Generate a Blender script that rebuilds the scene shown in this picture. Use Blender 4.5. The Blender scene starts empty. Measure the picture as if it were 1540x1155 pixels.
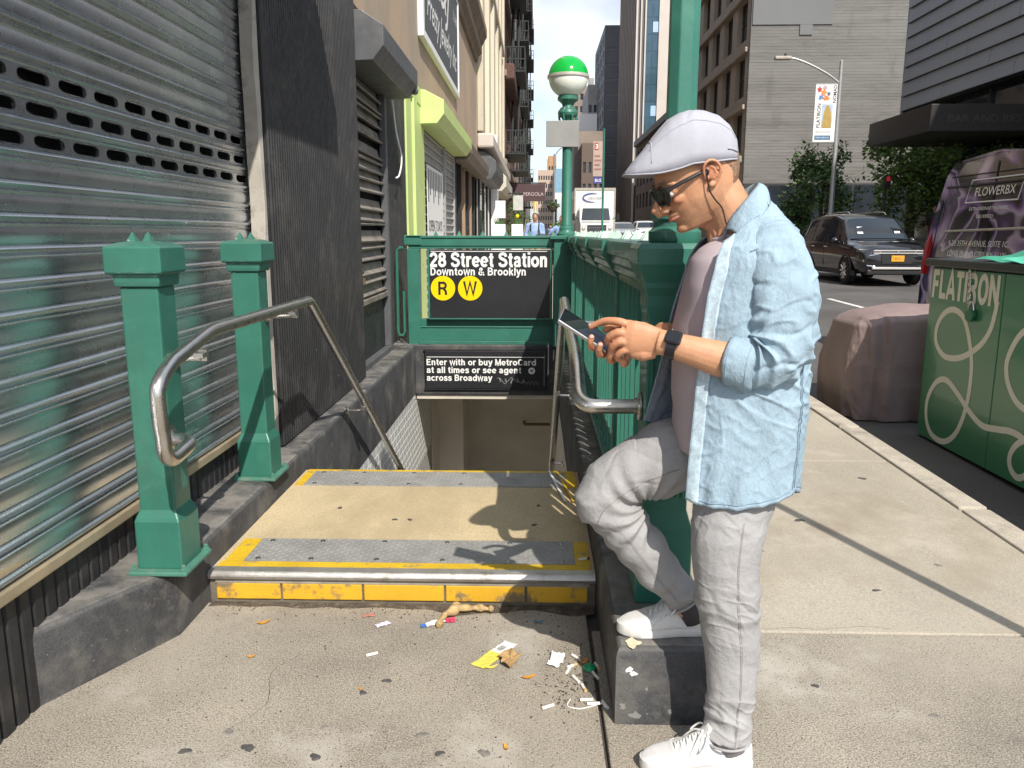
import bpy, bmesh, math, random
import numpy as np
from mathutils import Vector, Matrix, noise, Euler
from mathutils.bvhtree import BVHTree
R = math.radians
PI = math.pi
scene = bpy.context.scene
C = scene.collection
# ---------------------------------------------------------------- camera, sky, sun, exposure
cam_d = bpy.data.cameras.new('camera')
cam_d.sensor_width = 36.0
cam_d.lens = 36.0 * 1200 / 1540
cam_d.clip_start = 0.05
cam_d.clip_end = 3000
cam = bpy.data.objects.new('camera', cam_d)
C.objects.link(cam)
cam.location = (0, 0, 1.42)
cam.rotation_euler = (R(90 - 10.7), 0, R(1.67))
scene.camera = cam
SUN = Vector((-0.38, 1.0, -1.05)).normalized()      # direction in which sunlight travels
EL = math.asin(-SUN.z)
world = bpy.data.worlds.new('World')
scene.world = world
world.use_nodes = True
wt = world.node_tree
wt.nodes.clear()
w_out = wt.nodes.new('ShaderNodeOutputWorld')
w_bg = wt.nodes.new('ShaderNodeBackground')
w_sky = wt.nodes.new('ShaderNodeTexSky')
w_sky.sky_type = 'NISHITA'
w_sky.sun_disc = False
w_sky.sun_elevation = EL
w_sky.sun_rotation = math.atan2(-SUN.x, -SUN.y)
w_sky.air_density = 1.0
w_sky.dust_density = 1.6
w_tc = wt.nodes.new('ShaderNodeTexCoord')
w_map = wt.nodes.new('ShaderNodeMapping')
w_map.inputs['Scale'].default_value = (1.0, 1.0, 2.6)
w_n = wt.nodes.new('ShaderNodeTexNoise')
w_n.inputs['Scale'].default_value = 2.3
w_n.inputs['Detail'].default_value = 7
w_n.inputs['Roughness'].default_value = 0.55
w_r = wt.nodes.new('ShaderNodeValToRGB')
w_r.color_ramp.elements[0].position = 0.30
w_r.color_ramp.elements[1].position = 0.58
w_n2 = wt.nodes.new('ShaderNodeTexNoise')
w_n2.inputs['Scale'].default_value = 4.5
w_n2.inputs['Detail'].default_value = 6
w_r2 = wt.nodes.new('ShaderNodeValToRGB')
w_r2.color_ramp.elements[0].color = (2.1, 2.45, 3.0, 1)
w_r2.color_ramp.elements[1].color = (4.2, 4.5, 4.9, 1)
w_r2.color_ramp.elements[0].position = 0.36
w_r2.color_ramp.elements[1].position = 0.66
w_mix = wt.nodes.new('ShaderNodeMix')
w_mix.data_type = 'RGBA'
L = wt.links.new
L(w_tc.outputs['Generated'], w_map.inputs['Vector'])
L(w_map.outputs['Vector'], w_n.inputs['Vector'])
L(w_map.outputs['Vector'], w_n2.inputs['Vector'])
L(w_n.outputs['Fac'], w_r.inputs['Fac'])
L(w_n2.outputs['Fac'], w_r2.inputs['Fac'])
L(w_r.outputs['Color'], w_mix.inputs['Factor'])
L(w_sky.outputs['Color'], w_mix.inputs['A'])
L(w_r2.outputs['Color'], w_mix.inputs['B'])
L(w_mix.outputs['Result'], w_bg.inputs['Color'])
L(w_bg.outputs['Background'], w_out.inputs['Surface'])
w_bg.inputs['Strength'].default_value = 0.15
sun_d = bpy.data.lights.new('sun', 'SUN')
sun_d.energy = 3.45
sun_d.angle = R(0.5)
sun_d.color = (1.0, 0.94, 0.85)
sun = bpy.data.objects.new('sun', sun_d)
C.objects.link(sun)
sun.rotation_euler = SUN.to_track_quat('-Z', 'Y').to_euler()
sun.location = (4, -8, 12)
vs = scene.view_settings
vs.view_transform = 'Standard'
vs.look = 'None'
vs.gamma = 1.0
vs.exposure = 0.70
vs.use_curve_mapping = False
scene.cycles.max_bounces = 8
scene.cycles.diffuse_bounces = 5
scene.cycles.caustics_reflective = False
scene.cycles.caustics_refractive = False

# ---------------------------------------------------------------- materials
MATS = {}
def mat(name, col, rough=0.55, metal=0.0, var=0.12, vs_=6.0, col2=None, c2s=3.0, c2p=(0.5, 0.65), c2d=8.0,
        bump=0.0, bs=80.0, bd=4.0, stretch=(1, 1, 1), spec=0.5, sss=0.0, rv=0.0, emit=None, es=1.0,
        trans=0.0, ior=1.45, alpha=1.0, coat=0.0, fine=0.0, fs=250.0, aniso=0.0, ramp2=None, bump2=0.0, b2s=12.0):
    if name in MATS: return MATS[name]
    m = bpy.data.materials.new(name)
    m.use_nodes = True
    nt = m.node_tree
    b = nt.nodes['Principled BSDF']
    N = nt.nodes.new
    l = nt.links.new
    geo = N('ShaderNodeNewGeometry')
    mp = N('ShaderNodeMapping'); mp.inputs['Scale'].default_value = stretch
    l(geo.outputs['Position'], mp.inputs['Vector'])
    vec = mp.outputs['Vector']
    def nz(s, d=5.0, r=0.6):
        n = N('ShaderNodeTexNoise'); n.inputs['Scale'].default_value = s
        n.inputs['Detail'].default_value = d; n.inputs['Roughness'].default_value = r
        l(vec, n.inputs['Vector']); return n.outputs['Fac']
    col = tuple(col)
    def c4(c): return (c[0], c[1], c[2], 1.0)
    out = None
    rp = N('ShaderNodeValToRGB')
    rp.color_ramp.elements[0].color = c4([max(0, c * (1 - var)) for c in col])
    rp.color_ramp.elements[1].color = c4([min(1, c * (1 + var)) for c in col])
    rp.color_ramp.elements[0].position = 0.3
    rp.color_ramp.elements[1].position = 0.7
    l(nz(vs_), rp.inputs['Fac'])
    out = rp.outputs['Color']
    if fine > 0:
        rf = N('ShaderNodeValToRGB')
        rf.color_ramp.elements[0].color = c4([1 - fine] * 3)
        rf.color_ramp.elements[1].color = c4([1 + fine] * 3)
        rf.color_ramp.elements[0].position = 0.35
        rf.color_ramp.elements[1].position = 0.65
        l(nz(fs, 3.0, 0.7), rf.inputs['Fac'])
        mx = N('ShaderNodeMix'); mx.data_type = 'RGBA'; mx.blend_type = 'MULTIPLY'
        mx.inputs['Factor'].default_value = 1.0
        l(out, mx.inputs['A']); l(rf.outputs['Color'], mx.inputs['B'])
        out = mx.outputs['Result']
    mask = None
    if col2 is not None:
        r2 = N('ShaderNodeValToRGB')
        r2.color_ramp.elements[0].position = c2p[0]
        r2.color_ramp.elements[1].position = c2p[1]
        l(nz(c2s, c2d, 0.65), r2.inputs['Fac'])
        mask = r2.outputs['Color']
        mx = N('ShaderNodeMix'); mx.data_type = 'RGBA'
        l(mask, mx.inputs['Factor']); l(out, mx.inputs['A'])
        mx.inputs['B'].default_value = c4(col2)
        out = mx.outputs['Result']
    l(out, b.inputs['Base Color'])
    b.inputs['Roughness'].default_value = rough
    if rv > 0:
        rr = N('ShaderNodeMapRange')
        rr.inputs['To Min'].default_value = max(0.02, rough - rv)
        rr.inputs['To Max'].default_value = min(1, rough + rv)
        rr.inputs['From Min'].default_value = 0.3; rr.inputs['From Max'].default_value = 0.7
        l(nz(vs_ * 2.7), rr.inputs['Value']); l(rr.outputs['Result'], b.inputs['Roughness'])
    b.inputs['Metallic'].default_value = metal
    b.inputs['Specular IOR Level'].default_value = spec
    b.inputs['IOR'].default_value = ior
    if trans: b.inputs['Transmission Weight'].default_value = trans
    if coat: b.inputs['Coat Weight'].default_value = coat; b.inputs['Coat Roughness'].default_value = 0.06
    if sss:
        b.inputs['Subsurface Weight'].default_value = sss
        b.inputs['Subsurface Radius'].default_value = (0.012, 0.005, 0.003)
        b.inputs['Subsurface Scale'].default_value = 1.0
    if alpha < 1: b.inputs['Alpha'].default_value = alpha
    if emit is not None:
        b.inputs['Emission Color'].default_value = c4(emit); b.inputs['Emission Strength'].default_value = es
    last = None
    if bump2 > 0:
        bn = N('ShaderNodeBump'); bn.inputs['Strength'].default_value = min(1, bump2); bn.inputs['Distance'].default_value = 0.02
        l(nz(b2s, 4.0), bn.inputs['Height']); last = bn.outputs['Normal']
    if bump > 0:
        bn = N('ShaderNodeBump'); bn.inputs['Strength'].default_value = min(1, bump); bn.inputs['Distance'].default_value = 0.004
        l(nz(bs, bd), bn.inputs['Height'])
        if last: l(last, bn.inputs['Normal'])
        last = bn.outputs['Normal']
    if last: l(last, b.inputs['Normal'])
    MATS[name] = m
    return m

def add_layer(m, col, scale, p, detail=4.0, stretch=(1, 1, 1), rough=None, offset=(0, 0, 0)):
    """one more noise-masked paint / dirt layer over a material"""
    nt = m.node_tree; b = nt.nodes['Principled BSDF']; N = nt.nodes.new; l = nt.links.new
    src = b.inputs['Base Color'].links[0].from_socket
    geo = N('ShaderNodeNewGeometry'); mp = N('ShaderNodeMapping')
    mp.inputs['Scale'].default_value = stretch; mp.inputs['Location'].default_value = offset
    l(geo.outputs['Position'], mp.inputs['Vector'])
    n = N('ShaderNodeTexNoise'); n.inputs['Scale'].default_value = scale; n.inputs['Detail'].default_value = detail
    n.inputs['Roughness'].default_value = 0.62
    l(mp.outputs['Vector'], n.inputs['Vector'])
    r = N('ShaderNodeValToRGB'); r.color_ramp.elements[0].position = p[0]; r.color_ramp.elements[1].position = p[1]
    l(n.outputs['Fac'], r.inputs['Fac'])
    mx = N('ShaderNodeMix'); mx.data_type = 'RGBA'
    l(r.outputs['Color'], mx.inputs['Factor']); l(src, mx.inputs['A']); mx.inputs['B'].default_value = (*col, 1)
    l(mx.outputs['Result'], b.inputs['Base Color'])
    return m

def add_speckle(m, col, scale, radius, share, jitter=0.5):
    """crisp grains of one colour: stones, pits, flecks"""
    nt = m.node_tree; b = nt.nodes['Principled BSDF']; N = nt.nodes.new; l = nt.links.new
    src = b.inputs['Base Color'].links[0].from_socket
    geo = N('ShaderNodeNewGeometry'); v = N('ShaderNodeTexVoronoi'); v.inputs['Scale'].default_value = scale
    l(geo.outputs['Position'], v.inputs['Vector'])
    a = N('ShaderNodeMapRange'); a.inputs['From Min'].default_value = radius * .75; a.inputs['From Max'].default_value = radius; a.inputs['To Min'].default_value = 1; a.inputs['To Max'].default_value = 0
    l(v.outputs['Distance'], a.inputs['Value'])
    s = N('ShaderNodeSeparateColor'); l(v.outputs['Color'], s.inputs['Color'])
    t = N('ShaderNodeMath'); t.operation = 'LESS_THAN'; t.inputs[1].default_value = share; l(s.outputs['Red'], t.inputs[0])
    k = N('ShaderNodeMath'); k.operation = 'MULTIPLY'; l(a.outputs['Result'], k.inputs[0]); l(t.outputs['Value'], k.inputs[1])
    mx = N('ShaderNodeMix'); mx.data_type = 'RGBA'; l(k.outputs['Value'], mx.inputs['Factor']); l(src, mx.inputs['A']); mx.inputs['B'].default_value = (*col, 1)
    l(mx.outputs['Result'], b.inputs['Base Color']); return m
def add_dust(m, col, lo=.55, hi=.95, amt=.8, scale=6.0):
    """dust and scuffing that has settled on upward faces"""
    nt = m.node_tree; b = nt.nodes['Principled BSDF']; N = nt.nodes.new; l = nt.links.new
    src = b.inputs['Base Color'].links[0].from_socket
    geo = N('ShaderNodeNewGeometry'); s = N('ShaderNodeSeparateXYZ'); l(geo.outputs['True Normal'], s.inputs['Vector'])
    r = N('ShaderNodeMapRange'); r.inputs['From Min'].default_value = lo; r.inputs['From Max'].default_value = hi; l(s.outputs['Z'], r.inputs['Value'])
    n = N('ShaderNodeTexNoise'); n.inputs['Scale'].default_value = scale; n.inputs['Detail'].default_value = 7; n.inputs['Roughness'].default_value = .65; l(geo.outputs['Position'], n.inputs['Vector'])
    q = N('ShaderNodeMapRange'); q.inputs['From Min'].default_value = .38; q.inputs['From Max'].default_value = .62; q.inputs['To Max'].default_value = amt; l(n.outputs['Fac'], q.inputs['Value'])
    k = N('ShaderNodeMath'); k.operation = 'MULTIPLY'; l(r.outputs['Result'], k.inputs[0]); l(q.outputs['Result'], k.inputs[1])
    mx = N('ShaderNodeMix'); mx.data_type = 'RGBA'; l(k.outputs['Value'], mx.inputs['Factor']); l(src, mx.inputs['A']); mx.inputs['B'].default_value = (*col, 1)
    l(mx.outputs['Result'], b.inputs['Base Color']); return m

# ---------------------------------------------------------------- mesh helpers
class MB:
    """collects shapes; build() links them as ONE mesh object"""
    def __init__(s): s.v = []; s.f = []; s.mi = []; s.cur = 0
    def add(s, vs, fs):
        o = len(s.v); s.v += [tuple(v) for v in vs]
        for f in fs: s.f.append(tuple(i + o for i in f)); s.mi.append(s.cur)
        return s
    def box(s, x0, x1, y0, y1, z0, z1):
        v = [(x, y, z) for x in (x0, x1) for y in (y0, y1) for z in (z0, z1)]
        return s.add(v, [(0, 1, 3, 2), (4, 6, 7, 5), (0, 4, 5, 1), (2, 3, 7, 6), (0, 2, 6, 4), (1, 5, 7, 3)])
    def cbox(s, c, size, M=None):
        hx, hy, hz = [q / 2 for q in size]
        v = [Vector((x, y, z)) for x in (-hx, hx) for y in (-hy, hy) for z in (-hz, hz)]
        if M is not None: v = [M @ q for q in v]
        v = [q + Vector(c) for q in v]
        return s.add(v, [(0, 1, 3, 2), (4, 6, 7, 5), (0, 4, 5, 1), (2, 3, 7, 6), (0, 2, 6, 4), (1, 5, 7, 3)])
    def prism(s, poly, a0, a1, axis='y'):
        """polygon (two coordinates) extruded along axis from a0 to a1"""
        n = len(poly)
        def P(p, a):
            if axis == 'y': return (p[0], a, p[1])
            if axis == 'x': return (a, p[0], p[1])
            return (p[0], p[1], a)
        v = [P(p, a0) for p in poly] + [P(p, a1) for p in poly]
        f = [(i, (i + 1) % n, n + (i + 1) % n, n + i) for i in range(n)]
        f += [tuple(range(n - 1, -1, -1)), tuple(range(n, 2 * n))]
        return s.add(v, f)
    def lathe(s, prof, c=(0, 0, 0), n=24, a0=0.0):
        """profile [(r,z)...] about z"""
        v = []; f = []
        for r, z in prof:
            for i in range(n):
                a = a0 + 2 * PI * i / n
                v.append((c[0] + r * math.cos(a), c[1] + r * math.sin(a), c[2] + z))
        for k in range(len(prof) - 1):
            for i in range(n):
                j = (i + 1) % n
                f.append((k * n + i, k * n + j, (k + 1) * n + j, (k + 1) * n + i))
        f.append(tuple(range(n - 1, -1, -1))); f.append(tuple((len(prof) - 1) * n + i for i in range(n)))
        return s.add(v, f)
    def tube(s, pts, r, n=10, closed=False, flat=None):
        pts = [Vector(p) for p in pts]
        rr = r if isinstance(r, (list, tuple)) else [r] * len(pts)
        m = len(pts); v = []; f = []
        up = None
        for i, p in enumerate(pts):
            if closed: t = pts[(i + 1) % m] - pts[i - 1]
            else: t = pts[min(i + 1, m - 1)] - pts[max(i - 1, 0)]
            if t.length < 1e-9: t = Vector((0, 0, 1))
            t.normalize()
            if up is None:
                up = Vector((0, 0, 1)) if abs(t.z) < 0.9 else Vector((1, 0, 0))
            a = (up - t * up.dot(t))
            if a.length < 1e-6: a = t.orthogonal()
            a.normalize(); b = t.cross(a); up = a
            for k in range(n):
                q = 2 * PI * k / n
                fa, fb = (1, 1) if flat is None else flat
                v.append(p + (a * math.cos(q) * fa + b * math.sin(q) * fb) * rr[i])
        for i in range(m if closed else m - 1):
            for k in range(n):
                j = (k + 1) % n; i2 = (i + 1) % m
                f.append((i * n + k, i * n + j, i2 * n + j, i2 * n + k))
        if not closed:
            f.append(tuple(range(n - 1, -1, -1))); f.append(tuple((m - 1) * n + k for k in range(n)))
        return s.add(v, f)
    def ball(s, c, r, M=None, nu=16, nv=10):
        v = []; f = []
        rx, ry, rz = (r, r, r) if not isinstance(r, (tuple, list)) else r
        for j in range(nv + 1):
            t = PI * j / nv
            for i in range(nu):
                a = 2 * PI * i / nu
                q = Vector((rx * math.sin(t) * math.cos(a), ry * math.sin(t) * math.sin(a), rz * math.cos(t)))
                if M is not None: q = M @ q
                v.append(q + Vector(c))
        for j in range(nv):
            for i in range(nu):
                k = (i + 1) % nu
                f.append((j * nu + i, (j + 1) * nu + i, (j + 1) * nu + k, j * nu + k))
        return s.add(v, f)
    def quad(s, a, b, c, d): return s.add([a, b, c, d], [(0, 1, 2, 3)])
    def grid(s, rows, closed=False):
        """rows: list of equal-length point lists"""
        n = len(rows[0]); v = [p for r in rows for p in r]; f = []
        for i in range(len(rows) - 1):
            for k in range(n if closed else n - 1):
                j = (k + 1) % n
                f.append((i * n + k, i * n + j, (i + 1) * n + j, (i + 1) * n + k))
        return s.add(v, f)
    def cap(s, first, n, flip=False):
        f = tuple(range(first, first + n)); s.f.append(f[::-1] if flip else f); s.mi.append(s.cur)
    def mesh(s, name, mats, smooth=False, weld=False):
        me = bpy.data.meshes.new(name)
        me.from_pydata(s.v, [], s.f)
        if not isinstance(mats, (list, tuple)): mats = [mats]
        for m in mats: me.materials.append(m)
        if len(mats) > 1: me.polygons.foreach_set('material_index', s.mi)
        bm = bmesh.new(); bm.from_mesh(me)
        if weld: bmesh.ops.remove_doubles(bm, verts=bm.verts, dist=1e-5)
        bmesh.ops.recalc_face_normals(bm, faces=bm.faces)
        bm.to_mesh(me); bm.free()
        if smooth is True: me.polygons.foreach_set('use_smooth', [True] * len(me.polygons))
        elif smooth:
            me.polygons.foreach_set('use_smooth', [True] * len(me.polygons))
            try: me.set_sharp_from_angle(angle=R(smooth))
            except Exception: pass
        me.update()
        return me
    def build(s, name, mats, parent=None, smooth=False, bevel=0.0, seg=2, weld=False, shift=None):
        me = s.mesh(name, mats, smooth, weld)
        return link(name, me, parent, bevel, seg, shift)

def link(name, me, parent=None, bevel=0.0, seg=2, shift=None):
    o = bpy.data.objects.new(name, me); C.objects.link(o)
    if parent is not None:
        o.parent = parent
        # meshes are authored in world space: bring them into the parent's space
        o.matrix_parent_inverse = Matrix.Identity(4)
        if not shift: o.location = Vector((0, 0, 0)) - abs_loc(parent)
    if shift: o.location = shift
    if bevel > 0:
        b = o.modifiers.new('bevel', 'BEVEL'); b.width = bevel; b.segments = seg; b.limit_method = 'ANGLE'; b.angle_limit = R(40)
    return o
def abs_loc(o):
    p = Vector(o.location)
    while o.parent is not None: o = o.parent; p += Vector(o.location)
    return p
def empty(name, loc=(0, 0, 0), label=None, cat=None, group=None, kind=None):
    o = bpy.data.objects.new(name, None); o.empty_display_size = 0.1; C.objects.link(o); o.location = loc
    return tag(o, label, cat, group, kind)
def tag(o, label=None, cat=None, group=None, kind=None):
    if label: o['label'] = label
    if cat: o['category'] = cat
    if group: o['group'] = group
    if kind: o['kind'] = kind
    return o
def struct(o): o['kind'] = 'structure'; return o
def dup(o, parent=None, loc=None):
    """copy of a thing with copies of its parts and their sub-parts"""
    c = o.copy(); C.objects.link(c)
    if parent is not None: c.parent = parent
    if loc is not None: c.location = loc
    for ch in list(o.children): dup(ch, c)
    return c
def evald(o, name=None):
    dg = bpy.context.evaluated_depsgraph_get()
    return bpy.data.meshes.new_from_object(o.evaluated_get(dg))
def text(name, s, size, m, parent, origin, xdir, ydir, bold=0.0, xs=1.0, align='LEFT', depth=0.0015, lift=0.0, space=1.0, shear=0.0, wid=None, res=3, pl=None):
    """flat raised lettering; origin = baseline start, xdir/ydir = reading and up directions.  wid: fit to that width"""
    cu = bpy.data.curves.new(name, 'FONT'); cu.body = s; cu.size = 1.0
    cu.offset = bold; cu.extrude = 0.0; cu.align_x = align; cu.space_character = space; cu.resolution_u = res; cu.shear = shear
    o = bpy.data.objects.new(name, cu); C.objects.link(o)
    me = evald(o)
    bpy.data.objects.remove(o); bpy.data.curves.remove(cu)
    xd = Vector(xdir).normalized(); yd = Vector(ydir).normalized(); nd = xd.cross(yd)
    co = np.empty(len(me.vertices) * 3, dtype=np.float32); me.vertices.foreach_get('co', co); co = co.reshape(-1, 3)
    if wid is not None:
        w0 = co[:, 0].max() - co[:, 0].min()
        xs = wid / (w0 * size)
    Mx = Matrix((xd * size * xs, yd * size, nd)).transposed()
    M4 = Matrix.Translation(Vector(origin) + nd * (lift + depth)) @ Mx.to_4x4()
    me.transform(M4)
    me.materials.clear(); me.materials.append(m)
    me.name = name
    ob = link(name, me, parent)
    if pl: ob['label'] = pl
    return ob
def poly_plate(name, pts, m, parent=None, depth=0.002):
    """convex or concave flat plate with thickness from world-space outline points"""
    P = [Vector(p) for p in pts]
    n = Vector((0, 0, 0))
    for i in range(len(P)): n += P[i].cross(P[(i + 1) % len(P)])
    n.normalize()
    k = len(P)
    b = MB(); b.add([p for p in P] + [p - n * depth for p in P],
                    [tuple(range(k)), tuple(range(2 * k - 1, k - 1, -1))] + [(i, k + i, k + (i + 1) % k, (i + 1) % k) for i in range(k)])
    return b.build(name, m, parent)
def arc(p, q, c, n=6):
    """points of a smooth corner p->c->q"""
    p, q, c = Vector(p), Vector(q), Vector(c)
    return [(p * (1 - t) + c * t) * (1 - t) + (c * (1 - t) + q * t) * t for t in [i / n for i in range(n + 1)]]
def crom(pts, n):
    """n samples of an open Catmull-Rom spline"""
    P = [Vector(p) for p in pts]; m = len(P) - 1; out = []
    for i in range(n):
        t = i / (n - 1) * m; k = min(int(t), m - 1); u = t - k
        p0 = P[k - 1] if k > 0 else P[k] * 2 - P[k + 1]
        p3 = P[k + 2] if k + 2 <= m else P[k + 1] * 2 - P[k]
        p1, p2 = P[k], P[k + 1]
        out.append(0.5 * ((2 * p1) + (p2 - p0) * u + (2 * p0 - 5 * p1 + 4 * p2 - p3) * u * u + (3 * p1 - p0 - 3 * p2 + p3) * u ** 3))
    return out
def lerp_table(t, x):
    for (a, va), (b, vb) in zip(t, t[1:]):
        if (a <= x <= b) or (a >= x >= b):
            u = (x - a) / (b - a) if b != a else 0
            return [p + (q - p) * u for p, q in zip(va, vb)] if isinstance(va, (tuple, list)) else va + (vb - va) * u
    return t[0][1] if abs(x - t[0][0]) < abs(x - t[-1][0]) else t[-1][1]
rnd = random.Random(7)
SL = 0.014
def gz(y): return SL * min(117.5, max(0.0, y - 2.9))   # the avenue rises gently away from the camera

# ---------------------------------------------------------------- bold grotesque lettering drawn with even strokes
def _arc(cx, cy, rx, ry, a0, a1, n=18): return [(cx + rx * math.cos(R(a0 + (a1 - a0) * i / n)), cy + ry * math.sin(R(a0 + (a1 - a0) * i / n))) for i in range(n + 1)]
def _cr(*p): return [(q.x, q.y) for q in crom([(x, y, 0) for x, y in p], 30)]
def _st(x, a=0.0, b=1.0): return [(x, a), (x, b)]
_n = _cr((.13, .48), (.2, .61), (.33, .65), (.44, .61), (.475, .48), (.475, .30)) + [(.475, 0)]
GLY = {'2': (.66, [_arc(.32, .685, .215, .22, 175, -25) + [(.40, .46), (.20, .24), (.125, .10)], [(.04, .095), (.585, .095)]]), '8': (.66, [_arc(.32, .715, .185, .19, 0, 360), _arc(.32, .30, .22, .21, 0, 360)]),
 'S': (.74, [_cr((.60, .70), (.545, .85), (.36, .908), (.17, .85), (.125, .71), (.22, .59), (.42, .515), (.585, .41), (.615, .25), (.50, .12), (.34, .092), (.17, .135), (.095, .29))]), 't': (.42, [[(.20, .93), (.20, .28)] + _cr((.20, .28), (.215, .15), (.29, .09), (.38, .095)), ([(.02, .665), (.38, .665)], .14)]),
 'r': (.46, [_st(.13, 0, .74), _cr((.14, .45), (.19, .58), (.29, .645), (.43, .645))]), 'e': (.64, [_arc(.315, .365, .22, .275, 0, 322, 26), ([(.10, .365), (.53, .365)], .13)]),
 'a': (.62, [_cr((.10, .52), (.16, .62), (.29, .655), (.42, .61), (.455, .50), (.455, .36)) + [(.455, .14), (.52, .03)], ([(q[0], q[1]) for q in _cr((.46, .40), (.35, .385), (.18, .34), (.11, .23), (.15, .11), (.27, .08), (.39, .13), (.455, .25))], .16)]),
 'i': (.27, [_st(.135, 0, .74), _st(.135, .86, 1.0)]), 'o': (.67, [_arc(.33, .365, .225, .275, 0, 360, 28)]), 'n': (.64, [_st(.13, 0, .74), _n]), 'D': (.76, [_st(.13), [(.13, .905), (.34, .905)] + _arc(.34, .5, .265, .405, 90, -90) + [(.13, .095)]]),
 'w': (.84, [[(.07, .76), (.235, .04), (.42, .72), (.605, .04), (.77, .76)]]), '&': (.80, [_cr((.74, .03), (.50, .27), (.27, .56), (.20, .72), (.24, .85), (.35, .905), (.46, .85), (.46, .72), (.34, .59), (.17, .44), (.105, .27), (.17, .13), (.32, .085), (.48, .16), (.58, .30), (.64, .45))]),
 'B': (.74, [_st(.13), [(.13, .905), (.37, .905)] + _arc(.37, .715, .19, .19, 90, -90) + [(.13, .525)], [(.13, .526), (.40, .526)] + _arc(.40, .31, .215, .215, 90, -90) + [(.13, .095)]]), 'k': (.62, [_st(.13), [(.13, .27), (.50, .72)], [(.28, .44), (.52, .01)]]), 'l': (.27, [_st(.135)]),
 'y': (.60, [[(.075, .76), (.30, .05)], [(.53, .76), (.30, .06)] + _cr((.30, .06), (.26, -.08), (.20, -.16), (.06, -.165))]), 'E': (.68, [_st(.13), [(.13, .905), (.60, .905)], [(.13, .52), (.56, .52)], [(.13, .095), (.61, .095)]]), 'h': (.64, [_st(.13), _n]), 'b': (.68, [_st(.13), _arc(.345, .365, .215, .275, 0, 360, 26)]),
 'u': (.64, [[(.13, .74), (.13, .40)] + _cr((.13, .40), (.14, .2), (.22, .1), (.33, .09), (.43, .15), (.475, .27)), _st(.475, 0, .74)]), 'M': (.88, [_st(.13), _st(.75), [(.13, 1), (.44, .08), (.75, 1)]]), 'C': (.78, [_arc(.41, .5, .29, .41, 38, 322, 26)]), 'd': (.68, [_st(.545), _arc(.325, .365, .215, .275, 0, 360, 26)]),
 'm': (.94, [_st(.13, 0, .74), _n, _st(.475, 0, .5), _cr((.475, .48), (.54, .61), (.66, .65), (.75, .61), (.785, .48), (.785, .3)) + [(.785, 0)]]), 's': (.58, [_cr((.475, .54), (.40, .64), (.28, .66), (.15, .61), (.13, .50), (.24, .415), (.40, .35), (.475, .22), (.40, .11), (.28, .085), (.15, .12), (.085, .22))]),
 'g': (.68, [_arc(.325, .365, .215, .275, 0, 360, 26), [(.545, .74), (.545, .05)] + _cr((.545, .05), (.52, -.12), (.40, -.185), (.22, -.17), (.12, -.09))]), 'c': (.60, [_arc(.32, .365, .225, .275, 45, 315, 24)]), 'R': (.78, [_st(.13), [(.13, .905), (.42, .905)] + _arc(.42, .70, .195, .205, 90, -90) + [(.13, .495)], [(.44, .495), (.60, .28), (.635, .0)]]),
 'W': (1.04, [[(.075, 1.02), (.285, .04), (.52, .96), (.755, .04), (.965, 1.02)]]), 'F': (.64, [_st(.13), [(.13, .905), (.58, .905)], [(.13, .51), (.53, .51)]]), 'L': (.62, [_st(.13), [(.13, .095), (.58, .095)]]), 'A': (.76, [[(.07, 0), (.38, .98), (.69, 0)], [(.19, .30), (.57, .30)]]), 'T': (.66, [_st(.33), [(.04, .905), (.62, .905)]]), 'I': (.28, [_st(.14)]), 'O': (.80, [_arc(.40, .5, .28, .41, 0, 360, 30)]), 'N': (.78, [_st(.13), _st(.65), [(.13, .97), (.65, .03)]]),
 ' ': (.30, [])}
def signtext(s, h, m, parent, origin, xdir, ydir, wid=None, w=.185, align='LEFT', track=.02, name='lettering'):
    adv = sum(GLY[c][0] + track for c in s); xs = 1.0 if wid is None else wid / (adv * h)
    xd, yd = Vector(xdir).normalized(), Vector(ydir).normalized(); nd = xd.cross(yd); O = Vector(origin); b = MB(); x = -adv / 2 if align == 'CENTER' else 0; k = 0
    for c in s:
        for st in GLY[c][1]:
            sw = w
            if isinstance(st, tuple): st, sw = st
            k += 1; n = len(st); P_ = [Vector((p[0], p[1])) for p in st]; closed = (P_[0] - P_[-1]).length < 1e-6
            if closed: P_ = P_[:-1]; n -= 1
            rows = []
            for i in range(n):
                pa = P_[i - 1] if (i > 0 or closed) else None; pb = P_[(i + 1) % n] if (i < n - 1 or closed) else None
                d1 = (P_[i] - pa).normalized() if pa is not None else None; d2 = (pb - P_[i]).normalized() if pb is not None else None
                d1 = d1 if d1 is not None else d2; d2 = d2 if d2 is not None else d1; t = (d1 + d2); t = t.normalized() if t.length > 1e-6 else d1
                q = 1 / max(.42, t.dot(d1)); nn = Vector((-t.y, t.x)) * sw / 2 * q
                rows.append([O + xd * ((x + p.x) * h * xs) + yd * (p.y * h) + nd * (.0012 + .00006 * (k % 7)) for p in (P_[i] + nn, P_[i] - nn)])
            if closed: rows.append(rows[0])
            b.grid(rows)
        x += GLY[c][0] + track
    return b.build(name, m, parent)
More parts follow.
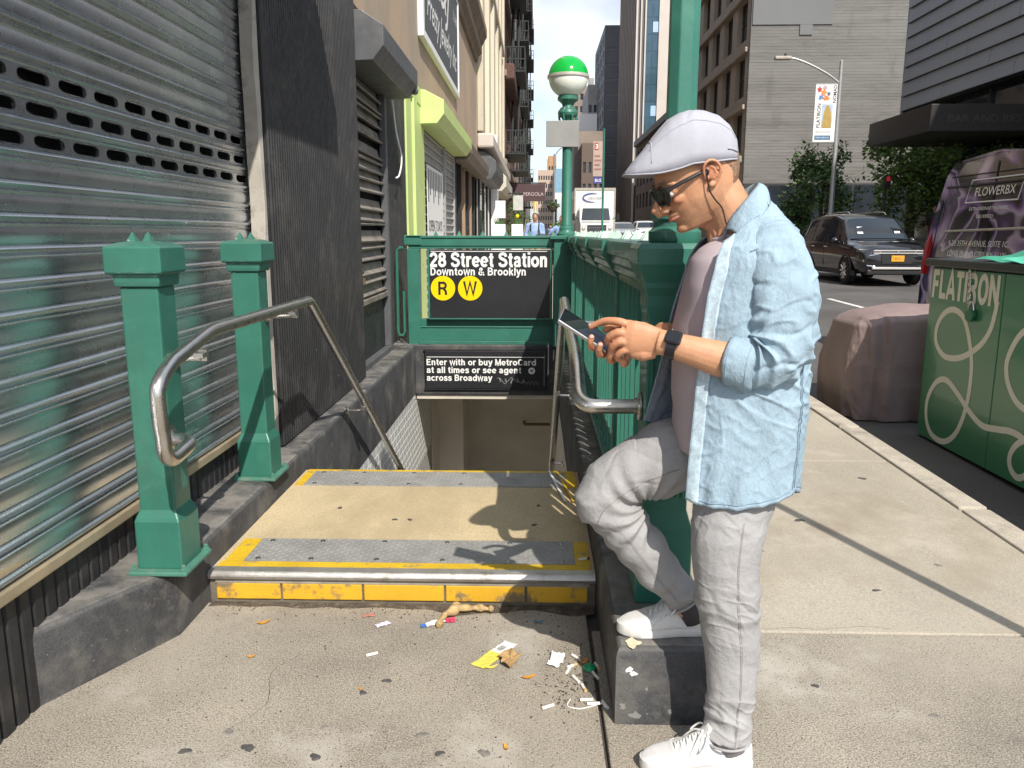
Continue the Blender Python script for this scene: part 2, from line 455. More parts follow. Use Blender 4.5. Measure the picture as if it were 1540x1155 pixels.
# ================================================================ MATERIALS OF THE PLACE
m_agg = mat('exposed aggregate concrete', (0.30, 0.265, 0.215), rough=0.85, var=0.22, vs_=1.7, fine=0.55, fs=190, col2=(0.37, 0.33, 0.27), c2s=0.9, c2p=(0.48, 0.7), bump=0.55, bs=210, bump2=0.25, b2s=5)
add_layer(m_agg, (0.13, 0.115, 0.095), 2.3, (0.60, 0.80), 7)
add_layer(m_agg, (0.47, 0.435, 0.38), 1.9, (0.56, 0.72), 7, offset=(3, 1, 0))
add_speckle(m_agg, (0.10, 0.085, 0.07), 150, .32, .30); add_speckle(m_agg, (0.44, 0.40, 0.33), 120, .30, .24); add_speckle(m_agg, (0.06, 0.052, 0.045), 60, .16, .18)
m_walk = mat('worn pale concrete', (0.385, 0.345, 0.28), rough=0.88, var=0.14, vs_=1.3, fine=0.16, fs=140, col2=(0.30, 0.262, 0.208), c2s=1.1, c2p=(0.5, 0.72), bump=0.25, bs=120, stretch=(1, 0.6, 1))
add_layer(m_walk, (0.22, 0.185, 0.14), 3.4, (0.64, 0.82), 8)
add_layer(m_walk, (0.30, 0.255, 0.19), 1.5, (.50, .66), 9, stretch=(1, .55, 1), offset=(1, 5, 0)); add_layer(m_walk, (0.47, 0.42, 0.35), 2.1, (0.55, 0.75), 7, offset=(7, 2, 0)); add_speckle(m_walk, (0.17, 0.14, 0.11), 75, .17, .30); add_speckle(m_walk, (0.20, 0.17, 0.13), 28, .10, .35)
m_kerbst = mat('granite kerb', (0.43, 0.385, 0.32), rough=0.8, var=0.2, vs_=7, fine=0.3, fs=180, bump=0.4, bs=90, col2=(0.16, 0.145, 0.125), c2s=2.5, c2p=(0.55, 0.75))
m_asph = mat('asphalt', (0.085, 0.08, 0.078), rough=0.85, var=0.25, vs_=0.6, fine=0.4, fs=150, bump=0.5, bs=160, col2=(0.13, 0.122, 0.115), c2s=0.35, c2p=(0.45, 0.7))
m_soil = mat('joint dirt', (0.07, 0.062, 0.052), rough=0.95, var=0.3, vs_=20)
m_black = mat('black painted concrete', (0.052, 0.053, 0.056), rough=0.68, var=0.3, vs_=3.5, fine=0.25, fs=160, col2=(0.11, 0.105, 0.098), c2s=2.2, c2p=(0.50, 0.78), bump=0.5, bs=110, bump2=0.3, b2s=9, rv=0.12)
add_layer(m_black, (0.30, 0.28, 0.25), 26, (0.70, 0.76), 8)
add_layer(m_black, (0.19, 0.175, 0.155), 5.5, (0.60, 0.75), 9, offset=(4, 2, 7))
add_layer(m_black, (0.15, 0.14, 0.125), 3.1, (.53, .70), 10, offset=(9, 1, 3)); add_dust(m_black, (0.22, 0.205, 0.185), .6, .95, .95, 6); add_speckle(m_black, (0.30, 0.285, 0.26), 45, .10, .16)
m_green = mat('subway green paint', (0.034, 0.158, 0.115), rough=0.42, var=0.10, vs_=5, rv=0.08, bump=0.06, bs=70, bump2=0.08, b2s=16, coat=0.15)
add_layer(m_green, (0.05, 0.15, 0.11), 14, (0.66, 0.80), 8)
add_layer(m_green, (0.045, 0.125, 0.09), 7, (.56, .78), 6, stretch=(1, 1, .15)); add_layer(m_green, (0.055, 0.21, 0.15), 4, (.55, .75), 6, offset=(3, 3, 3)); add_dust(m_green, (0.12, 0.19, 0.15), .7, .97, .6, 9); add_speckle(m_green, (0.10, 0.13, 0.105), 22, .055, .25)
m_greenbase = mat('dusty green paint', (0.07, 0.20, 0.15), rough=0.6, var=0.15, vs_=14, col2=(0.25, 0.24, 0.19), c2s=10, c2p=(0.55, 0.75), bump=0.3, bs=90)
m_steel = mat('brushed stainless', (0.60, 0.57, 0.52), rough=0.30, metal=1.0, var=0.06, vs_=9, rv=0.05)
m_steel_d = mat('dark steel', (0.30, 0.285, 0.265), rough=0.34, metal=1.0, var=0.1, vs_=20, rv=0.1)
m_shut = mat('galvanised shutter steel', (0.63, 0.66, 0.695), rough=0.28, metal=.95, var=0.09, vs_=2.5, rv=0.05, bump2=0.05, b2s=1.6)
m_iron = mat('black iron paint', (0.022, 0.022, 0.024), rough=0.5, var=0.25, vs_=9, col2=(0.06, 0.056, 0.052), c2s=4, c2p=(0.5, 0.75), bump=0.3, bs=120, rv=0.12)
add_layer(m_iron, (0.38, 0.37, 0.35), 55, (0.715, 0.74), 5, stretch=(1, 1, 0.4))
m_strip = mat('weathered grey trim', (0.42, 0.39, 0.34), rough=0.6, var=0.25, vs_=5, col2=(0.16, 0.145, 0.125), c2s=5, c2p=(0.55, 0.7), bump=0.3, bs=60)
m_railt = mat('tan bottom rail', (0.42, 0.35, 0.24), rough=0.5, metal=0.35, var=0.2, vs_=6, col2=(0.5, 0.28, 0.1), c2s=3, c2p=(0.6, 0.75))
m_dark = mat('dark interior', (0.012, 0.012, 0.013), rough=0.9, var=0.3)
m_tan = mat('tan stair concrete', (0.50, 0.40, 0.245), rough=0.85, var=0.16, vs_=2.2, fine=0.13, fs=110, stretch=(1.0, 0.5, 1), col2=(0.36, 0.285, 0.175), c2s=1.6, c2p=(0.5, 0.72), bump=0.4, bs=120)
add_layer(m_tan, (0.20, 0.165, 0.115), 3.6, (0.66, 0.84), 8)
m_plate = mat('worn tread plate', (0.31, 0.305, 0.29), rough=0.62, metal=0.25, var=0.14, vs_=8, rv=0.08, col2=(0.22, 0.21, 0.195), c2s=5, c2p=(0.5, 0.75), fine=.12, fs=120)
m_yel = mat('worn yellow paint', (0.62, 0.40, 0.018), rough=0.6, var=0.14, vs_=7, fine=0.2, fs=160, col2=(0.27, 0.21, 0.11), c2s=13, c2p=(0.55, 0.66), bump=0.3, bs=120)
m_ytile = mat('yellow riser tile', (0.66, 0.37, 0.025), rough=0.5, var=0.12, vs_=6, col2=(0.22, 0.165, 0.09), c2s=11, c2p=(0.54, 0.64), bump=0.25, bs=90)
m_tile = mat('white glazed tile', (0.78, 0.79, 0.77), rough=0.14, var=0.05, vs_=9, col2=(0.55, 0.55, 0.52), c2s=6, c2p=(0.6, 0.8))
m_grout = mat('grout', (0.42, 0.41, 0.39), rough=0.9, var=0.15, vs_=20)
m_intw = mat('stairwell wall tile', (0.84, 0.79, 0.70), rough=0.35, var=0.08, vs_=3)
m_sign = mat('black enamel', (0.022, 0.023, 0.026), rough=0.32, var=0.15, vs_=3, rv=0.06)
m_white = mat('white sign paint', (0.80, 0.80, 0.78), rough=0.5, var=0.03)
m_yellow = mat('sign yellow', (0.86, 0.62, 0.0), rough=0.4, var=0.02)
m_grey = mat('grey sign back', (0.27, 0.27, 0.26), rough=0.5, metal=0.3, var=0.08, vs_=6)
m_beige = mat('beige render', (0.46, 0.34, 0.235), rough=0.85, var=0.10, vs_=1.1, col2=(0.36, 0.29, 0.22), c2s=0.8, c2p=(0.45, 0.6), bump=0.25, bs=60, fine=0.08, fs=60, stretch=(1, 1, 0.45))
m_lime = mat('lime paint', (0.54, 0.66, 0.25), rough=0.45, var=0.06, vs_=3, col2=(0.09, 0.10, 0.06), c2s=4.5, c2p=(0.685, 0.70), bump=0.1, bs=60)
m_hood = mat('dark grey sheet metal', (0.095, 0.098, 0.105), rough=0.48, var=0.2, vs_=4, col2=(0.15, 0.15, 0.15), c2s=3, c2p=(0.5, 0.75), rv=0.1, bump2=0.1, b2s=6)
m_brownhood = mat('brown sheet metal', (0.15, 0.115, 0.085), rough=0.55, var=0.2, vs_=4)
m_louv = mat('dirty grey slats', (0.22, 0.195, 0.165), rough=0.55, var=0.25, vs_=4, col2=(0.10, 0.09, 0.078), c2s=3.5, c2p=(0.5, 0.7), bump=0.3, bs=60)
m_gshut = mat('grey painted shutter', (0.34, 0.34, 0.33), rough=0.5, var=0.12, vs_=3, col2=(0.2, 0.2, 0.19), c2s=3, c2p=(0.5, 0.72))
m_glass = mat('dark window glass', (0.025, 0.032, 0.040), rough=0.06, var=0.4, vs_=0.5, spec=0.9)
m_cream = mat('cream stone', (0.60, 0.54, 0.42), rough=0.8, var=0.12, vs_=0.7, col2=(0.42, 0.37, 0.29), c2s=0.5, c2p=(0.5, 0.7), stretch=(1, 1, 0.4))
m_redbr = mat('dark red brick', (0.115, 0.062, 0.050), rough=0.85, var=0.2, vs_=0.8, fine=0.2, fs=12)
m_taupe = mat('taupe brick', (0.25, 0.20, 0.165), rough=0.85, var=0.12, vs_=0.4, fine=0.15, fs=9)
m_greyst = mat('grey stone', (0.30, 0.285, 0.27), rough=0.8, var=0.14, vs_=0.4)
m_dgrey = mat('dark grey cladding', (0.12, 0.115, 0.12), rough=0.6, var=0.15, vs_=0.3)
m_limest = mat('pale limestone', (0.52, 0.47, 0.42), rough=0.75, var=0.06, vs_=0.3)
m_bglass = mat('blue tower glass', (0.05, 0.10, 0.14), rough=0.05, var=0.35, vs_=0.15, spec=1.0)

# ================================================================ GROUND
def slope_box(b, x0, x1, y0, y1, top, thick):
    z0, z1 = gz(y0) + top, gz(y1) + top
    v = [(x0, y0, z0 - thick), (x1, y0, z0 - thick), (x1, y1, z1 - thick), (x0, y1, z1 - thick),
         (x0, y0, z0), (x1, y0, z0), (x1, y1, z1), (x0, y1, z1)]
    return b.add(v, [(3, 2, 1, 0), (4, 5, 6, 7), (0, 1, 5, 4), (1, 2, 6, 5), (2, 3, 7, 6), (3, 0, 4, 7)])
KX = 2.36
b = MB()
for y0, y1 in ((-40, 2.9), (2.9, 40), (40, 120), (120, 900)):
    slope_box(b, KX, 14.5, y0, y1, -0.13, 0.3)
road = struct(b.build('road', m_asph))
b = MB()
for y0, y1 in ((-60, 2.5), (2.5, 120), (120, 900)):
    slope_box(b, -400, -6, y0, y1, -0.42, 0.3); slope_box(b, 60, 400, y0, y1, -0.42, 0.3)
ground = struct(b.build('ground', m_asph))
b = MB()
slope_box(b, -1.9, KX - 0.16, -12, 1.9, -0.02, 0.25)
slope_box(b, 0.3, KX - 0.16, 1.9, 2.5, -0.02, 0.25); slope_box(b, -1.9, 0.3, 1.9, 2.86, -0.02, 0.25)
slope_box(b, 0.3, KX - 0.16, 2.5, 9.0, -0.02, 0.25); slope_box(b, -1.9, KX - 0.16, 9.0, 120, -0.02, 0.25)
sidewalk = struct(b.build('sidewalk', m_soil))
slabs = []
def slab(x0, x1, y0, y1, m, top=0.0):
    g = 0.006
    b = MB(); slope_box(b, x0 + g, x1 - g, y0 + g, y1 - g, top, 0.07)
    o = b.build('slab', m, sidewalk, bevel=0.006, seg=2); slabs.append(o); return o
for k, (y0, y1) in enumerate(((-6.0, -3.0), (-3.0, -0.6), (-0.6, 2.08))):
    slab(-1.9, 0.205, y0, y1 if k < 2 else 2.885, m_agg); slab(0.205, KX - 0.16, y0, 2.70 if k == 2 else y1, m_agg)
yy = [2.70, 4.85, 7.0, 9.0]
for y0, y1 in zip(yy, yy[1:]): slab(0.45, KX - 0.16, y0, y1, m_walk)
y = 9.0
while y < 60:
    slab(-1.9, 0.25, y, y + 1.9, m_walk); slab(0.25, KX - 0.16, y, y + 1.9, m_walk); y += 1.9
y = -6.0
k = 0
while y < 60:
    b = MB(); slope_box(b, KX - 0.15, KX, y + 0.008, y + 1.66, 0.004 + 0.003 * math.sin(k * 2.1), 0.3)
    b.build('kerb_stone', m_kerbst, sidewalk, bevel=0.012); y += 1.67; k += 1
b = MB(); slope_box(b, KX - 0.17, KX - 0.153, -6, 2.9, -0.012, 0.2); slope_box(b, KX - 0.17, KX - 0.153, 2.9, 60, -0.012, 0.2); b.build('kerb_joint', m_soil, sidewalk)
# gum trodden into the slabs
m_gum = mat('trodden gum', (0.075, 0.071, 0.068), rough=0.8, var=0.3, vs_=60)
m_gum2 = mat('faded gum', (0.19, 0.172, 0.15), rough=0.8, var=0.25, vs_=60)
def gum(x, y, r, m=m_gum, top=None, parent=None, z=None):
    b = MB(); n = 12; ph = rnd.random() * 6; e = 0.7 + 0.3 * rnd.random(); zz = (gz(y) if z is None else z) + 0.0012
    ring = []
    for i in range(n):
        a = 2 * PI * i / n; q = r * .86 * (1 + 0.24 * math.sin(2 * a + ph) + 0.16 * math.sin(3 * a + 2 * ph) + .08 * math.sin(5 * a + 3 * ph))
        ring.append((x + q * math.cos(a), y + q * e * math.sin(a), zz - 0.002))
    b.add(ring + [(x + (p[0] - x) * 0.8, y + (p[1] - y) * 0.8, zz + 0.0018) for p in ring],
          [(i, (i + 1) % n, n + (i + 1) % n, n + i) for i in range(n)] + [tuple(range(n, 2 * n))])
    return b.build('gum_spot', m, parent or sidewalk, smooth=50)
for x, y, r, m in ((-0.472, 2.34, .018, m_gum), (-0.535, 2.27, .017, m_gum), (-0.135, 1.985, .022, m_gum2), (-0.26, 1.98, .016, m_gum),
                   (-0.32, 2.06, .022, m_gum2), (-0.61, 2.09, .013, m_gum2), (-0.80, 1.99, .022, m_gum), (-0.97, 1.97, .020, m_gum), (-0.88, 2.06, .017, m_gum2),
                   (-0.60, 1.955, .020, m_gum), (-0.90, 1.88, .020, m_gum), (0.93, 3.50, .020, m_gum2), (1.38, 3.05, .022, m_gum), (1.02, 3.44, .024, m_gum2),
                   (1.32, 3.82, .030, m_gum), (1.75, 3.3, .022, m_gum2), (1.9, 4.5, .03, m_gum), (0.72, 2.95, .022, m_gum), (1.5, 5.4, .03, m_gum2), (1.2, 2.2, .016, m_gum2), (0.9, 2.35, .014, m_gum)):
    gum(x, y, r, m)
b = MB(); top = []; n = 60
for i in range(n + 1):
    x = -1.26 + 1.49 * i / n; e = .035 + .045 * abs(noise.noise(Vector((x * 5, 3, 1)))) + .05 * max(0, noise.noise(Vector((x * 2.2, 9, 2)))) + .05 * math.exp(-((x - .15) / .1) ** 2)
    top.append(((x, 2.886, .0006), (x, 2.886 - e, .0006)))
b.grid([[a for a, c_ in top], [c_ for a, c_ in top]])
m_grime = mat('black step grime', (0.085, 0.07, 0.055), rough=.95, var=.35, vs_=30, fine=.5, fs=190, col2=(0.22, 0.19, 0.15), c2s=22, c2p=(.5, .72), bump=.5, bs=200)
b.build('step_grime', m_grime, sidewalk)
m_crk = mat('crack', (0.09, 0.075, 0.06), rough=.95)
for pts in ([(.84, 2.72), (.95, 2.735), (1.05, 2.728), (1.2, 2.75), (1.31, 2.735)], [(1.75, 2.70), (1.78, 2.5), (1.74, 2.35), (1.80, 2.1)], [(-.9, 2.05), (-.82, 2.2), (-.86, 2.38), (-.8, 2.5)]):
    q = crom([(x, y, 0) for x, y in pts], 40); b = MB(); rows = []
    for i, s in enumerate(q):
        jx, jy = .006 * noise.noise(s * 60), .006 * noise.noise(s * 70 + Vector((5, 0, 0))); w = .0013 * (.5 + abs(noise.noise(s * 40)))
        rows.append([(s.x + jx - w, s.y + jy - w, gz(s.y) + .0006), (s.x + jx + w, s.y + jy + w, gz(s.y) + .0006)])
    b.grid(rows); b.build('crack', m_crk, sidewalk)
# far pavement
b = MB()
for y0, y1 in ((-20, 2.5), (2.5, 120), (120, 500)): slope_box(b, 12.2, 60, y0, y1, 0.0, 0.3)
far_walk = struct(b.build('far_pavement', m_walk))
m_mark = mat('road marking', (0.62, 0.61, 0.57), rough=0.7, var=0.12, vs_=8, col2=(0.3, 0.29, 0.27), c2s=5, c2p=(0.55, 0.7))
for y0 in range(14, 90, 9):
    b = MB(); slope_box(b, 6.1, 6.22, y0, y0 + 3, -0.126, 0.002); b.build('lane_marking', m_mark, road)

# ================================================================ STAIR ENTRANCE: kerbs, landing, steps, stairwell
XL, XR, YB, ZK = -1.27, 0.24, 8.35, 0.25
def kerb_poly(poly, name, label, z1=ZK, z0=-0.4, r=0.03):
    """upstand with rounded top edge, plan polygon poly"""
    P = [Vector((p[0], p[1], 0)) for p in poly]; n = len(P); rows = []
    area = sum(P[i].x * P[(i + 1) % n].y - P[(i + 1) % n].x * P[i].y for i in range(n))
    sg = 1 if area > 0 else -1
    def inset(d):
        out = []
        for i in range(n):
            a = (P[i] - P[i - 1]).normalized(); c = (P[(i + 1) % n] - P[i]).normalized()
            n1 = Vector((-a.y, a.x, 0)) * sg; n2 = Vector((-c.y, c.x, 0)) * sg
            bs = (n1 + n2); bs /= max(0.2, bs.length_squared / 2)
            out.append(P[i] + bs * d)
        return out
    b = MB()
    lev = [(0, z0), (0, z1 - r)] + [(r * (1 - math.cos(t)), z1 - r + r * math.sin(t)) for t in (0.5, 1.0, PI / 2)]
    for d, z in lev: rows.append([(q.x, q.y, z) for q in inset(d)])
    b.grid(rows, closed=True)
    b.cap(len(b.v) - n, n); b.cap(0, n, True)
    o = b.build(name, m_black, smooth=40)
    return tag(o, label, 'wall')
left_kerb = kerb_poly([(XL, 2.62), (XL, YB + .32), (-1.6, YB + .32), (-1.6, 2.10), (-1.53, 2.12)], 'stair_kerb_wall', 'low black kerb wall under the two short green posts, scuffed grey along its top', ZK, -0.26)
def subdiv_noise(o, cuts, amp, sc):
    bm = bmesh.new(); bm.from_mesh(o.data)
    bmesh.ops.triangulate(bm, faces=[f for f in bm.faces if len(f.verts) > 4])
    bmesh.ops.subdivide_edges(bm, edges=[e for e in bm.edges if e.calc_length() > 0.12], cuts=cuts, use_grid_fill=True)
    for v in bm.verts:
        v.co += noise.noise_vector(v.co * sc) * amp
    bm.to_mesh(o.data); bm.free()
right_kerb = kerb_poly([(XR, 2.13), (0.56, 2.13), (0.56, YB + .32), (XR, YB + .32)], 'stair_kerb_wall', 'black kerb wall with chipped paint under the long green railing', ZK, -0.3, 0.035)
# tiled and plain faces inside the stair pit
b = MB()
b.box(XL - 0.30, XL - 0.012, 4.24, YB, -3.2, -0.262); b.box(XL - 0.30, XL - 0.012, YB, 9.6, -3.2, -0.34)
lw = b.build('stair_side_wall', m_grout); tag(lw, 'left stairwell wall of white glazed brick tiles below the black kerb', 'wall')
tw, th = 0.150, 0.075
for j in range(11):
    for i in range(28):
        y0 = 5.25 + i * (tw + .004) + (0.077 if j % 2 else 0); z1 = -0.27 - j * (th + .004)
        if y0 + tw > (YB - 0.003 if j < 1 else 9.59): continue
        b = MB(); b.box(XL - 0.012, XL - 0.004, y0, y0 + tw, z1 - th, z1)
        if i == 0 and j == 0: tile0 = b.mesh('tile', m_tile)
        o = bpy.data.objects.new('tile', tile0); C.objects.link(o); o.parent = lw
        o.location = (0, y0 - 5.25, z1 + 0.27); o.rotation_euler = (0, 0, 0)
        if i == 0 and j == 0:
            bm_ = o.modifiers.new('bevel', 'BEVEL'); bm_.width = 0.004; bm_.segments = 2
            tile0 = evald(o); o.modifiers.clear(); o.data = tile0
b = MB(); b.box(XR + 0.004, XR + 0.3, 2.92, 11.5, -3.2, -0.302)
rw = tag(b.build('stair_side_wall', m_intw), 'right stairwell wall in shade below the green railing', 'wall')
# back beam with the lower sign, soffit, interior
b = MB(); b.box(-1.62, 0.58, YB + .002, YB + .5, -0.285, 0.265)
beam = tag(b.build('entrance_beam', m_black, bevel=0.02), 'black concrete beam over the stair opening carrying the lower sign', 'beam')
b = MB(); b.box(XL, XR, YB + .03, YB + .5, -0.33, -0.2855); b.build('soffit_edge', mat('soffit paint', (0.55, 0.5, 0.42), rough=0.7, var=0.1), beam)
b = MB()
b.box(XL - .3, XL, 9.602, 11.5, -3.2, -0.3); b.box(-0.95, 0.6, 11.2, 11.5, -3.2, -0.3); b.box(-1.6, -0.95, 10.3, 11.5, -3.2, -0.3)
b.box(-1.6, 0.6, YB + .5, 11.5, -0.3, -0.1)
inner = tag(b.build('stairwell_wall', m_intw), 'beige tiled wall inside the stairwell seen through the opening', 'wall')
m_brass = mat('dull bronze', (0.22, 0.14, 0.07), rough=0.4, metal=0.8)
b = MB(); b.tube([(-0.10, 11.0, -1.25), (-0.10, 11.1, -1.25)], 0.012, 8); b.tube([(-0.12, 11.05, -1.25), (0.22, 11.05, -1.25)], 0.02, 10); b.tube([(-.12, 11.05, -1.25), (-.14, 11.05, -1.25), (-.15, 11.12, -1.25), (-.15, 11.2, -1.25)], .02, 10)
tag(b.build('inner_handrail', m_brass, smooth=40), 'short brown handrail on the beige wall deep inside the stairwell', 'handrail')
# landing
landing = empty('stair_landing', ((XL + XR) / 2, 2.9, 0), 'tan concrete landing at the head of the subway stairs with grey tread plates', 'landing')
ZP = 0.13
b = MB(); b.box(XL + .002, XR - .002, 2.915, 4.24, -0.25, ZP - .004); b.build('landing_slab', m_tan, landing)
b = MB(); b.box(XL + .002, XR - .002, 2.893, 2.915, -0.25, ZP - .03); b.build('riser_wall', mat('dirty riser', (0.16, 0.135, 0.10), rough=0.9, var=0.3, vs_=12, bump=0.5, bs=60), landing)
b = MB()
b.prism([(2.872, .100), (2.868, .112), (2.872, .124), (2.880, .130), (2.925, .130), (2.925, .118), (2.885, .117), (2.883, .100)], XL + .004, XR - .004, 'x')
b.build('nosing', mat('worn nosing', (0.46, 0.44, 0.405), rough=.42, metal=.7, var=.2, vs_=7, col2=(.20, .18, .15), c2s=9, c2p=(.55, .72), rv=.1, bump=.2, bs=90), landing, smooth=35)
xs = [-1.245, -0.985, -0.665, -0.345, -0.03, 0.212]
for x0, x1 in zip(xs, xs[1:]):
    b = MB(); b.box(x0 + .004, x1 - .004, 2.884, 2.893, 0.012, 0.078); b.build('riser_tile', m_ytile, landing, bevel=0.004)
b = MB(); b.box(-1.243, 0.215, 2.8845, 2.8925, 0.079, 0.094); b.build('riser_band', mat('bare mortar', (0.30, 0.27, 0.22), rough=0.9, var=0.25, vs_=14, bump=0.4, bs=60), landing)
# raised paint of the landing edges: front stripe, side pieces, back stripe
def sheet(name, x0, x1, y0, y1, m, z=ZP):
    b = MB(); b.box(x0, x1, y0, y1, z - .004, z + .0005); return b.build(name, m, landing)
sheet('yellow_stripe', XL + .02, XR - .02, 2.926, 2.975, m_yel)
sheet('yellow_stripe', XL + .03, -1.165, 2.977, 3.215, m_yel); sheet('yellow_stripe', 0.165, XR - .015, 2.977, 3.215, m_yel)
sheet('yellow_stripe', XL + .02, XR - .03, 4.205, 4.238, m_yel); sheet('yellow_stripe', XL + .02, -1.205, 3.96, 4.203, m_yel); sheet('yellow_stripe', 0.165, XR - .02, 3.96, 4.203, m_yel)
def tread_plate(x0, x1, y0, y1):
    b = MB(); b.box(x0, x1, y0, y1, ZP - .006, ZP + .002)
    o = b.build('tread_plate', m_plate, landing)
    b = MB(); p = 0.0215; nx = int((x1 - x0) / p); ny = int((y1 - y0) / p)
    for i in range(nx):
        for j in range(ny):
            cx, cy = x0 + (i + .5) * p, y0 + (j + .5) * p
            a = R(45) if (i + j) % 2 else R(-45)
            ca, sa = math.cos(a), math.sin(a); l, w, h = .0108, .0030, .0013
            v = [(l, 0), (0, w), (-l, 0), (0, -w)]
            V = [(cx + q[0] * ca - q[1] * sa, cy + q[0] * sa + q[1] * ca, ZP + .002) for q in v]
            V += [(cx + q[0] * .45 * ca - q[1] * .5 * sa, cy + q[0] * .45 * sa + q[1] * .5 * ca, ZP + .002 + h) for q in v]
            b.add(V, [(0, 1, 5, 4), (1, 2, 6, 5), (2, 3, 7, 6), (3, 0, 4, 7), (4, 5, 6, 7)])
    t = b.build('tread_lugs', m_plate, o); t['kind'] = 'stuff'
    for sx in (x0 + .05, x0 + (x1 - x0) * .2, x0 + (x1 - x0) * .4, x0 + (x1 - x0) * .6, x0 + (x1 - x0) * .8, x1 - .05):
        for sy in (y0 + .025, y1 - .025):
            b = MB(); b.lathe([(0.011, 0), (0.010, .003), (0.006, .0036), (0.004, .002), (.001, .002)], (sx, sy, ZP + .0015), 12)
            b.build('screw', m_steel_d, o, smooth=40)
tread_plate(-1.163, 0.163, 2.978, 3.215)
tread_plate(-1.203, 0.163, 3.96, 4.203)
for x, y, r in ((-.93, 3.62, .014), (-.64, 3.47, .014), (-.57, 3.47, .013), (0.02, 3.68, .013), (0.0, 3.42, .015), (-.55, 3.98, .02)): gum(x, y, r, parent=landing, z=ZP - .003)
for x0 in (0.075, 0.115):
    poly_plate('tape_strip', [(x0, 4.22, ZP + .006), (x0 + .012, 4.22, ZP + .006), (x0 + .082, 3.72, ZP + .006), (x0 + .07, 3.72, ZP + .006)], m_white if x0 < .1 else m_yel, landing)
# descending steps
m_stepc = mat('grey step concrete', (0.50, 0.48, 0.44), rough=.85, var=.15, vs_=4)
steps = empty('staircase', ((XL + XR) / 2, 4.24, 0), 'subway stairs going down behind the landing', 'stairs')
for i in range(15):
    b = MB(); b.box(XL + .003, XR + .003, 4.241 + i * .28, 4.241 + (i + 1) * .28, -3.2, ZP - .175 * (i + 1)); b.build('step', m_stepc, steps)
b = MB(); b.box(-1.6, 0.6, 8.43, 11.2, -3.2, -2.6); b.build('lower_landing', m_stepc, steps)

# ================================================================ GREEN CAST IRON: posts, railings, lamps
def short_post(x0, y0, label):
    t = empty('green_post', (x0 + .07, y0 + .07, ZK), label, 'post', 'short green posts on the left kerb')
    cx, cy = x0 + .07, y0 + .07
    def sq(h): return [(cx - h, cy - h), (cx + h, cy - h), (cx + h, cy + h), (cx - h, cy + h)]
    b = MB()
    prof = [(.080, .262), (.080, .435), (.076, .447), (.064, .475), (.064, 1.245)]
    b.grid([[(*p, z) for p in sq(h)] for h, z in prof], closed=True); b.cap(0, 4, True); b.cap(len(b.v) - 4, 4)
    b.build('shaft', m_green, t, bevel=0.006)
    b = MB(); prof = [(.064, 1.245), (.074, 1.247), (.077, 1.262), (.077, 1.285), (.092, 1.289), (.095, 1.297), (.095, 1.372), (.091, 1.378), (.06, 1.390), (.035, 1.394)]
    b.grid([[(*p, z) for p in sq(h)] for h, z in prof], closed=True); b.cap(0, 4, True); b.cap(len(b.v) - 4, 4)
    b.build('cap', m_green, t, bevel=0.004)
    for dx in (-.026, .026):
        b = MB(); b.grid([[(cx + dx + a * s, cy - .02 + c * s, z) for a, c in ((-1, -1), (1, -1), (1, 1), (-1, 1))] for s, z in ((.017, 1.388), (.012, 1.400), (.0015, 1.424))], closed=True); b.cap(8, 4)
        b.build('spike', m_green, t)
    b = MB(); b.box(cx - .100, cx + .105, cy - .112, cy + .112, ZK - .001, ZK + .014); b.build('base_plate', m_greenbase, t, bevel=0.004)
    for dx in (-.086, .09):
        for dy in (-.096, .096):
            b = MB(); b.lathe([(.013, 0), (.013, .010), (.007, .011), (.007, .022), (.004, .024)], (cx + dx, cy + dy, ZK + .013), 6); b.build('bolt', m_greenbase, t)
    return t
post1 = short_post(-1.378, 2.60, 'nearer of the two short square green posts, by the front of the stairs')
post2 = short_post(-1.418, 3.68, 'farther short square green post, beside the black ribbed wall')

def spike_fin(b, x, y, z, w=.05, h=.045, d=.012):
    b.add([(x - w / 2, y - d / 2, z), (x + w / 2, y - d / 2, z), (x + w / 2, y + d / 2, z), (x - w / 2, y + d / 2, z), (x, y, z + h)], [(3, 2, 1, 0), (0, 1, 4), (1, 2, 4), (2, 3, 4), (3, 0, 4)])
rail = empty('green_railing', (0.42, 5.4, ZK), 'long dark green cast iron railing with pickets along the right side of the stairs', 'railing')
RX0, RX1 = 0.315, 0.52
Y0, Y1 = 2.60, 8.36
b = MB()
b.prism([(RX0, 1.388), (RX0 - .004, 1.38), (RX0 - .004, 1.335), (RX0 + .016, 1.325), (RX0 + .016, 1.30), (RX0 + .03, 1.285), (RX0 + .03, 1.262), (RX0 + .055, 1.245), (RX0 + .055, 1.22), (RX1 - .05, 1.22), (RX1 - .03, 1.262), (RX1, 1.33), (RX1, 1.388), (RX1 - .01, 1.395), (RX0 + .01, 1.395)], Y0, Y1, 'y')
b.build('top_rail', m_green, rail)
b = MB(); b.box(RX0 + .035, RX1 - .06, Y0, Y1, .27, .31); b.box(RX0 + .06, RX1 - .08, Y0, Y1, .42, .45); b.build('bottom_rail', m_green, rail, bevel=.004)
gy = [3.62, 4.86, 6.10, 7.32, 8.22]
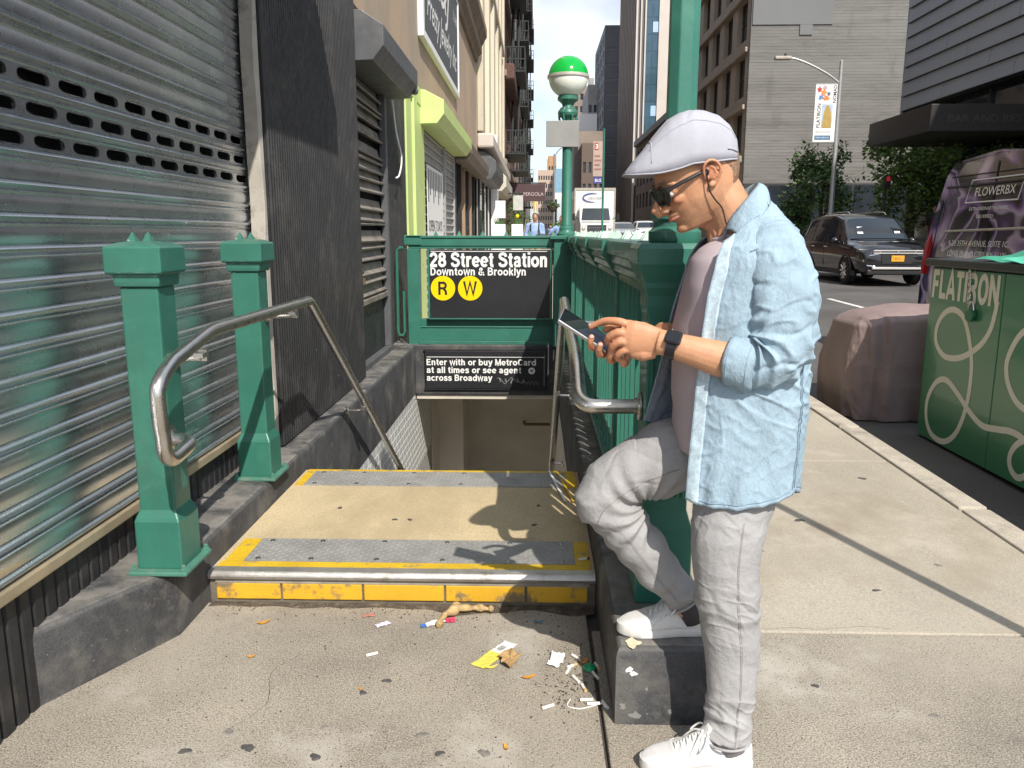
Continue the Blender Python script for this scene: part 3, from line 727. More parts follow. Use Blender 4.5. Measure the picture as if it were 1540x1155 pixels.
for yg in gy:
    b = MB(); b.box(RX0 + .045, RX1 - .07, yg - .03, yg + .03, ZK, 1.22); b.build('stanchion', m_green, rail, bevel=.004)
    b = MB(); b.add([(RX0 - .02, yg - .022, 1.392), (RX0 + .058, yg - .022, 1.392), (RX0 + .058, yg - .022, 1.215), (RX0 - .02, yg - .022, 1.33),
                     (RX0 - .02, yg + .022, 1.392), (RX0 + .058, yg + .022, 1.392), (RX0 + .058, yg + .022, 1.215), (RX0 - .02, yg + .022, 1.33)],
                    [(0, 3, 2, 1), (4, 5, 6, 7), (0, 1, 5, 4), (1, 2, 6, 5), (2, 3, 7, 6), (3, 0, 4, 7)]); b.build('bracket', m_green, rail)
pk = MB(); pk.box(RX0 + .06, RX0 + .088, -.011, .011, .31, 1.222); pk = pk.mesh('picket', m_green)
pk2 = MB(); pk2.box(RX0 + .105, RX0 + .127, -.011, .011, .31, 1.222); pk2 = pk2.mesh('picket', m_green)
y = 2.66; i = 0
while y < 8.3:
    if min(abs(y - q) for q in gy) > .045:
        o = bpy.data.objects.new('picket', pk if i % 2 == 0 else pk2); C.objects.link(o); o.parent = rail; o.location = Vector((0, y, 0)) - Vector(rail.location)
    y += .075; i += 1
sp = MB(); spike_fin(sp, 0, 0, 0, .05, .042, .02); sp = sp.mesh('spike', mat('pale green spike', (0.42, 0.55, 0.47), rough=0.4, var=0.15, vs_=30))
for i in range(44):
    o = bpy.data.objects.new('spike', sp); C.objects.link(o); o.parent = rail
    o.location = Vector((.425 + .025 * math.sin(i * 1.7) * (i % 3), 2.72 + i * .125, 1.394)) - Vector(rail.location)
    o.rotation_euler = (0, rnd.uniform(-.1, .1), rnd.uniform(-.3, .3))
# newel post with tall lamp pole on it
nt_ = empty('lamp_newel_post', (0.41, 2.5, ZK), 'thick green newel post behind the man with the phone, carrying the tall lamp pole', 'lamp post')
ncx, ncy = 0.412, 2.49
def sqr(h, k=1.0): return [(ncx - h, ncy - h * k), (ncx + h, ncy - h * k), (ncx + h, ncy + h * k), (ncx - h, ncy + h * k)]
b = MB(); prof = [(.088, ZK), (.088, .50), (.078, .53), (.070, .56), (.070, 1.16), (.078, 1.20), (.078, 1.235), (.088, 1.26), (.088, 1.275), (.10, 1.30), (.112, 1.33), (.112, 1.375), (.10, 1.392)]
b.grid([[(*p, z) for p in sqr(h)] for h, z in prof], closed=True); b.cap(0, 4, True); b.cap(len(b.v) - 4, 4)
b.build('newel', m_green, nt_, bevel=.005)
b = MB()
for k in range(-3, 4): b.box(ncx + k * .018 - .0045, ncx + k * .018 + .0045, ncy - .0765, ncy - .069, .60, 1.14)
b.build('reeding', m_green, nt_, bevel=.002)
b = MB(); b.lathe([(.075, 1.39), (.080, 1.40), (.080, 1.425), (.072, 1.432), (.066, 1.44), (.066, 1.452), (.074, 1.462), (.074, 1.478), (.060, 1.495), (.052, 1.51)], (ncx + .012, ncy, 0), 20)
b.build('pole_base', m_green, nt_, smooth=35)
b = MB(); b.lathe([(.046, 1.49), (.046, 3.4)], (ncx + .018, ncy, 0), 8, R(22.5)); b.build('pole', m_green, nt_, bevel=.003)
b = MB(); b.lathe([(.05, 3.40), (.07, 3.42), (.06, 3.46), (.10, 3.5)], (ncx + .018, ncy, 0), 20); b.build('collar', m_green, nt_, smooth=35)
m_gg = mat('green lamp glass', (0.0, 0.36, 0.045), rough=0.12, var=0.03, spec=0.6)
m_wg = mat('milk glass', (0.80, 0.84, 0.76), rough=0.16, var=0.03, sss=0.15)
m_band = mat('globe band', (0.55, 0.5, 0.46), rough=0.4, metal=0.3, var=0.1, vs_=20)
def globe(cx, cy, cz, r, par):
    b = MB(); b.lathe([(r * math.cos(t), r * math.sin(t)) for t in [R(4 + 85.9 * i / 12) for i in range(13)]], (cx, cy, cz), 36); b.build('globe_top', m_gg, par, smooth=40)
    b = MB(); b.lathe([(r * 0.985 * math.sin(t), -r * math.cos(t) * .97) for t in [R(24 + 64 * i / 12) for i in range(13)]], (cx, cy, cz - .006), 36); b.build('globe_bottom', m_wg, par, smooth=40)
    b = MB(); b.lathe([(r * .99, -.014), (r * 1.045, -.012), (r * 1.05, 0), (r * 1.045, .014), (r * .99, .018)], (cx, cy, cz), 36); b.build('globe_band', m_band, par, smooth=30)
globe(ncx + .018, ncy, 3.72, .22, nt_)

# back railing with the sign, far lamp
br = empty('back_railing', (-0.5, YB, ZK), 'green railing across the back of the stair opening framing the station sign', 'railing')
b = MB(); b.box(-1.345, 0.30, YB, YB + .16, 1.37, 1.395); b.box(-1.335, 0.30, YB + .012, YB + .15, 1.29, 1.37); b.box(-1.325, .30, YB + .022, YB + .14, 1.262, 1.29); b.build('top_rail', m_green, br, bevel=.005)
b = MB(); b.box(-1.34, -1.21, YB + .02, YB + .15, ZK, 1.262); b.build('corner_post', m_green, br, bevel=.006)
b = MB(); b.box(-1.365, -1.185, YB + .0, YB + .16, 1.30, 1.40); b.build('post_cap', m_green, br, bevel=.006)
b = MB(); b.box(-1.22, 0.30, YB + .03, YB + .14, .30, .44); b.box(-1.22, .30, YB + .045, YB + .13, .455, .53); b.box(-1.22, .30, YB + .02, YB + .14, .44, .455); b.box(-1.23, .30, YB + .01, YB + .15, .262, .30); b.build('bottom_rail', m_green, br, bevel=.004)
for k in range(5):
    b = MB(); b.box(.085 + k * .028, .095 + k * .028, YB + .024, YB + .035, .31, .52); b.build('fin', m_green, br)
b = MB(); b.box(0.185, 0.215, YB + .04, YB + .12, .53, 1.262); b.box(.165, .178, YB + .03, YB + .1, .53, 1.262); b.build('inner_post', m_green, br, bevel=.004)
for i in range(6):
    b = MB(); spike_fin(b, -1.04 + i * .245, YB + .08, 1.394, .05, .055, .03); b.build('spike', m_green, br)
b = MB(); b.tube([(-1.36, YB + .05, 1.27), (-1.42, YB + .05, 1.27), (-1.45, YB + .05, 1.24), (-1.455, YB + .05, .40), (-1.44, YB + .05, .355), (-1.40, YB + .05, .355), (-1.385, YB + .05, .39), (-1.385, YB + .05, .82)], .016, 6); b.build('loop_bracket', m_green, br)
fl = empty('globe_lamp', (.33, 8.45, 1.39), 'green lamp post with a green and white globe at the far corner of the railing', 'street lamp')
lx, ly = .318, 8.43
b = MB(); b.lathe([(.10, 1.39), (.10, 1.415), (.085, 1.43), (.075, 1.45), (.075, 1.475), (.064, 1.49), (.064, 1.51), (.054, 1.53), (.050, 2.46)], (lx, ly, 0), 16); b.build('pole', m_green, fl, smooth=35)
b = MB(); b.box(lx - .13, lx + .14, ly - .12, ly + .12, ZK, 1.37); b.build('pedestal', m_green, fl, bevel=.006)
b = MB(); b.box(lx - .17, lx + .17, ly - .155, ly + .155, 1.36, 1.395); b.build('pedestal_cap', m_green, fl, bevel=.004)
b = MB(); b.lathe([(.050, 2.46), (.062, 2.48), (.062, 2.5), (.048, 2.53), (.06, 2.56), (.095, 2.585), (.102, 2.61), (.095, 2.635), (.062, 2.65), (.055, 2.68), (.062, 2.70), (.085, 2.72), (.105, 2.735), (.105, 2.765), (.09, 2.78)], (lx, ly, 0), 20)
b.build('collar', m_green, fl, smooth=30)
for k in range(6):
    a = 2 * PI * k / 6
    b = MB(); b.tube([(lx + .055 * math.cos(a), ly + .055 * math.sin(a), 2.50), (lx + .085 * math.cos(a), ly + .085 * math.sin(a), 2.55), (lx + .09 * math.cos(a), ly + .09 * math.sin(a), 2.62), (lx + .06 * math.cos(a), ly + .06 * math.sin(a), 2.66)], .011, 6); b.build('scroll', m_green, fl, smooth=40)
globe(lx, ly, 2.955, .2, fl)
b = MB(); b.box(.10, .43, ly - .075, ly - .055, 2.275, 2.53)
pq = tag(b.build('blank_sign_plate', m_grey, bevel=.004), 'blank grey metal sign plate fixed to the globe lamp pole', 'sign')

# ================================================================ HANDRAILS
def rail_pipe(name, pts, par, r=.024, m=None): 
    b = MB(); b.tube(pts, r, 16); return b.build(name, m or m_steel, par, smooth=50)
lh = empty('handrail', (-1.15, 3.0, .7), 'bent stainless steel handrail beside the two green posts on the left of the stairs', 'handrail')
hx = -1.15
P = [(-1.235, 2.60, .735), (-1.19, 2.585, .733)] + arc((-1.17, 2.575, .73), (hx, 2.50, .722), (hx, 2.56, .727), 5) + [(hx, 2.47, .718)] + arc((hx, 2.44, .715), (hx, 2.365, .80), (hx, 2.36, .705), 8) + [(hx, 2.355, .84)] + arc((hx, 2.352, .93), (hx, 2.47, 1.02), (hx, 2.345, .975), 6) + [(hx, 2.6, 1.045), (hx, 2.74, 1.072), (hx, 2.80, 1.080), (hx, 2.88, 1.082), (hx, 3.5, 1.082), (hx, 4.03, 1.083), (hx, 4.05, 1.075), (hx, 4.6, .72), (hx, 5.38, .215), (hx, 6.2, -.32), (hx, 7.9, -1.42)]
rail_pipe('pipe', P, lh)
b = MB(); b.lathe([(.045, 0), (.045, .006), (.028, .010), (.028, .02)], (0, 0, 0), 20)
fm = b.mesh('flange', m_steel, 40)
def flange(par, loc, rot):
    o = bpy.data.objects.new('flange', fm); C.objects.link(o); o.parent = par; o.location = Vector(loc) - Vector(par.location); o.rotation_euler = rot; return o
flange(lh, (-1.243, 2.602, .735), (0, R(90), 0))
def bracket(par, xw, xr, y, z, rise=.03):
    """wall bracket: flange, arm, saddle"""
    s = 1 if xr > xw else -1
    b = MB(); b.tube([(xw + s * .012, y, z - rise - .02), ((xw + xr) / 2, y, z - rise - .02), (xr, y, z - rise - .018)], .010, 8); b.cbox((xr, y, z - rise - .006), (.034, .05, .016)); b.cbox((xr, y + .018, z - rise - .01), (.03, .01, .04))
    o = b.build('bracket', m_steel, par)
    b = MB(); b.lathe([(.030, 0), (.030, .006), (.02, .012), (.014, .022)], (0, 0, 0), 16); 
    me = b.mesh('bracket_flange', m_steel, 40); f = bpy.data.objects.new('bracket_flange', me); C.objects.link(f); f.parent = o
    f.location = (xw, y, z - rise - .02); f.rotation_euler = (0, R(90) * s, 0); return o
bracket(lh, -1.242, hx, 2.685, 1.0 + .045); bracket(lh, -1.282, hx, 3.76, 1.082)
bracket(lh, XL, hx, 5.2, .30); bracket(lh, XL, hx, 6.5, -.52)
rh = empty('handrail', (.15, 3.2, .8), 'bent stainless steel handrail running into the newel post beside the man', 'handrail')
rx = .145
P = [(.345, 2.52, .872), (.26, 2.52, .872)] + arc((.20, 2.52, .872), (rx, 2.60, .90), (rx, 2.52, .872), 7) + [(rx, 2.68, .935)] + arc((rx, 2.72, .955), (rx + .005, 3.0, .985), (rx, 2.80, .985), 5) + [(rx, 3.5, 1.03), (rx, 4.03, 1.083), (rx, 4.055, 1.072), (rx, 4.6, .72), (rx, 5.38, .215), (rx, 6.2, -.32), (rx, 7.9, -1.42)]
rail_pipe('pipe', P, rh)
flange(rh, (.339, 2.52, .872), (0, R(-90), 0))
bracket(rh, RX0 + .03, rx, 3.7, 1.06); bracket(rh, XR, rx, 5.0, .45); bracket(rh, XR, rx, 6.3, -.38)

# ================================================================ STATION SIGNS
sg = empty('station_sign', (-.47, YB, .55), 'black station sign reading 28 Street Station with two yellow route circles', 'sign')
b = MB(); b.box(-1.098, .152, YB - .03, YB + .01, .548, 1.252); b.build('panel', m_sign, sg, bevel=.003)
b = MB(); b.box(-1.118, -1.099, YB - .04, YB + .04, .54, 1.262); b.box(.153, .164, YB - .035, YB + .03, .54, 1.262); b.box(-1.118, .164, YB - .036, YB + .03, .533, .547); b.build('frame', m_green, sg, bevel=.002)
YF = YB - .031
b = MB(); b.box(-1.085, .118, YF - .001, YF + .001, 1.233, 1.239); b.build('stripe', m_white, sg)
XD, ZD = (1, 0, 0), (0, 0, 1)
signtext('28 Street Station', .150, m_white, sg, (-1.096, YF, 1.076), XD, ZD, wid=1.225, w=.20)
signtext('Downtown & Brooklyn', .082, m_white, sg, (-1.092, YF, .990), XD, ZD, wid=1.0, w=.17)
for cx, ch in ((-.961, 'R'), (-.677, 'W')):
    b = MB(); n = 48
    ring = [(cx + .127 * math.cos(2 * PI * i / n), .858 + .127 * math.sin(2 * PI * i / n)) for i in range(n)]
    b.prism(ring, YF - .002, YF + .001, 'y'); d = b.build('route_circle', m_yellow, sg)
    signtext(ch, .138, m_sign, d, (cx, YF - .0022, .858 - .069), XD, ZD, w=.17, align='CENTER', name='letter')
ls = empty('entry_sign', (-.52, YB, -.2), 'black notice reading Enter with or buy MetroCard below the station sign', 'sign')
b = MB(); b.box(-1.165, .118, YB - .035, YB + .004, -.205, .198); b.build('panel', m_sign, ls, bevel=.004)
b = MB(); b.box(-1.178, .132, YB - .028, YB + .004, .199, .212); b.box(-1.178, .132, YB - .028, YB + .004, -.219, -.206); b.build('frame', m_iron, ls)
YF2 = YB - .036
b = MB(); b.box(-1.145, .095, YF2 - .001, YF2 + .001, .132, .138); b.build('stripe', m_white, ls)
for s, z, w in (('Enter with or buy MetroCard', .047, 1.165), ('at all times or see agent', -.037, 1.01), ('across Broadway', -.121, .70)):
    signtext(s, .068, m_white, ls, (-1.150, YF2, z), XD, ZD, wid=w, w=.18)
b = MB(); n = 24
b.prism([(-.035 + .036 * math.cos(2 * PI * i / n), -.01 + .036 * math.sin(2 * PI * i / n)) for i in range(n)], YF2 - .001, YF2 + .001, 'y'); rd = b.build('round_symbol', m_white, ls)
b = MB(); b.prism([(-.052, -.002), (-.044, .006), (-.035, -.008), (-.02, .008), (-.016, .0), (-.034, -.028)], YF2 - .003, YF2 - .001, 'y'); b.build('bird_mark', m_sign, rd)
m_scr = mat('scratch tag', (0.34, 0.34, 0.34), rough=.6)
b = MB(); pts = [(-.40 + .30 * t + .02 * math.sin(t * 31), YF2 - .001, -.115 + .025 * math.sin(t * 43 + 1) + .012 * math.sin(t * 19)) for t in [i / 90 for i in range(91)]]
b.tube(pts, .0022, 4); b.tube([(-.12 + .16 * t, YF2 - .001, -.14 + .02 * math.sin(t * 25)) for t in [i / 30 for i in range(31)]], .0016, 4); b.build('scribble', m_scr, ls)
# ================================================================ LEFT SIDE: shop building with shutters
shop = empty('shop_building', (-1.6, 8, 0), 'two storey shop building with closed shutters and beige upper wall left of the stairs', 'building')
WX = -1.5
# --- silver roller shutter
sh = MB(); sh.box(WX - .10, WX - .06, .55, 4.5, 0.0, 3.2)
shutter = sh.build('roller_shutter', m_dark, shop); shutter['label'] = 'silver roller shutter with three rows of slots'
PIT = .0925
SY0, SY1 = 0.6, 4.42
prof = [(-.004, .000), (.004, .004), (.010, .010), (.015, .0125), (.020, .010), (.0245, .002), (.026, -.003), (.0285, -.003), (.031, .002), (.050, .0045), (.066, .0035), (.078, .001), (.0815, .006), (.086, .009), (.0895, .006), (.0905, .000)]
def slat_mesh(y0, y1):
    b = MB(); n = 40
    rows = []
    for z, x in prof: rows.append([(WX + x, y0 + (y1 - y0) * i / n, z) for i in range(n + 1)])
    b.grid(rows); return b
slat_me = slat_mesh(SY0, SY1).mesh('slat', m_shut, 45)
def slot_slat(off):
    b = MB(); lo = [p for p in prof if p[0] <= .031]; hi = [p for p in prof if p[0] >= .078]
    n = 40
    for pr in (lo, hi): b.grid([[(WX + x, SY0 + (SY1 - SY0) * i / n, z) for i in range(n + 1)] for z, x in pr])
    p = .205; sl, shh = .158, .036; zc = .0545; z0, z1 = .031, .078
    y = SY0; cells = []
    ys = SY0 + .10 + off
    edge = ys
    b.grid([[(WX + .002, SY0, z) for z in (z0, z1)], [(WX + .002, ys, z) for z in (z0, z1)]])
    while ys + p < SY1 - .03:
        c = ys + p / 2; m = 24; inner = []; outer = []
        for i in range(m):
            a = 2 * PI * i / m
            ca, sa = math.cos(a), math.sin(a)
            inner.append((WX + .002, c + (sl / 2 - shh / 2) * (1 if ca >= 0 else -1) + shh / 2 * ca, zc + shh / 2 * sa))
            q = max(abs(ca) / (p / 2), abs(sa) / ((z1 - z0) / 2)); 
            if i in (1, 11, 13, 23): outer.append((WX + .002, c + math.copysign(p / 2, ca), zc + math.copysign((z1 - z0) / 2, sa)))
            else: outer.append((WX + .002, c + ca / q, zc + sa / q))
        q = [(x - .012, yy_, z) for x, yy_, z in inner]
        b.grid([outer, inner, q], closed=True)
        # corners between the cell rectangle and the fan
        ys += p
    b.grid([[(WX + .002, ys, z) for z in (z0, z1)], [(WX + .002, SY1, z) for z in (z0, z1)]])
    return b.mesh('slat', m_shut, 45)
z = .435; k = 0
rows_slot = {15: 0.02, 14: 0.045, 13: 0.07}
while z < 3.1:
    me = slot_slat(rows_slot[k]) if k in rows_slot else slat_me
    o = bpy.data.objects.new('slat', me); C.objects.link(o); o.parent = shutter
    th_ = rnd.uniform(-.016, .016); o.rotation_euler = (0, th_, 0); o.location = Vector((rnd.uniform(-.001, .001) - .046 * math.sin(th_) - 1.5 * (1 - math.cos(th_)), 0, z - 1.5 * math.sin(th_)))
    z += PIT; k += 1
b = MB(); b.box(WX - .02, WX + .022, SY0, SY1, .395, .432); b.build('bottom_rail', m_railt, shutter, bevel=.004)
b = MB()
for i in range(62):
    y = .5 + i * .0625
    b.prism([(WX - .03, y), (WX - .03, y + .0625), (WX - .004, y + .052), (WX - .004, y + .012)], -.1, .393, 'z')
b.build('kick_panel', m_iron, shop)
b = MB(); b.box(WX - .1, WX - .035, .5, 4.5, -.1, .395); b.build('plinth', m_iron, shop)
hp = [(-1.62, 3.10), (-1.02, 3.07), (-.95, 3.16), (-.95, 3.42), (-1.10, 3.6), (-1.62, 3.6)]
b = MB(); b.prism(hp, .2, 4.62, 'y'); b.build('shutter_box', m_hood, shop, bevel=.006)
# guide strip and ribbed wall
b = MB(); n = 26
rows = []
for i in range(n + 1):
    zz = .26 + i / n * 3.0; w = .006 * math.sin(zz * 5) + .004 * math.sin(zz * 13)
    rows.append([(WX + .018, 4.195 + w, zz), (-1.412 + w * .5, 4.195 + w, zz), (-1.405, 4.232 + w * .3, zz), (WX, 4.24, zz)])
b.grid(rows); b.build('shutter_guide', m_strip, shop, bevel=.004)
PX = -1.385
b = MB()
pr = []
N_ = 52
yb0, yb1 = 4.245, 6.42
for i in range(N_):
    y = yb0 + (yb1 - yb0) * i / N_; p = (yb1 - yb0) / N_
    pr += [(PX - .012, y), (PX - .012, y + p * .28), (PX, y + p * .42), (PX, y + p * .86)]
pr += [(PX - .012, yb1), (WX - .05, yb1), (WX - .05, yb0)]
b.prism([(x, y) for x, y in pr], .262, 3.6, 'z'); b.build('ribbed_wall', m_iron, shop)
b = MB(); b.box(WX - .02, WX + .06, yb1, 6.62, .25, 3.1); b.build('shutter_guide', m_hood, shop, bevel=.004)
# --- louvred shutter
lv = MB(); lv.box(WX - .12, WX - .07, 6.62, 8.05, .25, 3.0); lv = lv.build('louvred_shutter', m_dark, shop)
lp = [(WX - .05, 0.0), (WX + .012, -.012), (WX + .020, .002), (WX - .02, .030), (WX - .035, .095), (WX - .05, .095)]
b = MB(); b.prism(lp, 6.63, 7.97, 'y'); lme = b.mesh('slat', m_louv)
z = .86; i = 0
while z < 2.75:
    o = bpy.data.objects.new('slat', lme); C.objects.link(o); o.parent = lv; o.location = (rnd.uniform(-.004, .004), 0, z); o.rotation_euler = (rnd.uniform(-.006, .006), 0, 0); z += .1; i += 1
b = MB(); b.box(WX - .05, WX + .03, 6.62, 7.98, .80, .85); b.build('bottom_rail', m_louv, lv, bevel=.006)
b = MB(); b.tube([(WX + .03 + .016 * math.sin(t), 6.78 + .02 * math.cos(t), 1.08 + .03 * math.sin(t * .5)) for t in [i * .7 for i in range(10)]], .006, 6); b.cbox((WX + .04, 6.80, 1.02), (.02, .045, .05)); b.build('padlock', mat('rusty brass', (0.22, 0.15, 0.09), rough=.5, metal=.5), lv)
b = MB(); b.box(WX - .06, WX - .02, 6.6, 8.06, .0, .80); b.build('dark_panel', m_iron, shop)
b = MB(); b.box(WX - .02, WX + .05, 6.46, 8.1, .22, .30); b.box(WX - .02, WX + .045, 7.98, 8.07, .3, 3.0); b.build('door_frame', m_hood, shop, bevel=.005)
hp2 = [(-1.52, 3.10), (-1.336, 3.092), (-1.17, 2.985), (-1.172, 2.835), (-1.258, 2.729), (-1.52, 2.72)]
b = MB(); b.prism(hp2, 6.45, 8.25, 'y'); hb = b.build('shutter_box', m_hood, shop, bevel=.006)
b = MB(); b.tube([(-1.22, 8.22, 2.80), (-1.20, 8.275, 2.80)], .035, 12); b.build('motor_boss', m_hood, hb, smooth=40)
# black ribbed wall up to the lime shop
b = MB(); pr = []
for i in range(22):
    y = 8.08 + i * .062; pr += [(WX - .012, y), (WX - .012, y + .02), (WX, y + .026), (WX, y + .056)]
pr += [(WX - .012, 9.45), (WX - .2, 9.45), (WX - .2, 8.08)]
b.prism(pr, 0, 3.1, 'z'); b.build('ribbed_wall', m_iron, shop)
b = MB(); b.tube(crom([(-1.47, 8.5, 2.75), (-1.44, 8.5, 2.45), (-1.40, 8.56, 2.2), (-1.42, 8.52, 2.02), (-1.45, 8.47, 1.98)], 24), .009, 6); b.build('hanging_cable', m_white, shop, smooth=40)
# --- lime shop front
b = MB(); b.box(WX - .2, WX + .02, 9.45, 9.85, 0, 3.0); b.box(WX - .2, WX + .05, 9.87, 10.15, 0, 3.0); b.box(WX - .2, WX + .03, 10.17, 10.85, 0, 3.0); b.box(WX - .2, WX + .04, 8.9, 15.0, 3.0, 3.22); b.build('lime_door_frame', m_lime, shop, bevel=.01)
hp3 = [(-1.52, 3.22), (-1.406, 3.2), (-1.171, 3.08), (-1.171, 2.91), (-1.261, 2.795), (-1.52, 2.79)]
b = MB(); b.prism(hp3, 10.55, 15.0, 'y'); b.build('shutter_box', m_lime, shop, bevel=.006)
b = MB(); b.prism([(x, z - .05) for x, z in hp3], 15.05, 20.4, 'y'); b.build('shutter_box', m_brownhood, shop, bevel=.006)
gs = MB(); gs.box(WX - .14, WX - .08, 10.85, 15.0, 0, 3.0); gs = gs.build('grey_shutter', m_dark, shop)
b = MB(); b.prism([(WX - .05, 0.0), (WX - .005, .0), (WX + .004, .012), (WX - .03, .03), (WX - .035, .118), (WX - .05, .118)], 10.87, 13.35, 'y'); gme = b.mesh('slat', m_gshut)
b = MB(); b.prism([(WX - .05, 0.0), (WX - .005, .0), (WX + .004, .012), (WX - .03, .03), (WX - .035, .118), (WX - .05, .118)], 13.5, 14.9, 'y'); gme2 = b.mesh('slat', m_gshut)
for i in range(23):
    for me in (gme, gme2):
        o = bpy.data.objects.new('slat', me); C.objects.link(o); o.parent = gs; o.location = (0, 0, .1 + i * .12)
b = MB(); b.box(WX - .05, WX + .02, 13.36, 13.49, 0, 2.9); b.box(WX - .05, WX + .02, 14.9, 15.0, 0, 2.9); b.build('mullion', m_gshut, gs, bevel=.004)
b = MB(); b.box(WX + .006, WX + .012, 11.2, 13.1, 1.25, 2.35)
ps = b.build('shutter_poster', m_white, shop)
m_ink = mat('poster ink', (0.06, 0.06, 0.065), rough=.6)
XY, = [(0, 1, 0)]
for i in range(9):
    b = MB(); b.box(WX + .0125, WX + .0135, 11.3 + i * .19, 11.38 + i * .19, 1.85 + .1 * (i % 3), 2.3); b.build('print', m_ink, ps)
text('print', 'OPEN 7 DAYS', .22, m_ink, ps, (WX + .0125, 11.3, 1.45), (0, 1, 0), ZD, bold=.01, wid=1.6)
# dark shop windows further on
b = MB(); b.box(WX - .3, WX - .25, 15.0, 20.4, 0, 3.0); b.build('shop_window', m_glass, shop)
for y in (15.02, 16.1, 16.9, 17.9, 18.6, 19.6, 20.3):
    b = MB(); b.box(WX - .2, WX + .03, y, y + .12, 0, 2.8); b.build('shop_mullion', m_iron if y not in (16.9, 18.6) else mat('timber jamb', (0.33, 0.22, 0.14), rough=.6), shop)
# upper beige wall, sign board, cornice
b = MB(); b.box(WX - 4, -1.46, -.5, 20.3, 3.22, 9.5); b.build('upper_wall', m_beige, shop)
for y in (4.4, 8.2, 15.6, 18.2):
    b = MB(); b.box(-1.462, -1.452, y, y + .02, 3.3, 9.5); b.build('wall_joint', mat('joint line', (0.25, 0.19, 0.14), rough=.9), shop)
b = MB(); b.prism([(-1.46, 5.42), (-1.40, 5.42), (-1.38, 5.55), (-1.30, 5.62), (-1.30, 5.78), (-1.22, 5.92), (-1.18, 5.98), (-1.18, 6.15), (-1.46, 6.3)], 13.6, 20.1, 'y'); b.build('cornice', mat('brown cornice', (0.20, 0.155, 0.115), rough=.8, var=.25, vs_=3), shop)
js = empty('jewelry_sign', (-1.43, 12.6, 3.85), 'dark grey shop sign in a white frame with white script lettering on the beige wall', 'sign')
b = MB(); b.box(-1.455, -1.405, 10.5, 15.0, 3.90, 5.38); b.build('board', mat('slate sign board', (0.075, 0.082, 0.09), rough=.45, var=.1), js)
b = MB(); b.box(-1.46, -1.385, 10.36, 10.5, 3.80, 5.42); b.box(-1.46, -1.385, 15.0, 15.1, 3.80, 5.42); b.box(-1.46, -1.385, 10.5, 15.0, 3.80, 3.9); b.box(-1.46, -1.385, 10.5, 15.0, 5.38, 5.42); b.build('frame', m_white, js, bevel=.01)
YD = (0, 1, 0)
text('lettering', 'Pretty Jewelry Inc', .52, m_white, js, (-1.404, 10.85, 4.18), YD, ZD, bold=.008, shear=.35, wid=3.85)
text('lettering', 'L&J', .95, m_white, js, (-1.404, 11.75, 4.72), YD, ZD, bold=.008, shear=.35, wid=1.9)
text('lettering', '212-689', .2, m_white, js, (-1.404, 14.2, 4.95), YD, ZD, wid=.7)

# ================================================================ generic street building made of piers, spandrels and windows
def facade(b, face, u0, u1, z0, z1, at, nb, fh, ww, wh, sill, t=.3, first=None, skip=()):
    """fills b with piers and spandrels; returns window rectangles (u, z, w, h)"""
    def bx(ua, ub, za, zb):
        if ub - ua < 1e-4 or zb - za < 1e-4: return
        if face == '+x': b.box(at - t, at, ua, ub, za, zb)
        elif face == '-x': b.box(at, at + t, ua, ub, za, zb)
        else: b.box(ua, ub, at, at + t, za, zb)
    wins = []; p = (u1 - u0) / nb
    edges = [u0]
    zf = z0 if first is None else z0 + first
    nf = int((z1 - zf - sill) / fh)
    for i in range(nb):
        c = u0 + (i + .5) * p; bx(edges[-1], c - ww / 2, z0, z1); edges.append(c + ww / 2)
        z = z0
        for k in range(nf):
            zs = zf + k * fh + sill
            bx(c - ww / 2, c + ww / 2, z, zs); z = min(zs + wh, z1); wins.append((c, zs, k, i))
        bx(c - ww / 2, c + ww / 2, z, z1)
    bx(edges[-1], u1, z0, z1)
    return wins
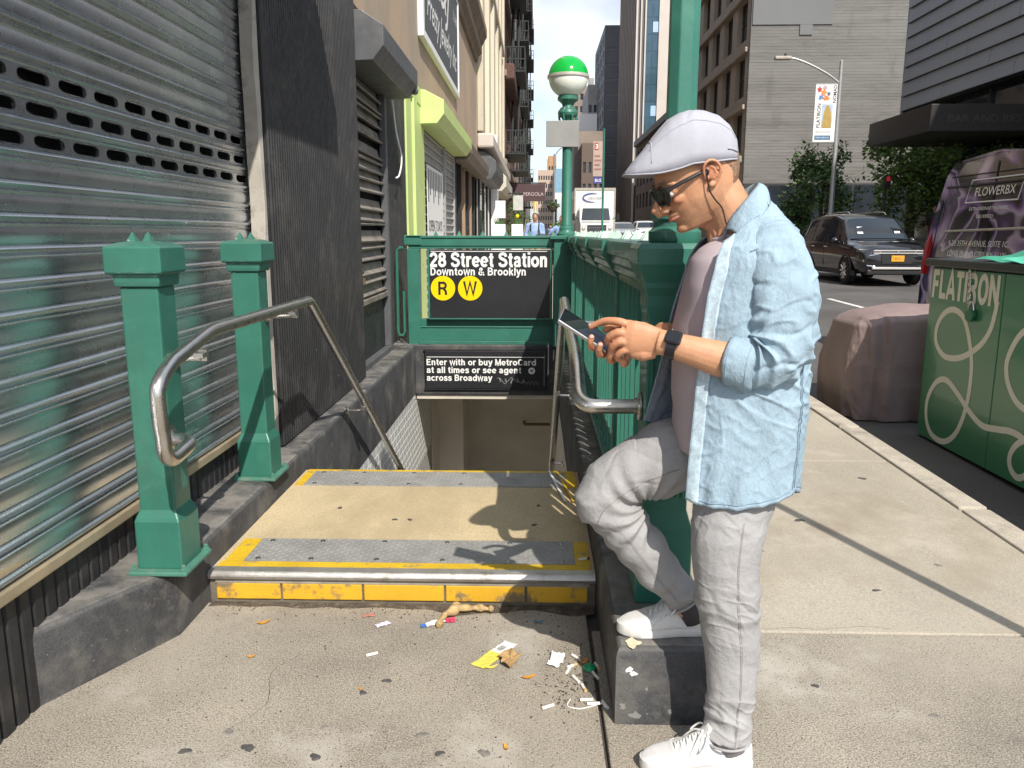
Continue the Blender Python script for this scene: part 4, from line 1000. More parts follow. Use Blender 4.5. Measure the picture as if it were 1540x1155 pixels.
def building(name, label, box, wallm, faces, glass=m_glass, framem=None, roof=None, group=None, parent=None, sillm=None, t=.3):
    x0, x1, y0, y1, z0, z1 = box
    th = empty(name, ((x0 + x1) / 2, (y0 + y1) / 2, z0), label, 'building', group)
    b = MB(); ins = dict.fromkeys(('-x', '+x', '-y'), 0)
    for f in faces: ins[f[0]] = t
    b.box(x0 + ins['-x'], x1 - ins['+x'], y0 + ins['-y'], y1, z0, z1)
    allw = []
    for (face, nb, fh, ww, wh, sill, *rest) in faces:
        first = rest[0] if rest else None
        if face in ('+x', '-x'):
            at = x1 if face == '+x' else x0
            w = facade(b, face, y0 + (t if '-y' in [f[0] for f in faces] else 0), y1, z0, z1, at, nb, fh, ww, wh, sill, t, first)
        else:
            at = y0; w = facade(b, face, x0, x1, z0, z1, at, nb, fh, ww, wh, sill, t, first)
        allw.append((face, at, w, ww, wh))
    b.build('wall', wallm, th)
    fm_ = framem or mat('window frame paint', (0.07, 0.065, 0.06), rough=.5)
    for face, at, w, ww, wh in allw:
        g = MB(); fr = MB(); d = t * .72; fw = min(.09, ww * .12)
        def put(bb, ua, ub, za, zb, da, db):
            if face == '+x': bb.box(-db, -da, ua, ub, za, zb)
            elif face == '-x': bb.box(da, db, ua, ub, za, zb)
            else: bb.box(ua, ub, da, db, za, zb)
        put(g, -ww / 2, ww / 2, 0, wh, d, d + .02)
        gm = g.mesh('pane', glass)
        put(fr, -ww / 2, -ww / 2 + fw, 0, wh, d - .08, d - .002); put(fr, ww / 2 - fw, ww / 2, 0, wh, d - .08, d - .002)
        put(fr, -ww / 2 + fw, ww / 2 - fw, wh - fw, wh, d - .08, d - .002); put(fr, -ww / 2 + fw, ww / 2 - fw, 0, fw, d - .08, d - .002)
        put(fr, -ww / 2 + fw, ww / 2 - fw, wh * .5 - .03, wh * .5 + .03, d - .06, d - .004)
        fmesh = fr.mesh('window', fm_)
        for c, z, k, i in w:
            o = bpy.data.objects.new('window', fmesh); C.objects.link(o); o.parent = th
            L0 = Vector((at, c, z)) if face in ('+x', '-x') else Vector((c, at, z))
            o.location = L0 - Vector(th.location)
            q = bpy.data.objects.new('pane', gm); C.objects.link(q); q.parent = o
    return th
def band(th, box, z0, z1, out, m, faces='x', name='cornice'):
    x0, x1, y0, y1 = box
    b = MB(); b.box(x0 - out, x1 + out, y0 - out, y1, z0, z1); return b.build(name, m, th, bevel=min(.05, (z1 - z0) * .2))
# ================================================================ FAR LEFT BUILDINGS
m_cframe = mat('pale window frame', (0.45, 0.42, 0.36), rough=.6)
B2 = building('cream_building', 'tall cream stone building with fluted piers beyond the beige shops', (-18, -1.46, 20.3, 34.0, 0, 34), m_cream, [('+x', 5, 3.6, 1.5, 2.4, .8, 4.4)], framem=m_cframe)
for i in range(6):
    b = MB(); y = 20.5 + i * 2.66
    b.box(-1.457, -1.30, y, y + .75, 3.9, 33.9); b.build('pier', m_cream, B2, bevel=.03)
for k in range(8):
    b = MB(); b.box(-1.457, -1.26, 21.4, 33.6, 8.3 + 3.6 * k, 8.5 + 3.6 * k); b.build('sill_course', m_cream, B2, bevel=.03)
b = MB(); b.box(-1.457, -1.05, 20.4, 33.9, 3.5, 3.85); b.build('cornice', m_limest, B2, bevel=.05)
b = MB(); b.prism([(-1.456, 3.45), (-1.25, 3.4), (-1.0, 3.2), (-1.0, 2.95), (-1.12, 2.75), (-1.456, 2.75)], 20.6, 25.2, 'y'); b.build('shutter_box', m_hood, B2, bevel=.01)
b = MB(); b.box(-1.458, -1.2, 25.6, 26.2, 0, 4.4); b.build('white_pilaster', m_white, B2, bevel=.02)
b = MB(); b.prism([(-1.456, 3.45), (-1.2, 3.45), (-.95, 3.2), (-.95, 2.9), (-1.1, 2.75), (-1.456, 2.75)], 26.3, 33.0, 'y'); b.build('shutter_box', mat('cream sheet metal', (0.5, 0.47, 0.4), rough=.5), B2, bevel=.01)
b = MB()
for i in range(8): b.box(-1.458, -1.40, 20.5 + i * 1.65, 21.2 + i * 1.65, 0, 2.75)
b.build('shopfront', m_glass, B2)
B3 = building('red_brick_building', 'dark red brick building with iron fire escapes past the cream building', (-18, -1.40, 34.0, 54.0, 0, 36), m_redbr, [('+x', 7, 3.5, 1.3, 2.2, .8, 4.2)], framem=m_cframe)
for k in range(9):
    b = MB(); b.box(-1.397, -1.2, 34.1, 53.9, 4.2 + 3.5 * k, 4.45 + 3.5 * k); b.build('sill_course', m_taupe, B3, bevel=.03)
b = MB(); b.box(-1.397, -.9, 34.2, 53.8, 7.6, 8.2); b.build('cornice', m_redbr, B3, bevel=.05)
B4 = building('tan_brick_building', 'tan brick building farther up the left side of the avenue', (-18, -1.45, 54.0, 82.0, 0, 34), m_taupe, [('+x', 9, 3.4, 1.4, 2.1, .8, 4.4)])
B5 = building('brown_stone_building', 'brown building with a deep cornice far up the left side', (-18, -1.45, 82.0, 122.0, 0, 31), mat('brownstone', (0.16, 0.115, 0.085), rough=.85, var=.15, vs_=.4), [('+x', 11, 3.4, 1.5, 2.1, .8, 4.4)])
band(B5, (-18, -1.45, 82.1, 121.9), 30.2, 31.2, .9, m_taupe)
B6 = building('grey_corner_building', 'distant grey building at the end of the left row', (-18, -1.45, 122.0, 210.0, 0, 28), m_greyst, [('+x', 18, 3.4, 1.6, 2.1, .8, 4.4)])
def fire_escape(y0, y1, x0, out, z0, n, fh, label):
    t = empty('fire_escape', (x0, (y0 + y1) / 2, z0), label, 'fire escape', 'iron fire escapes on the left facades')
    mI = mat('fire escape iron', (0.03, 0.035, 0.035), rough=.6, var=.2)
    for k in range(n):
        z = z0 + k * fh
        b = MB(); b.box(x0, x0 + out, y0, y1, z, z + .07); b.build('platform', mI, t)
        b = MB(); 
        for h in (.5, 1.0): b.box(x0, x0 + out, y0 - .03, y0 + .03, z + h, z + h + .05); b.box(x0 + out - .05, x0 + out, y0, y1, z + h, z + h + .05); b.box(x0, x0 + out, y1 - .03, y1 + .03, z + h, z + h + .05)
        m = int((y1 - y0) / .45)
        for i in range(m + 1): b.box(x0 + out - .045, x0 + out - .005, y0 + i * (y1 - y0) / m - .02, y0 + i * (y1 - y0) / m + .02, z + .07, z + 1.0)
        for i in range(4): b.box(x0 + i * out / 4, x0 + i * out / 4 + .04, y0 - .02, y0 + .02, z + .07, z + 1.0)
        b.build('railing', mI, t)
        if k < n - 1:
            b = MB(); b.tube([(x0 + out * .6, y0 + .6, z + .1), (x0 + out * .6, y1 - .7, z + fh)], .06, 4); b.tube([(x0 + out * .3, y0 + .6, z + .1), (x0 + out * .3, y1 - .7, z + fh)], .06, 4); b.build('ladder', mI, t)
fire_escape(37, 41.5, -1.39, .9, 4.9, 8, 3.5, 'black iron fire escape on the red brick facade, nearer one')
fire_escape(47, 52, -1.39, .95, 4.9, 8, 3.5, 'black iron fire escape on the red brick facade, farther one')
fire_escape(68, 74, -1.44, 1.0, 5.2, 7, 3.4, 'black iron fire escape on the tan brick building')
fire_escape(100, 108, -1.44, 1.1, 4.6, 7, 3.4, 'black iron fire escape low on the distant brown building')
m_purple = mat('plum canvas', (0.085, 0.05, 0.055), rough=.8, var=.1)
pb = empty('awning_banner', (-.2, 40, 2.9), 'dark plum cloth banner with pale capital letters hanging over the left pavement', 'banner')
b = MB(); b.box(-1.35, .45, 40, 40.05, 2.95, 3.78); b.build('cloth', m_purple, pb)
b = MB(); b.tube([(-1.42, 40.02, 3.82), (.5, 40.02, 3.82)], .03, 6); b.build('pole', m_iron, pb)
text('lettering', 'PERGOLA', .24, mat('pale lettering', (0.5, 0.42, 0.42), rough=.7), pb, (-.62, 39.998, 3.22), XD, ZD, wid=.98)
m_arch = mat('golden arch yellow', (0.75, 0.5, 0.03), rough=.4)
ar = MB()
for s in (-1, 1): ar.tube([(-.12 + s * .09 + .09 * math.cos(a) * 1.0, 58, 3.0 + .75 * math.sin(a)) for a in [PI * i / 14 for i in range(15)]], .028, 6)
ar.tube([(-.12, 58, 3.0), (-.12, 58, 2.3)], .03, 6)
tag(ar.build('arches_sign', m_arch, smooth=40), 'small yellow double arch sign above the pedestrian in the blue shirt', 'sign')
wb = empty('sign_board', (-.95, 22, .3), 'white rectangular board on a post by the shop windows', 'sign')
b = MB(); b.box(-1.09, -.82, 22, 22.03, 1.82, 2.28); b.build('board', m_white, wb, bevel=.005)
b = MB(); b.box(-.98, -.93, 22.03, 22.07, .28, 2.2); b.build('post', m_iron, wb)
wb2 = empty('sign_board', (-.6, 30, .3), 'pale grey rectangular board hanging farther along the pavement', 'sign')
b = MB(); b.box(-.83, -.47, 30, 30.04, 2.25, 2.78); b.build('board', mat('pale grey board', (.5, .5, .48), rough=.6), wb2, bevel=.005)
b = MB(); b.tube([(-1.4, 30.02, 2.85), (-.45, 30.02, 2.85)], .02, 6); b.build('arm', m_iron, wb2)
for i, (x, w, lab) in enumerate(((-.84, .30, 'white planter box left of the other by the shop door'), (-.42, .26, 'white planter box right of the other with a yellow flower on it'))):
    pl = empty('planter_box', (x, 18.5, gz(18)), lab, 'planter')
    b = MB(); b.box(x - w / 2, x + w / 2, 18.4, 18.8, gz(18.4), 1.62); b.build('box', m_white, pl, bevel=.01)
    b = MB()
    for k in range(26):
        a = rnd.random() * 6.28; p = Vector((x + .09 * math.cos(a), 18.6 + .1 * math.sin(a), 1.62)); q = p + Vector((rnd.uniform(-.08, .08), rnd.uniform(-.05, .05), rnd.uniform(.06, .2)))
        b.add([p, p + Vector((.02, 0, .01)), q], [(0, 1, 2)])
    b.build('plants', mat('planter green', (0.06, 0.12, 0.03), rough=.7), pl)
    if i == 1:
        b = MB(); b.ball((x, 18.5, 1.80), .045, nu=10, nv=6); b.build('flower', m_yellow, pl, smooth=True)
def leaf_cloud(b, c, r, n, s, rn=rnd, dens=None):
    """leaf sized faces spread through an uneven volume"""
    c = Vector(c)
    lobes = [(Vector((rn.uniform(-.75, .75) * r[0], rn.uniform(-.75, .75) * r[1], rn.uniform(-.7, .8) * r[2])), rn.uniform(.28, .55)) for _ in range(dens or 14)]
    for i in range(n):
        lc, lr = rn.choice(lobes)
        v = Vector((rn.gauss(0, 1), rn.gauss(0, 1), rn.gauss(0, 1))); v.normalize()
        p = c + lc + Vector((v.x * r[0], v.y * r[1], v.z * r[2])) * lr * (rn.random() ** .4)
        u = Vector((rn.gauss(0, 1), rn.gauss(0, 1), rn.gauss(0, .6))).normalized(); w = u.cross(v + Vector((0, 0, .4)));
        if w.length < .05: continue
        w.normalize(); q = s * rn.uniform(.6, 1.3)
        b.add([p - u * q, p + w * q * .5, p + u * q, p - w * q * .5], [(0, 1, 2, 3)])
m_leaf = mat('street tree leaves', (0.12, 0.20, 0.055), rough=.55, var=.45, vs_=1.3, spec=.3)
m_leaf2 = mat('darker leaves', (0.085, 0.15, 0.05), rough=.6, var=.4, vs_=1.5, spec=.3)
m_bark = mat('bark', (0.085, 0.07, 0.055), rough=.9, var=.25, vs_=8, bump=.4, bs=30)
def tree(x, y, h, r, label, n=5200, s=.16, ml=None, seed=1, low=.3):
    rn = random.Random(seed); z0 = gz(y)
    t = empty('street_tree', (x, y, z0), label, 'tree', 'street trees on the far pavement')
    b = MB(); b.tube([(x, y, z0 - .1), (x + .05, y, z0 + h * .2), (x - .04, y + .05, z0 + h * .42), (x + .1, y, z0 + h * .75)], [.17, .13, .10, .03], 8)
    for k in range(9):
        a = rn.random() * 6.28; zz = z0 + h * rn.uniform(.28, .6); e = Vector((math.cos(a) * r[0] * .75, math.sin(a) * r[1] * .75, h * rn.uniform(.12, .3)))
        p = Vector((x, y, zz)); b.tube([p, p + e * .5 + Vector((0, 0, .1)), p + e], [.06, .04, .012], 6)
    b.build('trunk', m_bark, t, smooth=40)
    b = MB(); leaf_cloud(b, (x, y, z0 + h * (low + 1) / 2), r, n, s, rn, 22); b.build('crown', ml or m_leaf, t)
    return t
# bare shrub in a pot and greenery on the left pavement
bs_ = empty('potted_shrub', (-.45, 26, gz(26)), 'pale bare branched shrub in a dark pot beside the pedestrian', 'plant')
b = MB(); b.lathe([(.16, 0), (.22, .5), (.24, .55), (.2, .56)], (-.45, 26, gz(26)), 14); b.build('pot', m_iron, bs_)
b = MB(); rn = random.Random(3)
for k in range(13):
    a = rn.uniform(-1.1, 1.1); d = rn.uniform(.5, .95); p = Vector((-.45, 26, gz(26) + .5)); q = p + Vector((math.sin(a) * d * .35, rn.uniform(-.1, .1), d * .6)); e = q + Vector((math.sin(a) * d * .5, rn.uniform(-.1, .1), d * .55)); b.tube([p, q, e], [.02, .014, .006], 5)
b.build('branches', mat('pale twigs', (0.42, 0.35, 0.25), rough=.8), bs_)
for x, y, z, r, lab in ((.75, 28, 1.1, (.28, .3, .45), 'bushy green planter plant right of the pedestrian'), (-.7, 33, 1.7, (.55, .5, .9), 'dark green tree in a tub behind the bare shrub')):
    p = empty('potted_plant', (x, y, gz(y)), lab, 'plant')
    b = MB(); b.lathe([(.2, 0), (.26, .5), (.2, .52)], (x, y, gz(y)), 12); b.tube([(x, y, gz(y) + .4), (x, y, gz(y) + z)], .03, 6); b.build('tub', m_iron, p)
    b = MB(); leaf_cloud(b, (x, y, gz(y) + z), r, 900, .05); b.build('foliage', m_leaf2, p)
hb_ = empty('hanging_basket', (1.0, 40, 2.4), 'hanging flower basket on a thin post left of the globe lamp', 'planter')
b = MB(); b.tube([(1.0, 40, gz(40)), (1.0, 40, 2.9)], .035, 8); b.build('post', m_iron, hb_)
b = MB(); b.lathe([(.02, 2.4), (.2, 2.55), (.3, 2.75)], (.82, 40, 0), 12); b.build('basket', m_bark, hb_)
b = MB(); leaf_cloud(b, (.82, 40, 2.8), (.36, .36, .14), 500, .05); b.build('plants', m_leaf2, hb_)

# ================================================================ FAR RIGHT AND CENTRE BUILDINGS
m_party = mat('painted party wall brick', (0.165, 0.16, 0.15), rough=.9, var=.22, vs_=.22, col2=(0.205, 0.20, 0.19), c2s=.16, c2p=(.45, .7), fine=.14, fs=2.2, stretch=(.35, 1, 4.0))
add_layer(m_party, (0.115, 0.11, 0.104), .5, (.58, .75), 6, stretch=(1, 1, .35))
m_buff = mat('buff terracotta', (0.42, 0.34, 0.26), rough=.8, var=.1, vs_=.6)
PB = building('grey_wall_building', 'large building with a blank grey painted brick side wall and a buff street front', (15.4, 42, 62, 84.5, 0, 40), m_buff, [('-x', 5, 4.0, 2.9, 3.0, .6, 6.8)], t=.6)
b = MB(); b.box(15.42, 42, 61.72, 62, 5.05, 40); pw = b.build('party_wall', m_party, PB)
rn = random.Random(5)
# shallow brick courses over the party wall, laid in runs
b = MB()
for k in range(160):
    z = 5.1 + k * .218; x = 15.45
    while x < 40:
        l = rn.uniform(1.5, 6); b.box(x, min(x + l, 30.9), 61.72 - rn.uniform(.006, .022), 61.72, z, z + .206); x += l + .004
        if x > 30.5: break
c_ = b.build('brick_courses', m_party, PB); c_['kind'] = 'stuff'
m_patch = mat('smooth grey cement', (0.165, 0.17, 0.175), rough=.8, var=.05, vs_=.3)
b = MB(); b.box(15.5, 21.2, 61.62, 61.69, 16.15, 30); b.build('cement_patch', m_patch, PB)
b = MB(); b.box(18.9, 19.8, 61.62, 61.69, 15.45, 16.14); b.build('cement_patch', m_patch, PB)
b = MB(); b.box(15.42, 42, 61.5, 62, 0, 5.04); b.build('base_wall', mat('dark shopfront', (0.035, 0.035, 0.037), rough=.5, var=.2), PB)
for i in range(7):
    x = 17.3 + i * 2.1; b = MB(); b.box(x, x + 1.9, 61.44, 61.5, .4, 4.9); b.build('shop_window', m_glass, PB)
for k in range(8):
    b = MB(); b.box(15.15, 15.4, 62, 84.5, 10.4 + k * 4, 10.75 + k * 4); b.build('ledge', m_buff, PB, bevel=.06)
b = MB(); b.box(14.9, 15.4, 62, 84.5, 6.6, 7.1); b.build('cornice', m_greyst, PB, bevel=.08)
# metal panel building, canopy
m_panel = mat('zinc panels', (0.33, 0.345, 0.37), rough=.45, metal=.35, var=.05, vs_=.25)
MBd = empty('metal_panel_building', (20, 30, 0), 'modern building clad in grey metal panels in overlapping horizontal rows', 'building')
b = MB(); b.box(17.08, 42, 14, 39.4, 6.9, 16); b.build('core', m_dark, MBd)
b = MB(); b.box(17.6, 42, 14, 39.2, 0, 6.9); b.build('glazed_base', m_glass, MBd)
for i in range(9):
    b = MB(); b.box(17.5, 17.6, 14.2 + i * 3.1, 14.35 + i * 3.1, 0, 6.9); b.build('mullion', m_iron, MBd)
mp_ = {}
for r_ in range(14):
    z = 7.0 + r_ * .64
    y = 14.0; k = 0
    offs = (r_ % 3) * 1.7
    ys = [14.0] + [14 + offs + 1.2 + 5.1 * i for i in range(6) if 14 + offs + 1.2 + 5.1 * i < 39] + [39.45]
    for ya, yb in zip(ys, ys[1:]):
        key = round(yb - ya, 3)
        if key not in mp_:
            q = MB(); q.add([(-.06, 0, 0), (-.06, key - .03, 0), (0.02, key - .03, .6), (.02, 0, .6), (.08, 0, 0), (.08, key - .03, 0), (.08, key - .03, .6), (.08, 0, .6)], [(0, 1, 2, 3), (4, 7, 6, 5), (0, 4, 5, 1), (3, 2, 6, 7), (0, 3, 7, 4), (1, 5, 6, 2)])
            mp_[key] = q.mesh('panel', m_panel)
        o = bpy.data.objects.new('panel', mp_[key]); C.objects.link(o); o.parent = MBd; o.location = Vector((17.0, ya, z)) - Vector(MBd.location)
b = MB(); b.box(17.02, 40, 39.4, 39.6, 6.9, 16); b.build('side_wall', m_panel, MBd)
m_can = mat('black canopy', (0.020, 0.018, 0.018), rough=.5, var=.2)
cn = empty('canopy', (15, 30, 4.8), 'dark brown flat canopy projecting over the far pavement from the metal clad building', 'canopy')
b = MB(); b.box(13.05, 17.5, 28.0, 33.0, 4.75, 5.62); b.build('fascia', m_can, cn, bevel=.02)
b = MB(); b.box(17.0, 30, 28.02, 33.0, 4.75, 5.60); b.build('fascia', m_can, cn)
text('lettering', 'BAR AND RESTAURANT', .34, mat('dim lettering', (0.05, 0.045, 0.042), rough=.4), cn, (13.6, 27.998, 5.05), XD, ZD, wid=4.2)
# tower with stone piers and blue glass
TW = empty('glass_tower', (21, 160, 0), 'tall tower with pale stone piers and columns of blue glass', 'building')
b = MB(); b.box(17.3, 40, 146.4, 175, 0, 75); b.build('core', m_dgrey, TW)
for x0, x1 in ((17.0, 17.3), (17.75, 18.0), (18.5, 18.75), (20.9, 23.1), (24.1, 25.2), (26.9, 29)):
    b = MB(); b.box(x0, x1, 146, 146.5, 0, 75); b.build('pier', m_limest, TW)
gm = {}
for x0, x1 in ((18.8, 20.85), (23.15, 24.05), (25.25, 26.85)):
    for k in range(26):
        w = x1 - x0
        if w not in gm:
            q = MB(); q.box(0, w * .48, 0, .05, 0, 2.2); q.box(w * .52, w, 0, .05, 0, 2.2); q.box(0, w, .02, .08, 2.21, 2.7); gm[w] = q.mesh('window', [m_bglass])
        o = bpy.data.objects.new('window', gm[w]); C.objects.link(o); o.parent = TW; o.location = Vector((x0, 146.3, 2 + k * 2.75)) - Vector(TW.location)
q = MB(); q.box(0, .9, 0, .02, 0, 1.7); sm = q.mesh('pale_blind', mat('pale blind', (0.35, 0.5, 0.7), rough=.4))  # thin panel in one pale blue colour, hung before some panes
for x, k in ((19.9, 14), (19.9, 12), (19.9, 7), (23.3, 13), (25.5, 14), (25.6, 11), (23.3, 9), (25.9, 8), (19.0, 5), (23.3, 6), (25.4, 5)):
    o = bpy.data.objects.new('pale_blind', sm); C.objects.link(o); o.parent = TW; o.location = Vector((x, 146.26, 2.3 + k * 2.75)) - Vector(TW.location)
for i in range(11):
    b = MB(); b.box(16.9, 17.3, 147.5 + i * 2.5, 148.4 + i * 2.5, 0, 75); b.build('side_pier', m_taupe, TW)
LB = building('old_corner_building', 'older low building with a heavy cornice in front of the tower', (17, 34, 84.6, 140, 0, 16.5), m_taupe, [('-x', 14, 3.6, 2.2, 2.3, .8, 4.6), ('-y', 6, 3.6, 1.6, 2.3, .8, 4.6)])
band(LB, (17, 34, 84.7, 139.9), 15.6, 16.5, .6, m_greyst)
DG = building('dark_grey_building', 'dark grey slab building left of the glass tower', (14.9, 22, 186, 215, 0, 46), m_dgrey, [('-y', 1, 3.2, 6.2, .35, 2.6), ('-x', 6, 3.2, 2.6, 2.4, .5)], framem=m_greyst, glass=m_greyst)
FB = [building('brown_far_building', 'brown brick block with a white painted sign at the end of the avenue', (10.5, 16.6, 236, 260, 0, 42), m_taupe, [('-y', 4, 3.4, .9, 1.7, .9)]),
      building('pale_far_building', 'narrow pale grey building beside the brown block', (12.6, 16.2, 205, 230, 0, 37), m_greyst, [('-y', 3, 3.3, .7, 1.7, .9)]),
      building('white_far_building', 'white building with square windows behind the globe lamp pole', (8.8, 12.2, 168, 184, 0, 25), m_white, [('-y', 3, 3.2, .7, 1.4, .9)]),
      building('brick_far_building', 'plain brown building right of the globe lamp pole', (7.6, 12.0, 150, 166, 0, 19.5), m_taupe, [('-y', 4, 3.3, .6, 1.6, .9)]),
      building('red_far_building', 'reddish brown low building behind the box truck', (6.5, 9.7, 118, 140, 0, 14.0), mat('dull red brick', (0.16, 0.125, 0.105), rough=.85, var=.12), [('-y', 4, 3.0, .42, 1.5, .9)]),
      building('apartment_block', 'distant cream and pink apartment block with many balconies', (0.6, 6.2, 240, 262, 0, 19.5), mat('pink cream render', (0.52, 0.40, 0.32), rough=.8), [('-y', 8, 2.3, .42, 1.2, .6)]),
      building('orange_far_building', 'small distant orange brick building above the apartment block', (4.4, 7.4, 300, 320, 0, 29), mat('orange brick', (0.42, 0.24, 0.12), rough=.8), [('-y', 3, 3.3, .6, 1.4, .9)])]
b = MB()
for k in range(7): b.box(13.4, 14.6, 235.9, 235.98, 26 + k * 2.0, 27.2 + k * 2.0)
b.build('painted_sign', m_white, FB[0])
b = MB(); b.box(14.8, 16.2, 238, 241, 42, 44.5); b.build('roof_tank', m_greyst, FB[0])

# ================================================================ STREET FURNITURE
m_galv = mat('galvanised pole', (0.42, 0.43, 0.43), rough=.45, metal=.5, var=.1, vs_=6)
sl = empty('street_lamp', (12.87, 36, gz(36)), 'tall grey street lamp with a curved arm carrying an art banner', 'street lamp')
b = MB(); b.lathe([(.16, 0), (.16, .8), (.115, .85), (.075, 8.1), (.02, 8.15)], (12.87, 36, gz(36)), 12); b.build('pole', m_galv, sl, smooth=40)
b = MB(); b.tube(crom([(12.87, 36, 7.65), (12.3, 36, 8.05), (11.5, 36, 8.45), (10.9, 36, 8.66), (10.6, 36, 8.68)], 20), .045, 8); b.build('arm', m_galv, sl, smooth=40)
b = MB(); b.box(10.05, 10.75, 35.86, 36.14, 8.62, 8.76); b.build('lamp_head', m_strip, sl, bevel=.04)
b = MB(); b.lathe([(.05, 0), (.05, .1), (.02, .12)], (10.5, 36, 8.76), 10); b.build('photocell', m_iron, sl)
bn = empty('street_banner', (12.3, 35.98, 5.3), 'white vertical street banner reading FLATIRON NOMAD with a tower picture', 'banner')
b = MB(); b.box(11.86, 12.77, 35.97, 35.99, 5.28, 7.62); b.build('cloth', m_white, bn)
b = MB(); b.tube([(11.85, 35.98, 7.64), (12.87, 35.98, 7.64)], .02, 6); b.tube([(11.85, 35.98, 5.26), (12.87, 35.98, 5.26)], .02, 6); b.build('banner_arm', m_galv, bn)
yb = 35.968
b = MB(); b.box(12.17, 12.62, yb - .004, yb, 5.85, 6.82); b.build('picture_sky', mat('print sky blue', (0.42, 0.52, 0.66), rough=.6), bn)
b = MB(); b.prism([(12.2, 5.85), (12.26, 6.5), (12.36, 6.78), (12.48, 6.76), (12.57, 6.4), (12.6, 5.85)], yb - .008, yb - .0045, 'y'); b.build('picture_tower', mat('print ochre', (0.42, 0.29, 0.08), rough=.6), bn)
for k, (x, z, r, c) in enumerate(((12.02, 7.42, .1, (.5, .06, .05)), (12.2, 7.3, .12, (.65, .25, .08)), (12.1, 7.1, .1, (.15, .25, .5)), (12.32, 7.08, .12, (.75, .22, .05)), (12.25, 7.5, .08, (.5, .35, .4)), (12.42, 7.25, .07, (.1, .16, .3)))):
    b = MB(); b.prism([(x + r * (1 + .35 * math.sin(5 * t + k)) * math.cos(t), z + r * (1 + .35 * math.cos(4 * t + k)) * math.sin(t)) for t in [2 * PI * i / 18 for i in range(18)]], yb - .003 - .001 * k, yb - .0005 - .001 * k, 'y'); b.build('print_splash', mat('print %d' % k, c, rough=.6), bn)
text('lettering', 'FLATIRON', .22, m_ink, bn, (12.12, yb, 5.85), (0, 0, 1), (-1, 0, 0), bold=.02, wid=.98)
text('lettering', 'NOMAD', .20, m_ink, bn, (12.74, yb, 6.86), (0, 0, 1), (-1, 0, 0), bold=.02, wid=.72)
b = MB(); b.box(11.93, 12.6, yb - .004, yb, 5.36, 5.54); b.build('print_band', mat('print blue', (0.05, 0.16, 0.30), rough=.6), bn)
text('lettering', 'PARTNERSHIP', .09, m_white, bn, (11.98, yb - .005, 5.42), XD, ZD, wid=.56)
text('lettering', 'flatironnomad', .09, m_ink, bn, (11.96, yb, 5.66), XD, ZD, wid=.6)
sl2 = empty('street_lamp', (1.6, 72, gz(72)), 'distant grey lamp post left of the globe lamp carrying a pale blue banner', 'street lamp')
b = MB(); b.tube([(1.6, 72, gz(72)), (1.6, 72, 8.2)], .08, 8); b.tube(crom([(1.6, 72, 8.0), (2.2, 72, 8.7), (3.4, 72, 9.0)], 10), .05, 6); b.build('pole', m_galv, sl2, smooth=40)
bn2 = empty('street_banner', (2.1, 71.9, 4.4), 'pale blue vertical street banner left of the globe lamp', 'banner')
b = MB(); b.box(1.68, 2.6, 71.9, 71.93, 4.35, 6.95); b.build('cloth', mat('pale blue cloth', (0.22, 0.40, 0.55), rough=.7), bn2)
b = MB(); b.box(1.68, 2.6, 71.88, 71.899, 4.35, 4.9); b.box(1.9, 2.4, 71.86, 71.879, 4.5, 4.7); b.build('print', m_white, bn2)
ps_ = empty('parking_sign', (2.2, 27, gz(27)), 'red and white parking sign with a blue panel on a green post', 'sign')
b = MB(); b.tube([(2.2, 27, gz(27)), (2.2, 27, 4.75)], .035, 8); b.build('post', m_green, ps_)
b = MB(); b.box(1.86, 2.16, 26.94, 26.96, 3.25, 4.35); b.build('plate', mat('faded sign', (0.40, 0.31, 0.27), rough=.6, var=.1), ps_)
b = MB(); b.box(1.9, 2.02, 26.93, 26.939, 4.08, 4.3); b.build('red_panel', mat('sign red', (0.36, 0.07, 0.06), rough=.5), ps_)
b = MB(); b.box(1.88, 2.15, 26.93, 26.939, 3.02, 3.22); b.build('blue_panel', mat('sign blue', (0.04, 0.05, 0.25), rough=.5), ps_)
text('lettering', '3', .2, m_white, ps_, (1.92, 26.928, 4.12), XD, ZD, bold=.02)
text('lettering', 'BUS', .14, m_white, ps_, (1.92, 26.928, 3.07), XD, ZD, bold=.01, wid=.2)
m_redp = mat('sign red print', (0.33, 0.15, 0.13), rough=.6)
for k in range(4):
    b = MB(); b.box(1.9, 2.12 - .05 * (k % 2), 26.93, 26.939, 3.45 + k * .14, 3.5 + k * .14); b.build('print', m_redp, ps_)
b = MB(); b.lathe([(.05, -.1), (.045, .05), (.03, .1), (.03, 3.35), (.0, 3.36)], (2.13, 1.80, 0), 12)
tag(b.build('sign_pole', m_galv, smooth=40), 'thin grey street pole near the kerb whose shadow crosses the pavement', 'pole')
tree(14.2, 41, 5.1, (1.75, 1.6, 2.1), 'small dark green street tree left of the street lamp, in front of the grey wall', 3400, .12, m_leaf2, 11, .15)
tree(13.2, 42, 2.7, (.9, .9, 1.2), 'low leafy shrub tree just behind the black cars', 1600, .11, m_leaf2, 21, .1)
tree(16.0, 35.2, 5.3, (2.1, 1.5, 2.0), 'spreading street tree between the street lamp and the dark canopy', 5200, .12, m_leaf, 12, .2)
tree(16.1, 30.6, 4.7, (1.7, 1.2, 1.7), 'street tree under the canopy half hidden behind the flower van', 4400, .11, m_leaf, 13, .25)
tl = empty('traffic_signal', (14.6, 33.5, 0), 'pedestrian signal with a red hand in front of the trees', 'traffic light')
b = MB(); b.tube([(14.3, 34, .4), (14.3, 34, 3.4)], .05, 8); b.build('post', m_iron, tl)
b = MB(); b.box(14.18, 14.42, 33.8, 33.95, 3.2, 3.75); b.build('housing', m_iron, tl, bevel=.02)
